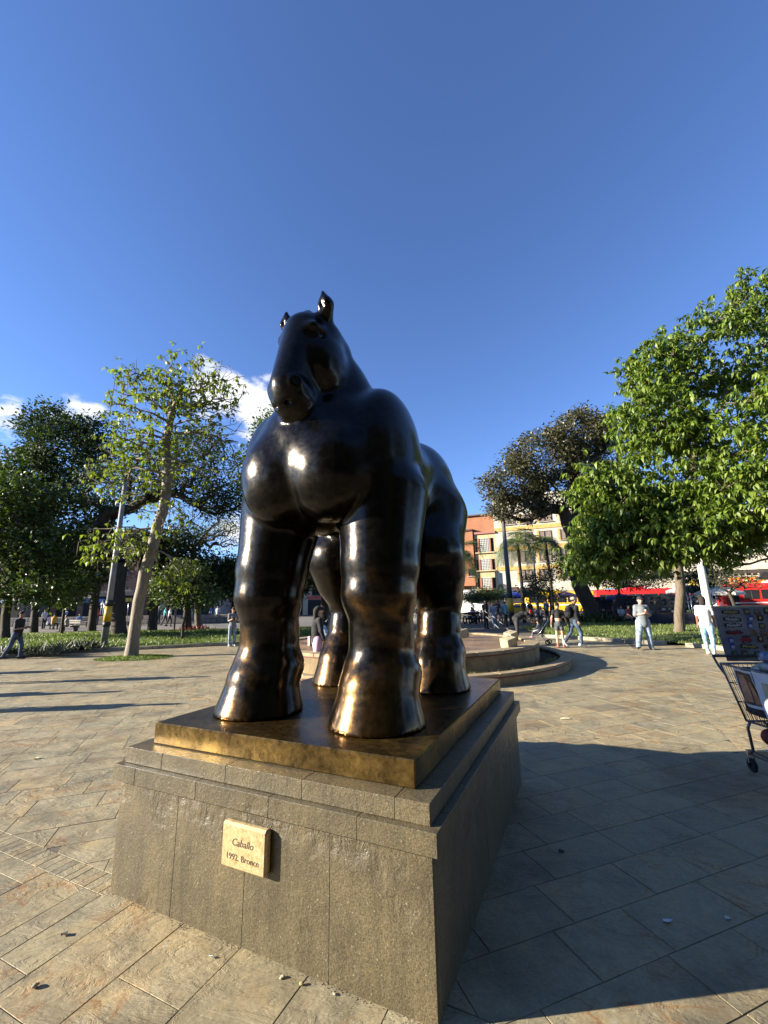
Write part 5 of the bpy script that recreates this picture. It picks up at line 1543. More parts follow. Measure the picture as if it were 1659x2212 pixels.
# ------------------------------------------------------------------ vehicles and stalls along the street
M_TYRE = flat((.012, .012, .012), .85, name='tyre'); M_CHROME = flat((.5, .5, .5), .25, .9, name='chrome')
def wheel(par, x, y, r, w):
    m = MB().lathe([(r * .55, -w / 2), (r * .93, -w / 2), (r, -w * .32), (r, w * .32), (r * .93, w / 2), (r * .55, w / 2)], 20, closed=True)
    o = m.build('wheel', M_TYRE, par, (x, y, r), (R(90), 0, 0))
    MB().lathe([(.01, -.02), (r * .5, -.03), (r * .56, .0), (r * .5, .03), (.01, .02)], 14).build('rim', M_CHROME, o)
    return o
def bus(label, loc, rz, col, Lb=9.5, H=2.9, Wb=2.3, nwin=6):
    r = thing('bus', label, 'bus', loc, rz, 'buses and cars in the street')
    # body section with rounded roof
    sec = [(-Wb / 2, .45), (-Wb / 2, H * .62), (-Wb / 2 + .05, H - .30), (-Wb / 2 + .28, H - .05), (0, H), (Wb / 2 - .28, H - .05), (Wb / 2 - .05, H - .30), (Wb / 2, H * .62), (Wb / 2, .45)]
    xs = [(-Lb / 2, .94), (-Lb / 2 + .25, 1.0), (Lb / 2 - .9, 1.0), (Lb / 2 - .2, .97), (Lb / 2, .90)]
    V = []; F = []; k = len(sec)
    for x, s in xs:
        for y, z in sec: V.append((x, y * s, .45 + (z - .45) * s))
    for i in range(len(xs) - 1):
        for j in range(k): F.append((i * k + j, (i + 1) * k + j, (i + 1) * k + (j + 1) % k, i * k + (j + 1) % k))
    F.append(tuple(range(k - 1, -1, -1)[::-1])); F.append(tuple((len(xs) - 1) * k + j for j in range(k))[::-1])
    MB().add(V, F).build('body', col, r)
    ws = (Lb - 1.9) / nwin
    for sy in (-1, 1):
        for i in range(nwin):
            x = -Lb / 2 + .5 + ws * (i + .5)
            o = MB().box((0, 0, 0), (ws - .14, .05, .78), ch=.02).build('window', M_GLASS, r, (x, sy * (Wb / 2 - .005), H * .66))
            MB().box((0, 0, 0), (.04, .06, .74)).build('mullion', M_CHROME, o, (0, 0, 0))
        MB().box((0, 0, 0), (Lb - 1.0, .04, .10)).build('stripe', M_WHITE, r, (-.1, sy * (Wb / 2 + .005), H * .42))
        MB().box((0, 0, 0), (.75, .05, 1.7), ch=.03).build('door', M_GLASS, r, (Lb / 2 - .75, sy * (Wb / 2 - .0), 1.35))
    for sx in (-1, 1):
        MB().box((0, 0, 0), (.06, Wb * .80, .95), ch=.02).build('windscreen', M_GLASS, r, (sx * (Lb / 2 - (.02 if sx > 0 else .0)), 0, H * .66))
        for sy in (-1, 1): MB().ell((0, 0, 0), (.05, .13, .13), 10, 6).build('headlight', M_WHITE, r, (sx * Lb / 2 * 1.0, sy * .75, .85))
        MB().box((0, 0, 0), (.18, Wb * .95, .22), ch=.03).build('bumper', M_BLACK, r, (sx * Lb / 2, 0, .55))
    MB().box((0, 0, 0), (1.6, 1.2, .18), ch=.05).build('roof_hatch', col, r, (-1.0, 0, H + .06))
    for x in (-Lb / 2 + 2.0, Lb / 2 - 1.9):
        for sy in (-1, 1): wheel(r, x, sy * (Wb / 2 - .14), .46, .28)
    return r
def car(label, loc, rz, col, name='taxi', cat='taxi'):
    r = thing(name, label, cat, loc, rz, 'buses and cars in the street')
    prof = [(-2.0, .32), (-2.05, .62), (-1.9, .88), (-1.25, .96), (-.75, 1.42), (.55, 1.44), (1.15, .98), (1.85, .84), (2.02, .60), (2.0, .32)]
    V = []; F = []; k = len(prof)
    for y, s in ((-.80, .96), (-.72, 1.0), (.72, 1.0), (.80, .96)):
        for x, z in prof: V.append((x * (s + .02), y * (.86 if z > 1.2 else 1), .32 + (z - .32) * s))
    for i in range(3):
        for j in range(k): F.append((i * k + j, i * k + (j + 1) % k, (i + 1) * k + (j + 1) % k, (i + 1) * k + j))
    F.append(tuple(range(k))); F.append(tuple(3 * k + j for j in range(k))[::-1])
    MB().add(V, F).build('body', col, r)
    for sy in (-1, 1):
        MB().add([(-1.15, sy * .782, 1.0), (-.02, sy * .782, 1.0), (-.02, sy * .70, 1.37), (-.72, sy * .70, 1.37)], [(0, 1, 2, 3)]).build('side_window', M_GLASS, r, (0, sy * .02, 0))
        MB().add([(.04, sy * .782, 1.0), (1.02, sy * .782, 1.0), (.55, sy * .70, 1.37), (.04, sy * .70, 1.37)], [(0, 1, 2, 3)]).build('side_window', M_GLASS, r, (0, sy * .02, 0))
        for x in (-1.25, 1.25): wheel(r, x, sy * .72, .30, .2)
        MB().ell((2.0, sy * .55, .68), (.06, .16, .10), 10, 6).build('headlight', M_WHITE, r)
        MB().ell((-2.02, sy * .6, .72), (.05, .12, .10), 10, 6).build('tail_light', M_RED, r)
    MB().add([(1.16, -.66, 1.0), (1.16, .66, 1.0), (.60, .58, 1.40), (.60, -.58, 1.40)], [(0, 1, 2, 3)]).build('windscreen', M_GLASS, r, (.02, 0, .01))
    MB().add([(-1.26, -.66, .99), (-1.26, .66, .99), (-.78, .58, 1.40), (-.78, -.58, 1.40)], [(3, 2, 1, 0)]).build('rear_window', M_GLASS, r, (-.02, 0, .01))
    return r
def gp(x, Y): q = at(x, 1310, Y); return (q[0], Y, 0)
rzS = PED_RZ
bus('red city bus behind the thin-stemmed umbrella tree', gp(1400, 45), rzS, M_RED, 10.0, 2.75)
bus('red bus at the right edge above the souvenir display', gp(1700, 36), rzS + math.pi, M_RED, 9.0, 2.85)
bus('yellow bus behind the sapling and the people in the street', gp(1215, 52), rzS, M_YEL, 8.5, 2.75)
car('yellow taxi beside the grey post with the yellow band', gp(1126, 47), rzS + math.pi, M_YEL)
car('white car parked under the pale parasols on the right', gp(1575, 40), rzS, M_WHITE, 'parked_car', 'car')
def truck(label, loc, rz):
    r = thing('box_truck', label, 'truck', loc, rz, 'buses and cars in the street')
    MB().box((-.9, 0, 1.75), (4.0, 2.1, 2.3), ch=.03).build('cargo_box', M_WHITE, r)
    prof = [(1.15, .5), (1.15, 2.3), (1.9, 2.32), (2.45, 1.5), (2.55, .5)]
    V = [(x, y, z) for y in (-1, 1) for x, z in prof]
    MB().add(V, [(4, 3, 2, 1, 0), (5, 6, 7, 8, 9)] + [(i, (i + 1) % 5, 5 + (i + 1) % 5, 5 + i) for i in range(5)]).build('cab', M_WHITE, r)
    MB().add([(1.96, -.85, 2.24), (1.96, .85, 2.24), (2.42, .85, 1.56), (2.42, -.85, 1.56)], [(0, 3, 2, 1)]).build('windscreen', M_GLASS, r, (.02, 0, .01))
    for sy in (-1, 1): MB().box((1.6, sy * 1.005, 1.85), (.6, .03, .6)).build('side_window', M_GLASS, r)
    MB().box((0, 0, .6), (4.8, .8, .2)).build('chassis', M_BLACK, r)
    for x in (-2.0, 1.75):
        for sy in (-1, 1): wheel(r, x, sy * .9, .4, .25)
truck('white box truck behind the fountain jets', gp(1000, 45), rzS)

def motorbike(label, loc, rz, col):
    r = thing('motorbike', label, 'motorbike', loc, rz, 'parked motorbikes')
    for x in (-.62, .62):
        MB().lathe([(.22, -.04), (.29, -.05), (.31, 0), (.29, .05), (.22, .04)], 18, closed=True).build('wheel', M_TYRE, r, (x, 0, .31), (R(90), 0, 0))
    MB().tube([(-.62, 0, .31), (-.2, 0, .42), (.25, 0, .45), (.48, 0, .85), (.62, 0, .31)], .035, 6).build('frame', M_BLACK, r)
    MB().ell((.12, 0, .78), (.28, .15, .13), 12, 8).build('tank', col, r)
    MB().ell((-.38, 0, .80), (.40, .14, .08), 12, 8).build('seat', M_BLACK, r)
    MB().ell((0, 0, .45), (.25, .14, .18), 10, 8).build('engine', M_CHROME, r)
    MB().tube([(.42, -.36, 1.02), (.46, -.12, 1.0), (.46, .12, 1.0), (.42, .36, 1.02)], .02, 6).build('handlebar', M_BLACK, r)
    MB().ell((.58, 0, .90), (.09, .10, .10), 10, 8).build('headlight', M_WHITE, r)
for i, (x, c) in enumerate(((1013, (.03, .03, .03)), (1022, (.30, .02, .02)), (1032, (.03, .05, .12)), (1041, (.06, .06, .06)), (1210, (.04, .04, .05)), (1160, (.25, .25, .26)))):
    q = at(x, 1340, 34 if i < 4 else 38)
    motorbike(['black motorbike parked nearest the thick palm', 'red motorbike in the row behind the fountain', 'navy motorbike in the row behind the fountain', 'dark grey motorbike at the right end of the row behind the fountain', 'black motorbike beneath the yellow bus', 'silver motorbike beside the slim grey post'][i], (q[0], q[1], 0), R(50 + 9 * i), flat(c, .3, name='bike_paint'))

def parasol(label, loc, rad, H, col, tilt=0, group='parasols over the street stalls'):
    r = thing('parasol', label, 'parasol', loc, 0, group)
    MB().tube([(0, 0, 0), (0, 0, H)], .025, 8).build('pole', M_CHROME, r)
    n = 8; V = [(0, 0, H + rad * .34)]; F = []
    for k in range(n):
        a = 2 * math.pi * k / n
        V.append((rad * .55 * math.cos(a), rad * .55 * math.sin(a), H + rad * .20)); V.append((rad * math.cos(a), rad * math.sin(a), H)); V.append((rad * math.cos(a), rad * math.sin(a), H - .18))
    for k in range(n):
        a = 1 + 3 * k; b_ = 1 + 3 * ((k + 1) % n)
        F += [(0, a, b_), (a, a + 1, b_ + 1, b_), (a + 1, a + 2, b_ + 2, b_ + 1)]
    MB().add(V, F).build('canopy', col, r)
    MB().lathe([(.001, .12), (.05, .02), (.03, 0)], 8, (0, 0, H + rad * .34)).build('finial', M_BLACK, r)
def fab(c): return flat(c, .85, name='canopy_cloth')
for x, Y, rad, H, c, lab in ((1106, 38, 1.25, 2.15, (.03, .08, .50), 'blue parasol behind the banded grey post'), (1140, 40, 1.7, 2.2, (.03, .03, .035), 'wide black parasol right of the blue one'),
                             (1345, 33, 1.1, 1.75, (.02, .03, .16), 'dark blue parasol in front of the red bus'), (1560, 30, 1.5, 2.0, (.72, .66, .58), 'pale cream parasol behind the bare shrub'), (1492, 33, 1.4, 2.25, (.62, .60, .55), 'off-white parasol behind the big tree trunk'),
                             (1010, 44, 1.4, 2.3, (.66, .60, .60), 'white parasol beside the white truck'), (1225, 40, 1.2, 2.1, (.55, .25, .25), 'pinkish parasol behind the man with the beige cap'),
                             (275, 44, 2.0, 2.9, (.02, .02, .022), 'black cafe parasol behind the slender tree'), (222, 46, 1.9, 2.9, (.02, .02, .022), 'black cafe parasol behind the yellow-banded post'), (400, 47, 2.0, 2.6, (.7, .68, .64), 'white parasol beyond the lawn')):
    q = at(x, 1330, Y); parasol(lab, (q[0], Y, 0), rad, H, fab(c))

def stall(label, x, Y, seed, w=2.2):
    rs = random.Random(seed)
    q = at(x, 1335, Y)
    r = thing('market_stall', label, 'stall', (q[0], Y, 0), rzS, 'street stalls')
    for sx in (-1, 1):
        for sy in (-1, 1): MB().tube([(sx * w / 2, sy * .4, 0), (sx * w / 2, sy * .4, 2.0)], .02, 6).build('leg', M_CHROME, r)
    MB().box((0, 0, .78), (w, .9, .05)).build('table_top', M_FRAME, r)
    MB().box((0, -.44, .45), (w, .03, .62)).build('skirt', flat((rs.uniform(.015, .05), .02, rs.uniform(.015, .05)), .9, name='stall_cloth'), r)
    MB().box((0, .42, 1.35), (w, .03, 1.1)).build('back_board', flat((.05, .05, .06), .9, name='back_board'), r)
    cols = [(.22, .04, .05), (.30, .22, .08), (.05, .09, .22), (.45, .40, .40), (.26, .08, .16), (.06, .12, .07), (.03, .03, .03), (.03, .03, .035), (.05, .04, .05)]
    for i in range(7):
        for j in range(3):
            MB().ell((0, 0, 0), (rs.uniform(.05, .12), .05, rs.uniform(.05, .11)), 8, 6).build('hanging_goods', flat(rs.choice(cols), .8, name='goods'), r, (-w / 2 + .17 + i * (w - .3) / 6 + rs.uniform(-.1, .1), .36, .98 + .36 * j + rs.uniform(-.1, .1)))
        MB().box((0, 0, 0), (.2, .3, .14), ch=.02).build('goods_box', flat(rs.choice(cols), .7, name='goods'), r, (-w / 2 + .17 + i * (w - .3) / 6, -.1, .88))
stall('stall of hats and trinkets left of the big tree trunk', 1440, 26.5, 1, 2.6)
stall('stall hung with colourful goods under the dark blue parasol', 1372, 31, 2)
stall('stall of goods behind the red bus umbrella tree stem', 1315, 33, 3)
stall('stall with coloured goods right of the big trunk', 1505, 28, 4)
q = g(1425, 1347)
sgn = thing('sidewalk_board', 'white and teal poster board standing on the grass behind the man in grey', 'sign', (q[0], 24.5, .1), R(-8))
MB().box((0, 0, .38), (.75, .03, .70), ch=.01).build('board', M_WHITE, sgn)
MB().box((0, -.02, .42), (.66, .012, .52)).build('print', flat((.10, .38, .40), .6, var=.5, scale=4, name='teal_print'), sgn)
MB().ell((0, -.03, .38), (.22, .01, .09), 14, 6).build('print', flat((.55, .70, .70), .6, name='pale_print'), sgn)
for sx in (-1, 1): MB().tube([(sx * .3, .02, .5), (sx * .3, .25, 0)], .012, 5).build('leg', M_FRAME, sgn)
# park furniture on the left: benches and a low terrace wall with steps
def bench(label, x, Y, rz):
    q = at(x, 1350, Y)
    r = thing('park_bench', label, 'bench', (q[0], Y, 0.0), rz, 'benches in the park')
    for i in range(3): MB().box((0, -.14 + .14 * i, .44), (1.6, .11, .035)).build('slat', M_CONC, r)
    for i in range(2): MB().box((0, .24, .62 + .16 * i), (1.6, .03, .11)).build('slat', M_CONC, r)
    for sx in (-1, 1):
        MB().box((sx * .68, 0, .21), (.06, .36, .42)).build('leg', M_FRAME, r); MB().box((sx * .68, .26, .55), (.05, .04, .55)).build('back_post', M_FRAME, r)
for x, Y, rz, l in ((112, 38, .2, 'bench with people in white and yellow shirts'), (150, 33, -.3, 'bench with one seated person by the crooked young tree'), (262, 42, 0, 'grey bench behind the thick brown trunk'), (172, 40, .1, 'bench behind the pale trunk'), (285, 41, 0, 'pale bench left of the slender tree trunk, far back')):
    bench(l, x, Y, rz)
tw_ = thing('terrace_wall', 'low grey stone terrace wall with steps across the back of the park', 'wall', (at(230, 1330, 45)[0], 45, 0), 0)
for i in range(14):
    for j in range(2):
        MB().box((0, 0, 0), (1.98, .5, .42), ch=.03).build('stone', flat((.20, .185, .16), .9, var=.3, scale=3, bump=.4, bscale=12, name='terrace_stone'), tw_, (-13 + 2 * i + (.0 if j else .5), .0, .21 + .43 * j))
# red-leaved flower bed and grey-green border plants
def border(label, pts, n, mat, seed, size, name='border_plant', spread=.5):
    rs = np.random.RandomState(seed)
    for k, p in enumerate(pts):
        root = thing(name, label[k] if isinstance(label, list) else label, 'plant', (p[0], p[1], p[2]), 0, 'border plants')
        A = unit(np.c_[rs.normal(0, 1, (n, 2)), rs.uniform(.35, 1.6, n)])
        C = np.c_[rs.normal(0, spread * .55, (n, 2)), np.zeros(n)]
        Nn = unit(np.cross(A, rs.normal(size=(n, 3))))
        L = size * rs.uniform(.6, 1.2, n)
        V, F = leaf_mesh(C, A, Nn, L, L * .16, .35)
        o = from_arrays('foliage', V, F, mat, root); tag(o, kind='stuff')
        m = MB()
        for q in range(5): m.tube([(C[q][0], C[q][1], -.02), (C[q][0], C[q][1], .12)], .012, 5)
        m.build('stem', M_BARKD, root)
LEAF_GREY = blade_mat((.025, .036, .022), (.075, .09, .055), .12, .6)
LEAF_RED = blade_mat((.10, .02, .02), (.32, .06, .05), .2, .5)
border(['grey-green strap-leaved plant at the far left of the kerb', 'grey-green strap-leaved plant behind the walking man', 'low dark strap-leaved plant, third along the left kerb', 'strap-leaved plant in the middle of the left kerb', 'tall spiky strap-leaved plant left of the banded post', 'spreading strap-leaved plant nearest the banded post'],
       [g(15, 1414, .09), g(92, 1411, .09), g(122, 1412, .09), g(140, 1404, .09), g(168, 1404, .09), g(188, 1402, .09)], 150, LEAF_GREY, 3, .40)
border(['red-leaved flower bed plant, left of the two beyond the lawn', 'red-leaved flower bed plant, right of the two beyond the lawn'], [at(408, 1352, 29) * [1, 1, 0] + [0, 0, .1], at(432, 1350, 29) * [1, 1, 0] + [0, 0, .1]], 120, LEAF_RED, 4, .42, 'red_plant', .8)
border(['dark shrubby plant at the foot of the dark spreading tree', 'low bush right of the dark spreading tree foot'], [at(1258, 1345, 31) * [1, 1, 0] + [0, 0, .1], at(1300, 1348, 30) * [1, 1, 0] + [0, 0, .1]], 420, LEAF_DARK, 6, .7, 'low_bush', .9)
# grass ring round the slender tree
def tree_ring():
    rs = np.random.RandomState(12); p = g(290, 1421); n = 5200
    a = rs.uniform(0, 2 * np.pi, n); r = np.sqrt(rs.uniform(0, 1, n)) * 1.0
    Q = np.c_[p[0] + r * np.cos(a) * 1.25, p[1] + r * np.sin(a) * .9]
    h = rs.uniform(.03, .12, n) * (1.25 - r); t = rs.uniform(0, 6.28, n); w = .016
    B = np.c_[Q, np.zeros(n)]; dx = np.c_[np.cos(t) * w, np.sin(t) * w, np.zeros(n)]
    V = np.stack([B - dx, B + dx, B + np.c_[rs.normal(0, .03, (n, 2)), h]], 1).reshape(-1, 3)
    o = from_arrays('grass', V, np.arange(n * 3).reshape(-1, 3), M_BLADE); tag(o, 'ring of grass round the foot of the slender tree', 'grass', kind='stuff')
    o = MB()
    o.add([(p[0] + 1.25 * 1.0 * math.cos(R(k * 15)), p[1] + .9 * math.sin(R(k * 15)), .006) for k in range(24)], [tuple(range(24))])
    o = o.build('soil_patch', M_GRASS); tag(o, kind='structure')
tree_ring()
# ------------------------------------------------------------------ people
SKIN = {}
def skin(c): return flat(c, .55, var=.08, scale=20, name='skin')
def cloth(c, var=.18, sc=16): return flat(c, .88, var=var, scale=sc, bump=.25, bscale=45, name='cloth')
def denim(c): return flat(c, .9, var=.45, scale=7, bump=.2, bscale=60, name='denim')

def rig(pose, H=1.72):
    """joints of a figure facing +y, feet on z=0"""
    s = H / 1.72
    J = {}
    v = lambda *a: np.array(a, float)
    lean = np.array(pose.get('lean', (0, 0, 1)), float); lean = unit(lean)
    fwd = unit(np.array([0, 1.0, 0]) - lean * lean[1])
    J['pel'] = v(0, 0, 0)
    for i, sg in (('L', -1), ('R', 1)):
        J['hip' + i] = v(sg * .085, 0, -.02)
        th = unit(np.array(pose.get('thigh' + i, (0, 0.03, -1)), float)); sh = unit(np.array(pose.get('shin' + i, (0, -.03, -1)), float))
        J['knee' + i] = J['hip' + i] + th * .42; J['ank' + i] = J['knee' + i] + sh * .40
        ft = unit(np.array(pose.get('foot' + i, (sg * .12, 1, 0)), float)); J['toe' + i] = J['ank' + i] + ft * .17 + v(0, 0, -.045); J['heel' + i] = J['ank' + i] - ft * .055 + v(0, 0, -.04)
    J['waist'] = lean * .16; J['chest'] = lean * .36; J['neck'] = lean * .55 + fwd * .0
    hd = unit(np.array(pose.get('head', tuple(lean + np.array([0, .05, 0]))), float))
    J['head'] = J['neck'] + hd * .155 + fwd * .015
    tw = pose.get('twist', 0.0)
    for i, sg in (('L', -1), ('R', 1)):
        J['sho' + i] = lean * .478 + v(sg * .158 * math.cos(tw), sg * .158 * math.sin(tw), 0)
        ua = unit(np.array(pose.get('arm' + i, (sg * .16, 0, -1)), float)); fa = unit(np.array(pose.get('fore' + i, (sg * .05, .18, -1)), float))
        J['elb' + i] = J['sho' + i] + ua * .275; J['wri' + i] = J['elb' + i] + fa * .245; J['hand' + i] = J['wri' + i] + fa * .085; J['fdir' + i] = fa
    gz = min(J['toeL'][2], J['toeR'][2], J['heelL'][2], J['heelR'][2]) - .03 if 'seat' not in pose else -pose['seat']
    out = {}
    for k, p in J.items():
        out[k] = p * s if k.startswith('fdir') else (p - v(0, 0, gz)) * s
    out['look'] = unit(np.array(pose.get('look', (0, 1, 0)), float)); out['up'] = hd
    return out, s

def person(label, loc, yaw, H, pose, wear, res=.0105, group='people on the plaza', fine=True, bulk=1.0):
    J, s = rig(pose, H)
    b = bulk
    root = thing('person', label, 'person', loc, yaw, group)
    hd = J['head']; look = J['look']; side = unit(np.cross(look, J['up'])); up = unit(np.cross(side, look))
    def hp(x, y, z): return hd + (side * x + look * y + up * z) * s
    # ---- one continuous body
    P = [ell(hd + up * .02 * s, np.array((.074, .092, .10)) * s, .02), ell(hp(0, .02, -.055), np.array((.058, .068, .07)) * s, .03)]
    if fine:
        P += [cap(hp(0, .088, .0), hp(0, .108, -.028), .010 * s, .014 * s, .012)]
        for sg in (-1, 1):
            P += [ell(hp(sg * .078, -.005, -.01), np.array((.014, .022, .032)) * s, .008), ell(hp(sg * .032, .092, .018), np.array((.016, .014, .010)) * s, .012, 'sub')]
        P += [ell(hp(0, .088, -.062), np.array((.026, .012, .009)) * s, .008)]
    P += [cap(J['neck'] - [0, 0, .03 * s], hd - up * .06 * s, .055 * s, .050 * s, .03)]
    P += [cap(J['waist'] + (J['chest'] - J['waist']) * .2, J['chest'], .125 * s * b, .135 * s * b, .05), cap(J['shoL'], J['shoR'], .056 * s, .056 * s, .06), cap(J['pel'], J['waist'], .125 * s * b, .118 * s * b, .06)]
    for i in 'LR':
        P += [cap(J['sho' + i], J['elb' + i], .050 * s, .039 * s, .03), cap(J['elb' + i], J['wri' + i], .039 * s, .027 * s, .02)]
        P += [cap(J['hip' + i], J['knee' + i], .083 * s * b, .052 * s, .05), cap(J['knee' + i], J['ank' + i], .053 * s, .036 * s, .02)]
        P += [cap(J['ank' + i] - [0, 0, .02 * s], J['toe' + i], .036 * s, .028 * s, .02)]
        # hand: palm, four fingers, thumb
        w, fd = J['wri' + i], J['fdir' + i]; sg = -1 if i == 'L' else 1
        inw = unit(np.cross(fd, np.array([0, 1.0, 0.15])) * 1.0); acr = unit(np.cross(fd, inw))
        P += [cap(w, w + fd * .07 * s, .026 * s, .030 * s, .02)]
        if fine:
            for q in range(4):
                o = acr * (q - 1.5) * .019 * s
                a = w + fd * .075 * s + o; L = (.060, .070, .066, .052)[q] * s
                m = a + fd * L * .55 + inw * sg * -.010 * s; e = m + (fd * .7 - inw * sg * .7) * L * .5
                P += [cap(a, m, .0105 * s, .0098 * s, .006), cap(m, e, .0098 * s, .0085 * s, .005)]
            a = w + fd * .025 * s + acr * .026 * s; m = a + unit(acr * .8 + fd * .8) * .035 * s
            P += [cap(a, m, .0125 * s, .0115 * s, .008), cap(m, m + unit(fd + acr * .2 - inw * sg * .4) * .03 * s, .011 * s, .009 * s, .006)]
        else: P += [cap(w + fd * .07 * s, w + fd * .14 * s, .03 * s, .02 * s, .02)]
    V, F = sdf_mesh(P, res * s, smooth=1)
    body = from_arrays('body', V, F, skin(wear.get('skin', (.36, .20, .13))), root, smooth=True)
    # ---- clothes
    def part(name, prims, col, rs=1.0, clip=None, mat=None):
        V, F = sdf_mesh(prims, res * s * rs * 1.15, clip=clip, smooth=2)
        return from_arrays(name, V, F, mat or cloth(col), root, smooth=True)
    lo = wear.get('hem', .0)          # how far the top reaches below the pelvis
    ex = wear.get('loose', .014)
    S = [cap(J['waist'] + (J['chest'] - J['waist']) * .2, J['chest'], (.125 * b + ex) * s, (.136 * b + ex) * s, .05), cap(J['shoL'], J['shoR'], (.057 + ex) * s, (.057 + ex) * s, .06)]
    if not wear.get('crop'): S += [cap(J['pel'] - [0, 0, lo * s], J['waist'], (.128 * b + ex) * s, (.118 * b + ex) * s, .06)]
    S += [cap(J['neck'] - [0, 0, .05 * s], J['neck'] + (hd - J['neck']) * .10, .068 * s, .060 * s, .03)]
    sl = wear.get('sleeve', .75)
    for i in 'LR':
        e = J['elb' + i] - J['sho' + i]
        if sl <= 1: S += [cap(J['sho' + i], J['sho' + i] + e * sl, (.052 + ex) * s, (.046 + ex * 1.3) * s, .03)]
        else:
            S += [cap(J['sho' + i], J['elb' + i], (.052 + ex) * s, (.043 + ex) * s, .03), cap(J['elb' + i], J['elb' + i] + (J['wri' + i] - J['elb' + i]) * (sl - 1), (.043 + ex) * s, (.032 + ex) * s, .02)]
    part('shirt', S, wear['top'])
    T = [cap(J['pel'], J['waist'] * .6 + J['pel'] * .4, (.128 * b + .008) * s, (.122 * b + .006) * s, .05)]
    tl = wear.get('trouser', .95); ft = wear.get('flare', .012)
    for i in 'LR':
        if tl <= .5:
            e = (J['knee' + i] - J['hip' + i]) * (tl * 2); T += [cap(J['hip' + i], J['hip' + i] + e, (.083 * b + .014) * s, (.075 * b + .016) * s, .04)]
        else:
            T += [cap(J['hip' + i], J['knee' + i], (.083 * b + ft) * s, (.054 + ft) * s, .04), cap(J['knee' + i], J['knee' + i] + (J['ank' + i] - J['knee' + i]) * tl, (.055 + ft) * s, (.042 + ft) * s, .02)]
    part('shorts' if tl <= .5 else 'trousers', T, wear['legs'], mat=denim(wear['legs']) if wear.get('denim') else None)
    for i in 'LR':
        part('shoe', [cap(J['heel' + i] + [0, 0, .012 * s], J['toe' + i] + [0, 0, .008 * s], .042 * s, .036 * s, .02), cap(J['ank' + i] - [0, 0, .01 * s], J['heel' + i] + [0, 0, .03 * s], .044 * s, .044 * s, .02)], wear.get('shoes', (.03, .03, .03)))
    # ---- hair and hats
    hair = wear.get('hair', (.018, .013, .010))
    hs = wear.get('style', 'short')
    if hs != 'bald':
        Hr = [ell(hp(0, -.012, .042), np.array((.084, .100, .090)) * s, .02)]
        if hs == 'long': Hr += [cap(hp(0, -.07, .0), hp(0, -.085, -.20), .075 * s, .055 * s, .04)]
        if hs == 'bob': Hr += [cap(hp(0, -.05, .0), hp(0, -.05, -.10), .088 * s, .085 * s, .03)]
        if hs == 'bun': Hr += [ell(hp(0, -.10, .06), np.array((.04, .04, .04)) * s, .02)]
        Hr += [ell(hp(0, .085, -.045), np.array((.070, .062, .095)) * s, .015, 'sub')]
        part('hair', Hr, hair)
    if wear.get('cap'):
        C = [ell(hp(0, -.008, .058), np.array((.091, .106, .078)) * s, .02), cap(hp(-.035, .085, .055), hp(.035, .085, .055), .03 * s, .03 * s, .02), ell(hp(0, .135, .048), np.array((.062, .065, .012)) * s, .012)]
        part('cap', C, wear['cap'])
    if fine:
        for sg in (-1, 1):
            q = hp(sg * .032, .080, .018)
            MB().ell(tuple(q), (.012 * s, .010 * s, .008 * s), 8, 6).build('eye', flat((.02, .015, .012), .3, name='eye'), root)
    return root, J, s

def backpack(label, root, J, s, col):
    o = thing('backpack', label, 'backpack', root.location, root.rotation_euler.z)
    c = (J['chest'] * .6 + J['waist'] * .4) + np.array([0, -.21, .03]) * s
    V, F = sdf_mesh([ell(c, np.array((.15, .085, .22)) * s, .03), ell(c + np.array([0, -.06, -.08]) * s, np.array((.11, .06, .10)) * s, .02)], .018 * s, smooth=2)
    from_arrays('pack', V, F, cloth(col), o, smooth=True)
    for i in 'LR':
        a = J['sho' + i] * .75 + J['neck'] * .25
        MB().tube([c + np.array([(-.1 if i == 'L' else .1), .02, .18]) * s, a + np.array([0, -.02, .075]) * s, a + np.array([0, .11, -.02]) * s, J['waist'] + np.array([(-.12 if i == 'L' else .12), .13, .08]) * s], .016 * s, 6).build('strap', cloth(col), o)

def face_cam(p, off=0.0):       # yaw that turns local +y towards the viewer
    return math.atan2(-p[1], -p[0]) - math.pi / 2 + off

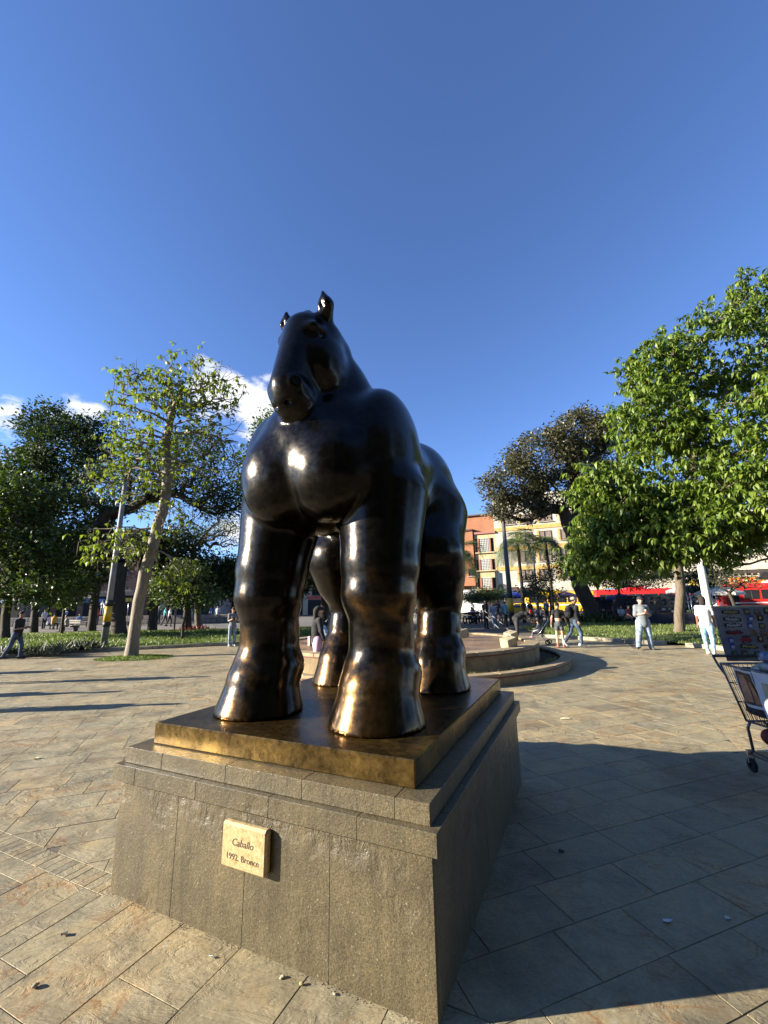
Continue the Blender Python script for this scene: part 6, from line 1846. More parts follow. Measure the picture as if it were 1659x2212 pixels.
STAND = {}
def people():
    # man walking at the far left, phone in hand, seen from the side
    p = g(28, 1424); p[2] = 0
    ys = R(-82)
    r, J, s = person('man in black polo shirt and jeans walking at the far left, holding a phone', p, ys, 1.62,
        dict(thighL=(0, .42, -1), shinL=(0, -.02, -1), thighR=(0, -.28, -1), shinR=(0, -.55, -1), armR=(.05, .05, -1), foreR=(-.1, 1, .05), armL=(-.1, -.1, -1), foreL=(0, .9, .12), lean=(0, .06, 1)),
        dict(top=(.012, .013, .014), legs=(.045, .07, .13), denim=True, shoes=(.02, .02, .022), skin=(.30, .16, .10), sleeve=.85), bulk=1.12)
    ph = thing('phone', 'black phone held by the walking man at the far left', 'phone', p, ys)
    MB().box(tuple(J['handR'] + [0, .03, .02]), (.075, .14, .012), rx=R(25), ch=.003).build('handset', M_BLACK, ph)
    # person at the edge of the lawn left of the horse, looking at a phone
    p = g(500, 1396)
    r, J, s = person('person in grey top and pale jeans looking at a phone left of the horse', p, face_cam(p, .15), 1.60,
        dict(armR=(.1, .15, -1), foreR=(-.35, .8, .25), armL=(-.1, .15, -1), foreL=(.3, .8, .25), head=(0, .25, 1), look=(0, 1, -.55), thighL=(-.05, .05, -1), thighR=(.05, .02, -1)),
        dict(top=(.16, .17, .19), legs=(.24, .31, .40), denim=True, shoes=(.6, .6, .6), style='long', skin=(.33, .19, .12)))
    ph = thing('phone', 'phone in the hands of the person left of the horse', 'phone', p, face_cam(p, .15))
    MB().box(tuple(J['handR'] * .5 + J['handL'] * .5 + [0, .03, .02]), (.075, .012, .14), rx=R(-30), ch=.003).build('handset', M_BLACK, ph)
    # woman in pink trousers seen between the legs of the horse
    p = g(684, 1461)
    person('woman in black top and pale pink trousers between the legs of the horse', p, R(-60), 1.60,
        dict(thighL=(0, .12, -1), shinL=(0, -.12, -1), thighR=(0, -.10, -1), shinR=(0, -.22, -1), armR=(.15, .12, -1), foreR=(.05, .35, -1)),
        dict(top=(.012, .012, .014), legs=(.56, .36, .47), shoes=(.5, .45, .45), style='long', cap=(.012, .012, .012), skin=(.50, .30, .21), sleeve=1.9, flare=.03), bulk=1.05)
    p = g(706, 1425)
    person('child in pale blue shirt bending forward beside the woman in pink trousers', p, R(60), 1.30,
        dict(lean=(0, .65, .75), head=(0, .8, .5), look=(0, .6, -.8), armR=(.1, .5, -.8), foreR=(0, .4, -.9), armL=(-.1, .5, -.8), foreL=(0, .4, -.9), thighL=(0, .1, -1), thighR=(0, .05, -1)),
        dict(top=(.36, .48, .60), legs=(.10, .12, .18), style='bob', skin=(.40, .23, .15)))
    # man in red cap bending to a child in a pushchair
    p = np.array([5.35, 18.6, 0.0])
    p = at(1118, 1385, 18.6) * [1, 1, 0]
    person('man in black T-shirt and red cap bending over the pushchair', p, R(-78), 1.74,
        dict(lean=(0, .95, .45), head=(0, .95, .1), look=(0, .75, -.65), armR=(.1, .75, -.7), foreR=(0, .9, -.35), armL=(-.1, .6, -.8), foreL=(0, .9, -.4), thighL=(0, .25, -1), shinL=(0, -.15, -1), thighR=(0, -.05, -1), shinR=(0, -.2, -1)),
        dict(top=(.016, .016, .018), legs=(.03, .03, .032), cap=(.62, .02, .025), skin=(.34, .19, .12), sleeve=.9), bulk=1.1)
    q = at(1167, 1392, 17.0) * [1, 1, 0]
    pc = thing('pushchair', 'dark pushchair with a child in it behind the fountain rim', 'pushchair', q, R(-120))
    for sx in (-1, 1):
        for sy in (-1, 1):
            MB().lathe([(.05, -.015), (.085, -.02), (.095, 0), (.085, .02), (.05, .015)], 16, closed=True).build('wheel', M_TYRE, pc, (sx * .22, sy * .32, .095), (0, R(90), 0))
        MB().tube([(sx * .22, -.32, .1), (sx * .22, .1, .48), (sx * .22, .42, .95), (sx * .2, .52, 1.02)], .014, 6).build('frame_bar', M_CHROME, pc)
        MB().tube([(sx * .22, .32, .1), (sx * .22, -.05, .5), (sx * .22, -.25, .52)], .014, 6).build('frame_bar', M_CHROME, pc)
    MB().tube([(-.2, .52, 1.02), (.2, .52, 1.02)], .018, 6).build('push_handle', M_BLACK, pc)
    MB().box((0, -.02, .42), (.40, .36, .06), ch=.02).build('seat', cloth((.02, .02, .025)), pc)
    MB().box((0, .20, .64), (.40, .06, .46), rx=R(-20), ch=.02).build('backrest', cloth((.02, .02, .025)), pc)
    m = MB(); n = 7
    V = []
    for i in range(n):
        a = R(20 + 18 * i)
        for sx in (-1, 1): V.append((sx * .21, .22 - .34 * math.cos(a) * .8 + .1, .78 + .26 * math.sin(a)))
    m.add(V, [(2 * i, 2 * i + 1, 2 * i + 3, 2 * i + 2) for i in range(n - 1)]).build('hood', cloth((.015, .015, .02)), pc)
    person('small child in white and black sitting in the pushchair', (q[0], q[1], 0), R(-120) + math.pi, .86,
        dict(seat=.98, thighL=(-.1, 1, -.05), shinL=(0, .35, -1), thighR=(.1, 1, -.05), shinR=(0, .35, -1), armR=(.2, .5, -.8), foreR=(-.2, .8, -.2), armL=(-.2, .5, -.8), foreL=(.2, .8, -.2)),
        dict(top=(.66, .63, .60), legs=(.30, .24, .26), style='short', skin=(.45, .28, .20), shoes=(.55, .3, .4)))
    # girl in shorts and man with cap and backpack
    p = g(1212, 1399)
    person('girl in black crop top and denim shorts seen from behind', p, face_cam(p, math.pi + .15), 1.56,
        dict(thighL=(-.04, .02, -1), thighR=(.05, .03, -1), shinL=(-.02, -.02, -1), shinR=(.03, -.04, -1), armL=(-.32, .05, -1), foreL=(-.12, .1, -1), armR=(.36, .0, -1), foreR=(.30, .1, -1), head=(.10, .12, 1), look=(.35, .9, -.3)),
        dict(top=(.015, .014, .014), legs=(.10, .11, .12), denim=True, trouser=.22, sleeve=.5, style='bun', skin=(.52, .32, .21), shoes=(.35, .12, .09), crop=True, loose=.008), bulk=.92)
    p = g(1246, 1399)
    r, J, s = person('man in beige cap and black jacket with torn jeans striding right', p, R(-80), 1.74,
        dict(thighR=(.02, .42, -1), shinR=(0, -.08, -1), thighL=(-.02, -.30, -1), shinL=(0, -.75, -.9), armR=(.12, -.2, -1), foreR=(.05, .25, -1), armL=(-.15, .3, -1), foreL=(0, .5, -.9), lean=(0, .08, 1), footL=(0, .7, -.7)),
        dict(top=(.012, .012, .014), legs=(.07, .11, .17), denim=True, shoes=(.72, .72, .72), cap=(.55, .46, .32), skin=(.40, .24, .16), sleeve=1.85), bulk=1.05)
    backpack('black backpack on the man in the beige cap', r, J, s, (.012, .012, .015))
    # man in grey shirt
    p = g(1397, 1403)
    r, J, s = person('man in grey T-shirt, black cap and baggy jeans with folded arms', p, face_cam(p, .35), 1.72,
        dict(thighL=(-.10, .06, -1), shinL=(-.06, -.05, -1), thighR=(.30, .25, -1), shinR=(.18, .05, -1), armR=(.22, .18, -1), foreR=(-.7, .75, .2), armL=(-.22, .18, -1), foreL=(.6, .75, .45), footR=(.5, .9, 0)),
        dict(top=(.17, .19, .20), legs=(.27, .36, .45), denim=True, shoes=(.05, .05, .055), cap=(.02, .02, .022), skin=(.46, .26, .19), sleeve=.95, flare=.038, hem=.07, loose=.024), bulk=1.22)
    # woman in white T-shirt walking away
    p = g(1537, 1414)
    person('woman in white T-shirt and light blue jeans walking away by the souvenir display', p, R(-38), 1.70,
        dict(thighL=(-.02, .20, -1), shinL=(.05, -.05, -1), thighR=(.02, -.12, -1), shinR=(-.04, -.42, -1), armL=(-.15, -.05, -1), foreL=(-.05, .2, -1), armR=(.15, .1, -1), foreR=(.05, .3, -1)),
        dict(top=(.74, .72, .70), legs=(.26, .42, .55), denim=True, shoes=(.74, .72, .68), style='bob', skin=(.20, .10, .065), sleeve=.7, flare=.010), bulk=1.08)

    # ---- smaller figures further off: a few postures, each person with clothes of their own
    poses = {
        'stand': dict(armR=(.12, .05, -1), foreR=(0, .3, -1), armL=(-.12, .05, -1), foreL=(0, .3, -1)),
        'walk': dict(thighL=(0, .35, -1), shinL=(0, -.05, -1), thighR=(0, -.25, -1), shinR=(0, -.5, -1), armR=(.1, .35, -1), foreR=(0, .5, -1), armL=(-.1, -.3, -1), foreL=(0, -.05, -1)),
        'arms': dict(armR=(.25, .3, -1), foreR=(-.4, .8, .1), armL=(-.25, .3, -1), foreL=(.4, .8, .1), thighL=(-.08, .02, -1), thighR=(.08, .02, -1)),
        'sit': dict(seat=.47, thighL=(-.12, 1, -.03), shinL=(0, .05, -1), thighR=(.12, 1, -.03), shinR=(0, .05, -1), armR=(.15, .35, -1), foreR=(-.1, .8, -.5), armL=(-.15, .35, -1), foreL=(.1, .8, -.5), lean=(0, .12, 1)),
    }
    protos = {}
    for k, ps in poses.items():
        r, J, s = person('', (0, 0, 0), 0, 1.70, ps, dict(top=(.5, .5, .5), legs=(.1, .1, .1)), res=.024, fine=False)
        protos[k] = r
    far = [ # x, distance, posture, yaw, shirt, trousers, label
        (1049, 27, 'stand', 200, (.02, .02, .02), (.02, .02, .022), 'person all in black standing left of the group behind the fountain'),
        (1066, 27.5, 'walk', 150, (.22, .27, .36), (.10, .14, .22), 'person in grey-blue top and jeans in the group behind the fountain'),
        (1075, 29, 'arms', 170, (.03, .03, .04), (.05, .06, .09), 'person in dark jacket standing in the middle of the group'),
        (1092, 29, 'stand', 20, (.10, .26, .38), (.02, .02, .025), 'person in blue shirt and black trousers beside the banded post'),
        (1082, 34, 'stand', 160, (.45, .42, .38), (.12, .10, .09), 'person in cream top at the back of the group behind the fountain'),
        (1022, 36, 'stand', 120, (.04, .04, .05), (.05, .05, .06), 'person in black beside the parked motorbikes'),
        (1182, 35, 'stand', 10, (.12, .17, .34), (.04, .04, .05), 'person with blue top standing under the yellow bus'),
        (1169, 34, 'sit', 150, (.42, .42, .45), (.03, .03, .04), 'seated person in pale grey by the slim post'),
        (1147, 35, 'stand', 190, (.03, .03, .03), (.03, .03, .03), 'person in dark clothes near the taxi'),
        (1342, 30, 'sit', 170, (.45, .44, .46), (.05, .05, .06), 'seated person in white left of the dark blue parasol'),
        (1357, 29, 'sit', 200, (.28, .06, .07), (.03, .03, .04), 'seated person in dark red below the red bus'),
        (1330, 31, 'stand', 180, (.04, .04, .05), (.02, .02, .02), 'person in black beside the stem of the umbrella tree'),
        (1478, 27, 'stand', 170, (.08, .10, .18), (.06, .09, .16), 'person in navy behind the big tree trunk'),
        (97, 37, 'stand', 60, (.55, .55, .60), (.04, .04, .05), 'person in white shirt at the left end of the benches'),
        (107, 37, 'sit', 0, (.58, .58, .60), (.05, .05, .07), 'seated person in white shirt seen from behind on the left benches'),
        (117, 36.5, 'sit', 10, (.58, .34, .04), (.04, .04, .05), 'seated person in mustard yellow shirt on the left benches'),
        (148, 32.5, 'sit', 120, (.42, .40, .33), (.30, .28, .24), 'person in beige sitting alone by the crooked young tree'),
        (142, 47, 'stand', 170, (.36, .38, .48), (.06, .06, .08), 'person in pale lilac far back under the left trees'),
        (173, 40, 'sit', 200, (.18, .28, .50), (.25, .30, .30), 'seated person in blue behind the pale trunk'),
        (210, 44, 'arms', 190, (.55, .06, .06), (.10, .07, .06), 'person in red shirt left of the yellow-banded post'),
        (219, 52, 'arms', 180, (.50, .56, .62), (.25, .26, .28), 'person in white far back on the terrace'),
        (266, 46, 'sit', 110, (.56, .56, .58), (.04, .04, .05), 'seated person in white behind the slender tree'),
        (343, 42, 'stand', 190, (.05, .06, .09), (.05, .06, .09), 'person in navy standing right of the dark trunk'),
        (357, 40, 'walk', -70, (.10, .42, .42), (.04, .05, .07), 'person in teal shirt walking beyond the lawn'),
        (367, 38, 'walk', -70, (.52, .52, .52), (.02, .02, .03), 'person in white shirt striding right beyond the lawn'),
        (427, 36, 'stand', 170, (.36, .30, .30), (.16, .14, .14), 'person in patterned top behind the red-leaved bed'),
        (470, 44, 'stand', 180, (.50, .52, .56), (.10, .10, .12), 'person in pale top far back left of the horse'),
        (455, 46, 'stand', 150, (.08, .20, .36), (.06, .06, .08), 'person in blue top far back left of the horse'),
        (640, 40, 'stand', 180, (.06, .06, .07), (.05, .05, .06), 'dark-clothed person glimpsed left of the front legs of the horse'),
    ]
    for k, (x, Y, ps, yaw, top, legs, lab) in enumerate(far):
        r = copy_tree(protos[ps]); q = at(x, 1330, Y)
        z = .0
        if x == 219: z = .86
        r.location = (q[0], Y, z); r.rotation_euler = (0, 0, R(yaw)); sc = random.Random(k).uniform(.94, 1.05); r.scale = (sc, sc, sc)
        r['label'] = lab; r['group'] = 'people further off'
        for ch in r.children:
            n = ch.name.split('.')[0]
            col = {'shirt': cloth(top), 'trousers': cloth(legs)}.get(n)
            if col is not None:
                ch.material_slots[0].link = 'OBJECT'; ch.material_slots[0].material = col
    # people standing outside the picture on the left: only their long shadows reach into it
    out = [((395, 1520), 'stand', 'passer-by outside the picture whose shadow lies nearest the pedestal'), ((455, 1461), 'arms', 'passer-by outside the picture who casts the longest shadow on the left'), ((270, 1493), 'walk', 'passer-by outside the picture who casts the middle shadow on the left'), ((190, 1448), 'stand', 'passer-by outside the picture who casts the farthest shadow on the left'), ((90, 1496), 'stand', 'passer-by outside the picture whose shadow only just enters on the left')]
    for k, ((x, y), ps, lab) in enumerate(out):
        tip = g(x, y); L = 1.72 / math.tan(SUN_EL)
        r = copy_tree(protos[ps]); r.location = (tip[0] - L * math.cos(SUN_DIR), tip[1] - L * math.sin(SUN_DIR), 0); r.rotation_euler = (0, 0, R(60 + 70 * k))
        r['label'] = lab; r['group'] = 'people outside the picture'
    for r in protos.values():
        for ch in list(r.children): bpy.data.objects.remove(ch)
        bpy.data.objects.remove(r)
people()
# ------------------------------------------------------------------ souvenir seller's shopping cart at the right edge
def wire_mat(): return flat((.10, .10, .11), .4, .7, name='cart_wire')
M_WIRE = wire_mat()
def cart():
    o0 = np.array([3.74, 4.08, 0.0]); rz = R(-95)       # local +x: from handle to nose
    r = thing('shopping_cart', 'grey wire shopping cart loaded with souvenirs at the right edge', 'cart', o0, rz)
    # basket: wider at top and towards the handle
    def P(u, v, w):      # u 0..1 handle->nose, v -1..1 across, w 0..1 height
        x = -.50 + u * 1.0 + (1 - w) * (.13 * (1 - u) - .05 * u)
        hw = (.30 - .05 * u) * (.78 + .22 * w)
        return (x, v * hw, .46 + w * (.52 - .05 * u) + .02 * u)
    f = MB()
    for w in (1.0, 0.0):
        ring = [P(0, -1, w), P(1, -1, w), P(1, 1, w), P(0, 1, w), P(0, -1, w)]
        f.tube(ring, .011 if w else .009, 8)
    for u, v in ((0, -1), (1, -1), (1, 1), (0, 1)): f.tube([P(u, v, 0), P(u, v, 1)], .010, 8)
    f.build('basket_frame', flat((.16, .16, .17), .35, .7, name='cart_tube'), r)
    m = MB()
    for v in (-1, 1):
        for i in range(1, 30): m.tube([P(i / 30, v, 0), P(i / 30, v, 1)], .0028, 4, cap=False)
        for w in (.33, .66): m.tube([P(0, v, w), P(1, v, w)], .004, 4, cap=False)
    for u in (0, 1):
        for i in range(1, 14): m.tube([P(u, -1 + i / 7, 0), P(u, -1 + i / 7, 1)], .0028, 4, cap=False)
        for w in (.33, .66): m.tube([P(u, -1, w), P(u, 1, w)], .004, 4, cap=False)
    for i in range(1, 14): m.tube([P(0, -1 + i / 7, 0), P(1, -1 + i / 7, 0)], .0028, 4, cap=False)
    o = m.build('wire_mesh', M_WIRE, r); tag(o, kind='stuff')
    h = MB()
    for v in (-1, 1): h.tube([P(0, v, .8), (-.54, v * .29, .94), (-.63, v * .28, 1.04)], .011, 8)
    h.tube([(-.63, -.28, 1.04), (-.63, .28, 1.04)], .015, 10)
    h.build('push_handle', flat((.05, .05, .055), .5, name='handle_black'), r)
    for v in (-1, 1):
        MB().tube([P(.05, v, 0), (-.36, v * .24, .40), (-.33, v * .25, .20), (-.40, v * .25, .155)], .013, 8).build('leg', flat((.16, .16, .17), .35, .7, name='cart_tube'), r)
        MB().tube([(-.40, v * .25, .16), (.42, v * .20, .17), (.44, v * .20, .44)], .012, 8).build('lower_rail', flat((.16, .16, .17), .35, .7, name='cart_tube'), r)
        for x in (-.38, .40):
            w = MB().lathe([(.02, -.016), (.052, -.016), (.0625, -.008), (.0625, .008), (.052, .016), (.02, .016)], 18, closed=True).build('wheel', M_TYRE, r, (x, v * (.25 if x < 0 else .20), .063), (R(90), 0, 0))
            k = MB()
            for sg in (-1, 1): k.box((0, sg * .026, .075), (.02, .004, .11))
            k.box((0, 0, .13), (.03, .056, .012))
            k.build('fork', M_CHROME, w, (0, 0, 0), (R(-90), 0, 0))
    MB().box((.0, 0, .17), (.78, .40, .012)).build('lower_tray', M_WIRE, r)
    M2 = Matrix.Translation(Vector(o0)) @ Matrix.Rotation(rz, 4, 'Z')
    def hang(name, label, cat, V, F, mat):
        t = thing(name, label, cat, o0, rz); return t
    # bag on the lower tray
    bt = thing('bag', 'dark red cloth bag on the lower tray of the cart', 'bag', o0, rz)
    V, F = sdf_mesh([ell((-.08, -.02, .29), (.24, .17, .11), .03), ell((-.26, -.10, .34), (.09, .09, .08), .03), ell((.12, -.06, .31), (.14, .12, .10), .03)], .012, smooth=2)
    from_arrays('sack', V, F, flat((.16, .035, .03), .85, var=.4, scale=14, bump=.5, bscale=25, name='red_cloth'), bt, smooth=True)
    MB().tube([(-.25, -.1, .40), (-.29, -.13, .47), (-.22, -.08, .42)], .012, 6).build('strap', flat((.05, .02, .02), .8, name='strap'), bt)
    # posters tied to the side that faces the plaza (plain coloured prints)
    def poster(label, u0, u1, w0, w1, paper, prints, off):
        t = thing('poster', label, 'poster', o0, rz, 'posters on the cart')
        sgn = CART_SIDE
        a, b_, c, d = [np.array(P(u, sgn, w)) for u, w in ((u0, w0), (u1, w0), (u1, w1), (u0, w1))]
        nrm = np.array([0, sgn, 0]) * off
        nx, ny = 10, 8
        def sheet(x0, x1, y0, y1, d_):
            V = []; F = []
            for j in range(ny + 1):
                for i in range(nx + 1):
                    s_, q = x0 + (x1 - x0) * i / nx, y0 + (y1 - y0) * j / ny
                    p = (a * (1 - s_) + b_ * s_) * (1 - q) + (d * (1 - s_) + c * s_) * q
                    V.append(p + nrm * (1 + d_) + np.array([0, sgn * .012 * math.sin(s_ * 5 + q * 4), 0]))
            for j in range(ny):
                for i in range(nx): F.append((j * (nx + 1) + i, j * (nx + 1) + i + 1, (j + 1) * (nx + 1) + i + 1, (j + 1) * (nx + 1) + i))
            return V, F
        V, F = sheet(0, 1, 0, 1, 0); from_arrays('paper', V, F, paper, t, smooth=True)
        for k, (x0, x1, y0, y1, mt) in enumerate(prints):
            V, F = sheet(x0, x1, y0, y1, .25 * (k + 1)); from_arrays('print', V, F, mt, t, smooth=True)
    wp = flat((.58, .60, .66), .6, name='poster_paper')
    poster('small framed print near the handle of the cart', .16, .40, .30, .98, wp, [(.06, .94, .08, .93, flat((.05, .035, .03), .6, var=.3, name='dark_print')), (.15, .50, .15, .85, flat((.42, .20, .11), .6, var=.35, scale=14, name='rust_print')), (.58, .85, .12, .70, flat((.36, .17, .09), .6, var=.35, scale=14, name='rust_print2'))], .012)
    poster('large white-bordered poster on the side of the cart', .40, .92, -.12, 1.0, wp, [(.14, .86, .14, .84, flat((.40, .39, .28), .6, var=.3, scale=10, name='olive_print')), (.18, .82, .14, .46, flat((.10, .06, .10), .6, var=.4, scale=16, name='plum_print')), (.30, .74, .18, .68, flat((.46, .18, .17), .6, var=.35, scale=14, name='rose_print'))], .02)
    # bundles on top of the basket
    bd = thing('souvenir_bundle', 'bundle of bags and souvenirs in clear plastic on top of the cart', 'bundle', o0, rz)
    rs = random.Random(3)
    for k in range(16):
        x = rs.uniform(-.40, .42); y = rs.uniform(-.20, .20); z = .98 + rs.uniform(-.04, .07)
        V, F = sdf_mesh([ell((0, 0, 0), (rs.uniform(.07, .13), rs.uniform(.06, .10), rs.uniform(.035, .07)), .02), ell((rs.uniform(-.06, .06), rs.uniform(-.05, .05), .02), (.05, .05, .04), .02)], .012, smooth=1)
        from_arrays('packet', V, F, flat(rs.choice([(.02, .02, .025), (.02, .02, .02), (.20, .24, .34), (.40, .38, .30), (.10, .10, .12), (.30, .05, .06), (.10, .16, .40)]), .25, var=.5, scale=18, name='packet'), bd, smooth=True, loc=(x, y, z), rot=(rs.uniform(-.4, .4), rs.uniform(-.4, .4), rs.uniform(0, 3)))
    MB().box((0, 0, .74), (.86, .40, .44), ch=.03).build('packed_goods', flat((.035, .035, .045), .8, var=.6, scale=9, name='packed_goods'), bd)
CART_SIDE = -1
cart()

# display sheet of fridge magnets behind the cart
def display():
    # corners measured in the picture, upright plane 4.95 m away
    Yd = 4.75
    BL, TL = at(1571, 1424, Yd), at(1541, 1309, Yd)
    W_, H_ = 1.25, TL[2] - BL[2]
    ang = R(-14)
    r = thing('souvenir_display', 'grey plastic display sheet covered with rows of fridge magnets above the cart', 'display', (BL[0], BL[1], BL[2] - .02), ang)
    sk = (TL[0] - BL[0]) / H_
    def Q(x, z, d=0.0): return (x + sk * z * (1 - x / W_), d + .02 * math.sin(x * 9 + z * 5), z)
    nx, nz = 16, 10
    V = []; F = []
    for layer in (0, .012):
        for j in range(nz + 1):
            for i in range(nx + 1): V.append(Q(W_ * i / nx, H_ * j / nz, layer))
    k1 = (nx + 1) * (nz + 1)
    for j in range(nz):
        for i in range(nx):
            a = j * (nx + 1) + i; q = (a, a + 1, a + nx + 2, a + nx + 1)
            F.append(q); F.append(tuple(k1 + t for t in reversed(q)))
    for i in range(nx):
        F.append((i, k1 + i, k1 + i + 1, i + 1)); t = nz * (nx + 1) + i; F.append((t, t + 1, k1 + t + 1, k1 + t))
    for j in range(nz):
        a = j * (nx + 1); b_ = a + nx + 1; F.append((a, b_, k1 + b_, k1 + a)); a += nx; b_ += nx; F.append((a, k1 + a, k1 + b_, b_))
    sm, n, l, b = nt('plastic_sheet')
    tc = N(n, 'ShaderNodeTexCoord'); nz_ = N(n, 'ShaderNodeTexNoise', i_Scale=7.0, i_Detail=5.0); l.new(tc.outputs['Object'], nz_.inputs['Vector'])
    rp_ = ramp(n, [(.3, (.13, .14, .16)), (.7, (.30, .31, .33))]); l.new(nz_.outputs['Fac'], rp_.inputs[0]); l.new(rp_.outputs[0], b.inputs['Base Color'])
    b.inputs['Roughness'].default_value = .22
    bp = N(n, 'ShaderNodeBump', i_Strength=.35, i_Distance=.03); l.new(nz_.outputs['Fac'], bp.inputs['Height']); l.new(bp.outputs[0], b.inputs['Normal'])
    from_arrays('sheet', V, F, sm, r, smooth=False)
    MB().tube([Q(-.01, H_ + .006), Q(W_ * .5, H_ + .012), Q(W_, H_ + .006)], .013, 8).build('top_rail', flat((.42, .36, .20), .7, name='wood_rail'), r)
    for x in (.42, W_ - .1): MB().tube([(x, .05, H_), (x, .10, -BL[2] + .2)], .012, 6).build('support', M_WIRE, r)
    rs = random.Random(9)
    red = flat((.34, .03, .04), .5, name='magnet_red'); blk = flat((.02, .02, .022), .5, name='magnet_black'); gold = flat((.42, .34, .12), .5, name='magnet_gold'); blu = flat((.05, .08, .32), .5, name='magnet_blue'); brn = flat((.20, .12, .07), .7, var=.3, scale=40, name='magnet_clay'); wh = flat((.5, .5, .48), .5, name='magnet_white')
    def place(name, x, z, m, mat, rot=0):
        p = Q(x, z, -.008); return m.build(name, mat, r, p, (0, rot, 0))
    def word(x, z):
        m = MB()
        for k in range(7): m.ell((-.072 + .024 * k, 0, .004 * math.sin(k * 2.0)), (.017, .005, .020 + .003 * (k % 2)), 10, 6)
        o = place('magnet', x, z, m, blk, R(rs.uniform(-3, 5)))
        letters('lettering', 'Medellín', .040, rs.choice([gold, red, wh]), o, (0, -.006, .0), (R(90), 0, 0), ext=.001, bold=True, spacing=.95)
    def tile(x, z, kind):
        o = place('magnet', x, z, MB().box((0, 0, 0), (.052, .007, .058), ch=.002), blk if kind != 2 else blu, R(rs.uniform(-5, 5)))
        if kind == 0: MB().ell((0, -.005, .006), (.013, .002, .018), 10, 6).build('print', gold, o)
        elif kind == 1: MB().box((0, -.005, 0), (.036, .002, .040)).build('print', flat((.25, .24, .10), .5, var=.5, scale=60, name='magnet_map'), o)
        else: MB().box((.004, -.005, -.006), (.03, .002, .03)).build('print', wh, o)
    def pot(x, z):
        V = []
        place('magnet', x, z, MB().lathe([(.004, -.03), (.030, -.028), (.026, .0), (.021, .018), (.026, .026), (.004, .024)], 12, smooth=True), brn)
    def car_(x, z):
        o = place('magnet', x, z, MB().box((0, 0, -.008), (.105, .008, .026), ch=.004).box((-.005, -.001, .014), (.07, .008, .020), ch=.004), red, R(rs.uniform(-4, 4)))
        m = MB()
        for dx in (-.032, .032): m.ell((dx, -.003, -.022), (.010, .006, .010), 10, 6)
        m.box((0, -.004, .034), (.08, .006, .012)); m.build('trim', blk, o)
    z = H_ - .045
    rows = [['w', 't1', 'p0', 't0', 't2', 't1', 't0'], ['w', 't2', 't0', 't0', 'p', 't2', 'w'], ['w', 't2', 't1', 'p', 'c', 't0', 't2'], ['w', 'p', 'p', 'p', 'c', 'c', 't1'], ['t2', 'c', 't0', 't0', 'w', 't1', 'p'], ['t2', 'w', 'w', 'c', 't0', 't2', 'w'], ['t1', 't1', 't1', 'w', 'c', 'p', 'w']]
    dz = (H_ - .05) / len(rows)
    for j, row in enumerate(rows):
        x = .05
        for k in row:
            w_ = {'w': .18, 'c': .125}.get(k, .075)
            if x + w_ > W_ - .03: break
            zz = z - j * dz + rs.uniform(-.006, .006); xc = x + w_ / 2
            if k == 'w': word(xc, zz)
            elif k == 'c': car_(xc, zz)
            elif k[0] == 'p': pot(xc, zz)
            else: tile(xc, zz, int(k[1]))
            x += w_ + rs.uniform(.012, .035)
display()

# ------------------------------------------------------------------ litter and small stones on the paving
def scrap(name, label, x, y, size, col, seed, cat='litter', lump=False):
    rs = np.random.RandomState(seed); p = g(x, y, .0)
    if lump:
        V, F = sdf_mesh([ell(rs.normal(0, size * .35, 3) * [1, 1, .2], np.array((size, size * .8, size * .6)) * rs.uniform(.5, 1.0), size * .2) for _ in range(5)], size * .16, smooth=0)
        V = V - [0, 0, V[:, 2].min()]
        o = from_arrays(name, V, F, flat(col, .85, var=.4, scale=60, name='scrap'), smooth=False, loc=p)
    else:
        n = 7; V = [(0, 0, .006)]; 
        for k in range(n):
            a = 2 * math.pi * k / n; rr = size * rs.uniform(.6, 1.2)
            V.append((rr * math.cos(a) * 1.5, rr * math.sin(a), .003 + .012 * rs.rand()))
        V2 = [(x_, y_, z_ + .002) for x_, y_, z_ in V]
        F = [(0, 1 + k, 1 + (k + 1) % n) for k in range(n)] + [(n + 1, n + 2 + (k + 1) % n, n + 2 + k) for k in range(n)] + [(1 + k, n + 2 + k, n + 2 + (k + 1) % n, 1 + (k + 1) % n) for k in range(n)]
        o = from_arrays(name, V2 + V, [tuple(f) for f in F], flat(col, .7, name='scrap'), smooth=False, loc=p)
    tag(o, label, cat, 'litter on the paving')
scrap('paper_scrap', 'white crumpled paper scrap on the shaded paving', 1442, 1992, .022, (.66, .68, .72), 1)
scrap('paper_scrap', 'pale gum-like scrap on the shaded paving at right', 1572, 1986, .014, (.50, .52, .48), 2)
scrap('dry_leaf', 'dark dry leaf curled on the shaded paving', 1212, 1842, .016, (.03, .03, .028), 3, 'leaf')
scrap('dry_leaf', 'small black leaf on the sunlit paving at lower left', 137, 2021, .012, (.02, .02, .02), 4, 'leaf')
scrap('stone_crumb', 'clump of pale crumbled stone at the lower left', 75, 2133, .013, (.28, .25, .17), 5, 'stone', True)
scrap('stone_crumb', 'pale crumb of stone against the pedestal foot', 609, 2113, .009, (.45, .40, .28), 6, 'stone', True)
scrap('stone_crumb', 'yellowish crumbs beside the pedestal foot', 650, 2128, .010, (.40, .34, .16), 7, 'stone', True)
scrap('stone_crumb', 'small crumb at the pedestal foot nearest the near corner', 722, 2150, .007, (.40, .36, .28), 8, 'stone', True)
scrap('paper_scrap', 'white cigarette end lying by the pedestal foot', 455, 2069, .009, (.7, .7, .68), 9)
scrap('paper_scrap', 'white litter on the sunlit paving left of the slender tree shadow', 121, 1446, .09, (.7, .7, .7), 10)
scrap('paper_scrap', 'pale litter beside the grass ring of the slender tree', 510, 1419, .07, (.66, .64, .58), 11)
scrap('paper_scrap', 'pale yellow scrap on sunlit paving right of the pedestal', 1222, 1553, .045, (.62, .56, .34), 12)
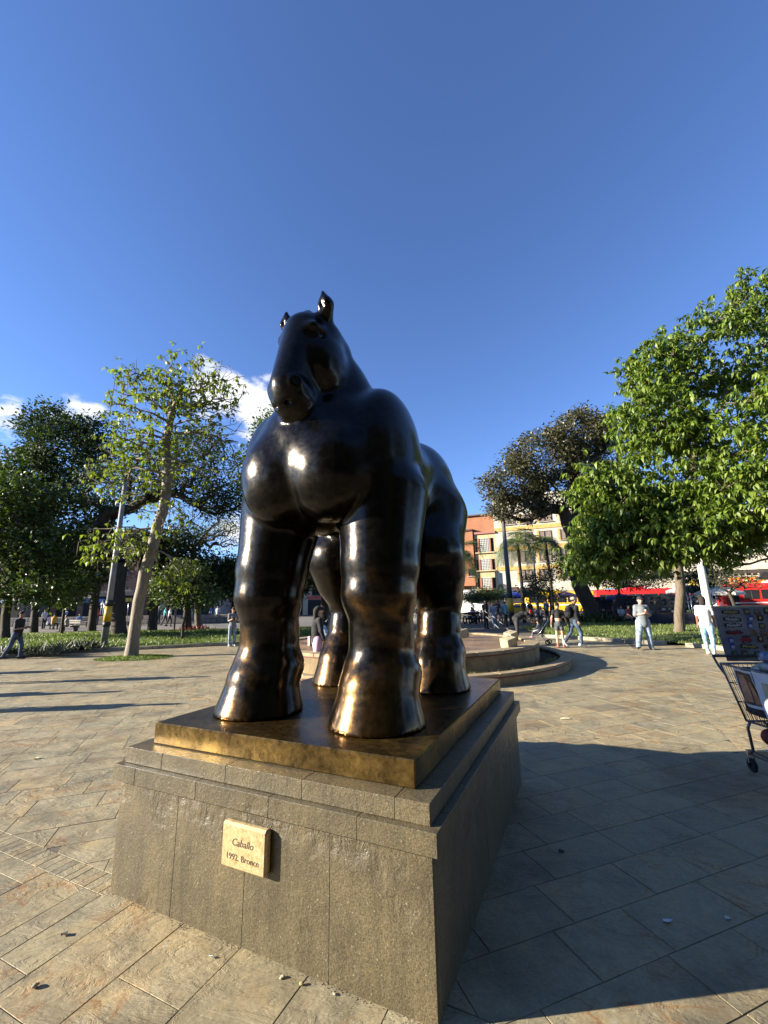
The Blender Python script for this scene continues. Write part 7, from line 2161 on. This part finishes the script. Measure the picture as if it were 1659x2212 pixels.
scrap('paper_scrap', 'yellowish scrap on the paving at the far left', 75, 1640, .03, (.55, .48, .25), 13)
# dirt and dry weeds gathered along the foot of the pedestal
def foot_dirt():
    rs = np.random.RandomState(31); V = []; F = []
    for k in range(500):
        if rs.rand() < .6: a, b_ = rs.uniform(-PW / 2, PW / 2), -PL / 2 - abs(rs.normal(0, .016)) - .003
        else: a, b_ = PW / 2 + abs(rs.normal(0, .02)) + .003, rs.uniform(-PL / 2, PL / 2)
        p = ab(a, b_); s = rs.uniform(.0008, .0026); n = len(V)
        for q in ((-1, -1, -.2), (1, -1, -.2), (1, 1, -.2), (-1, 1, -.2), (rs.uniform(-.5, .5), rs.uniform(-.5, .5), 1.0)): V.append(p + np.array(q) * s * rs.uniform(.6, 1.3))
        F += [(n, n + 1, n + 4), (n + 1, n + 2, n + 4), (n + 2, n + 3, n + 4), (n + 3, n, n + 4)]
    o = from_arrays('grit', V, F, flat((.15, .125, .085), .95, var=.5, scale=80, name='grit')); tag(o, 'dark grit along the foot of the pedestal', 'grit', kind='stuff')
foot_dirt()
# ------------------------------------------------------------------ unseen building and trees added round the viewer to deepen shade and fill reflections
def surround():
    r = thing('unseen_building', 'long pale stone building behind the viewer, outside the picture', 'building', (14, -17, 0), 0)
    MB().box((0, -6, 11), (64, 12, 22)).build('wall', stained((.30, .25, .18)), r)
    MB().box((0, -6, 22.3), (65, 12.6, .6)).build('cornice', stained((.34, .28, .20)), r)
    for i in range(13):
        for j in range(4):
            window(r, -29 + i * 4.7, -27 + i * 4.7, 1.2 + j * 5, 4.2 + j * 5, 0, mull=2) if False else MB().box((0, 0, 0), (1.8, .12, 3.0)).build('window', M_GLASS, r, (-28 + i * 4.7, .05, 2.7 + j * 5))
    for k, (x, y, h, s) in enumerate(((17, 2, 15, 71), (15, -7, 16, 72), (26, 9, 16, 73), (7, -10, 13, 74), (-6, -13, 10, 75))):
        tr = [np.array([x, y, 0.0]), np.array([x + .2, y, h * .25]), np.array([x, y + .2, h * .5])]
        bl = [(np.array([x, y, h * .68]), np.array([4.6, 4.6, h * .30]), 1.0), (np.array([x + 1, y - 1.5, h * .5]), np.array([3.0, 2.6, h * .18]), .6), (np.array([x - 1, y + 1.5, h * .52]), np.array([3.0, 2.6, h * .2]), .6)]
        tree('broadleaf_tree', ['leafy tree past the right edge, nearest the cart', 'leafy tree behind the viewer to the right', 'leafy tree far past the right edge', 'leafy tree before the long stone building', 'leafy tree behind the viewer to the left'][k] + ', outside the picture', tr, .25, bl, 170, 16, .48, LEAF_MID, M_BARKD, s, group='trees outside the picture', clump=.45, shell=.4, step=.9, tip_r=.02, sides=4)
surround()
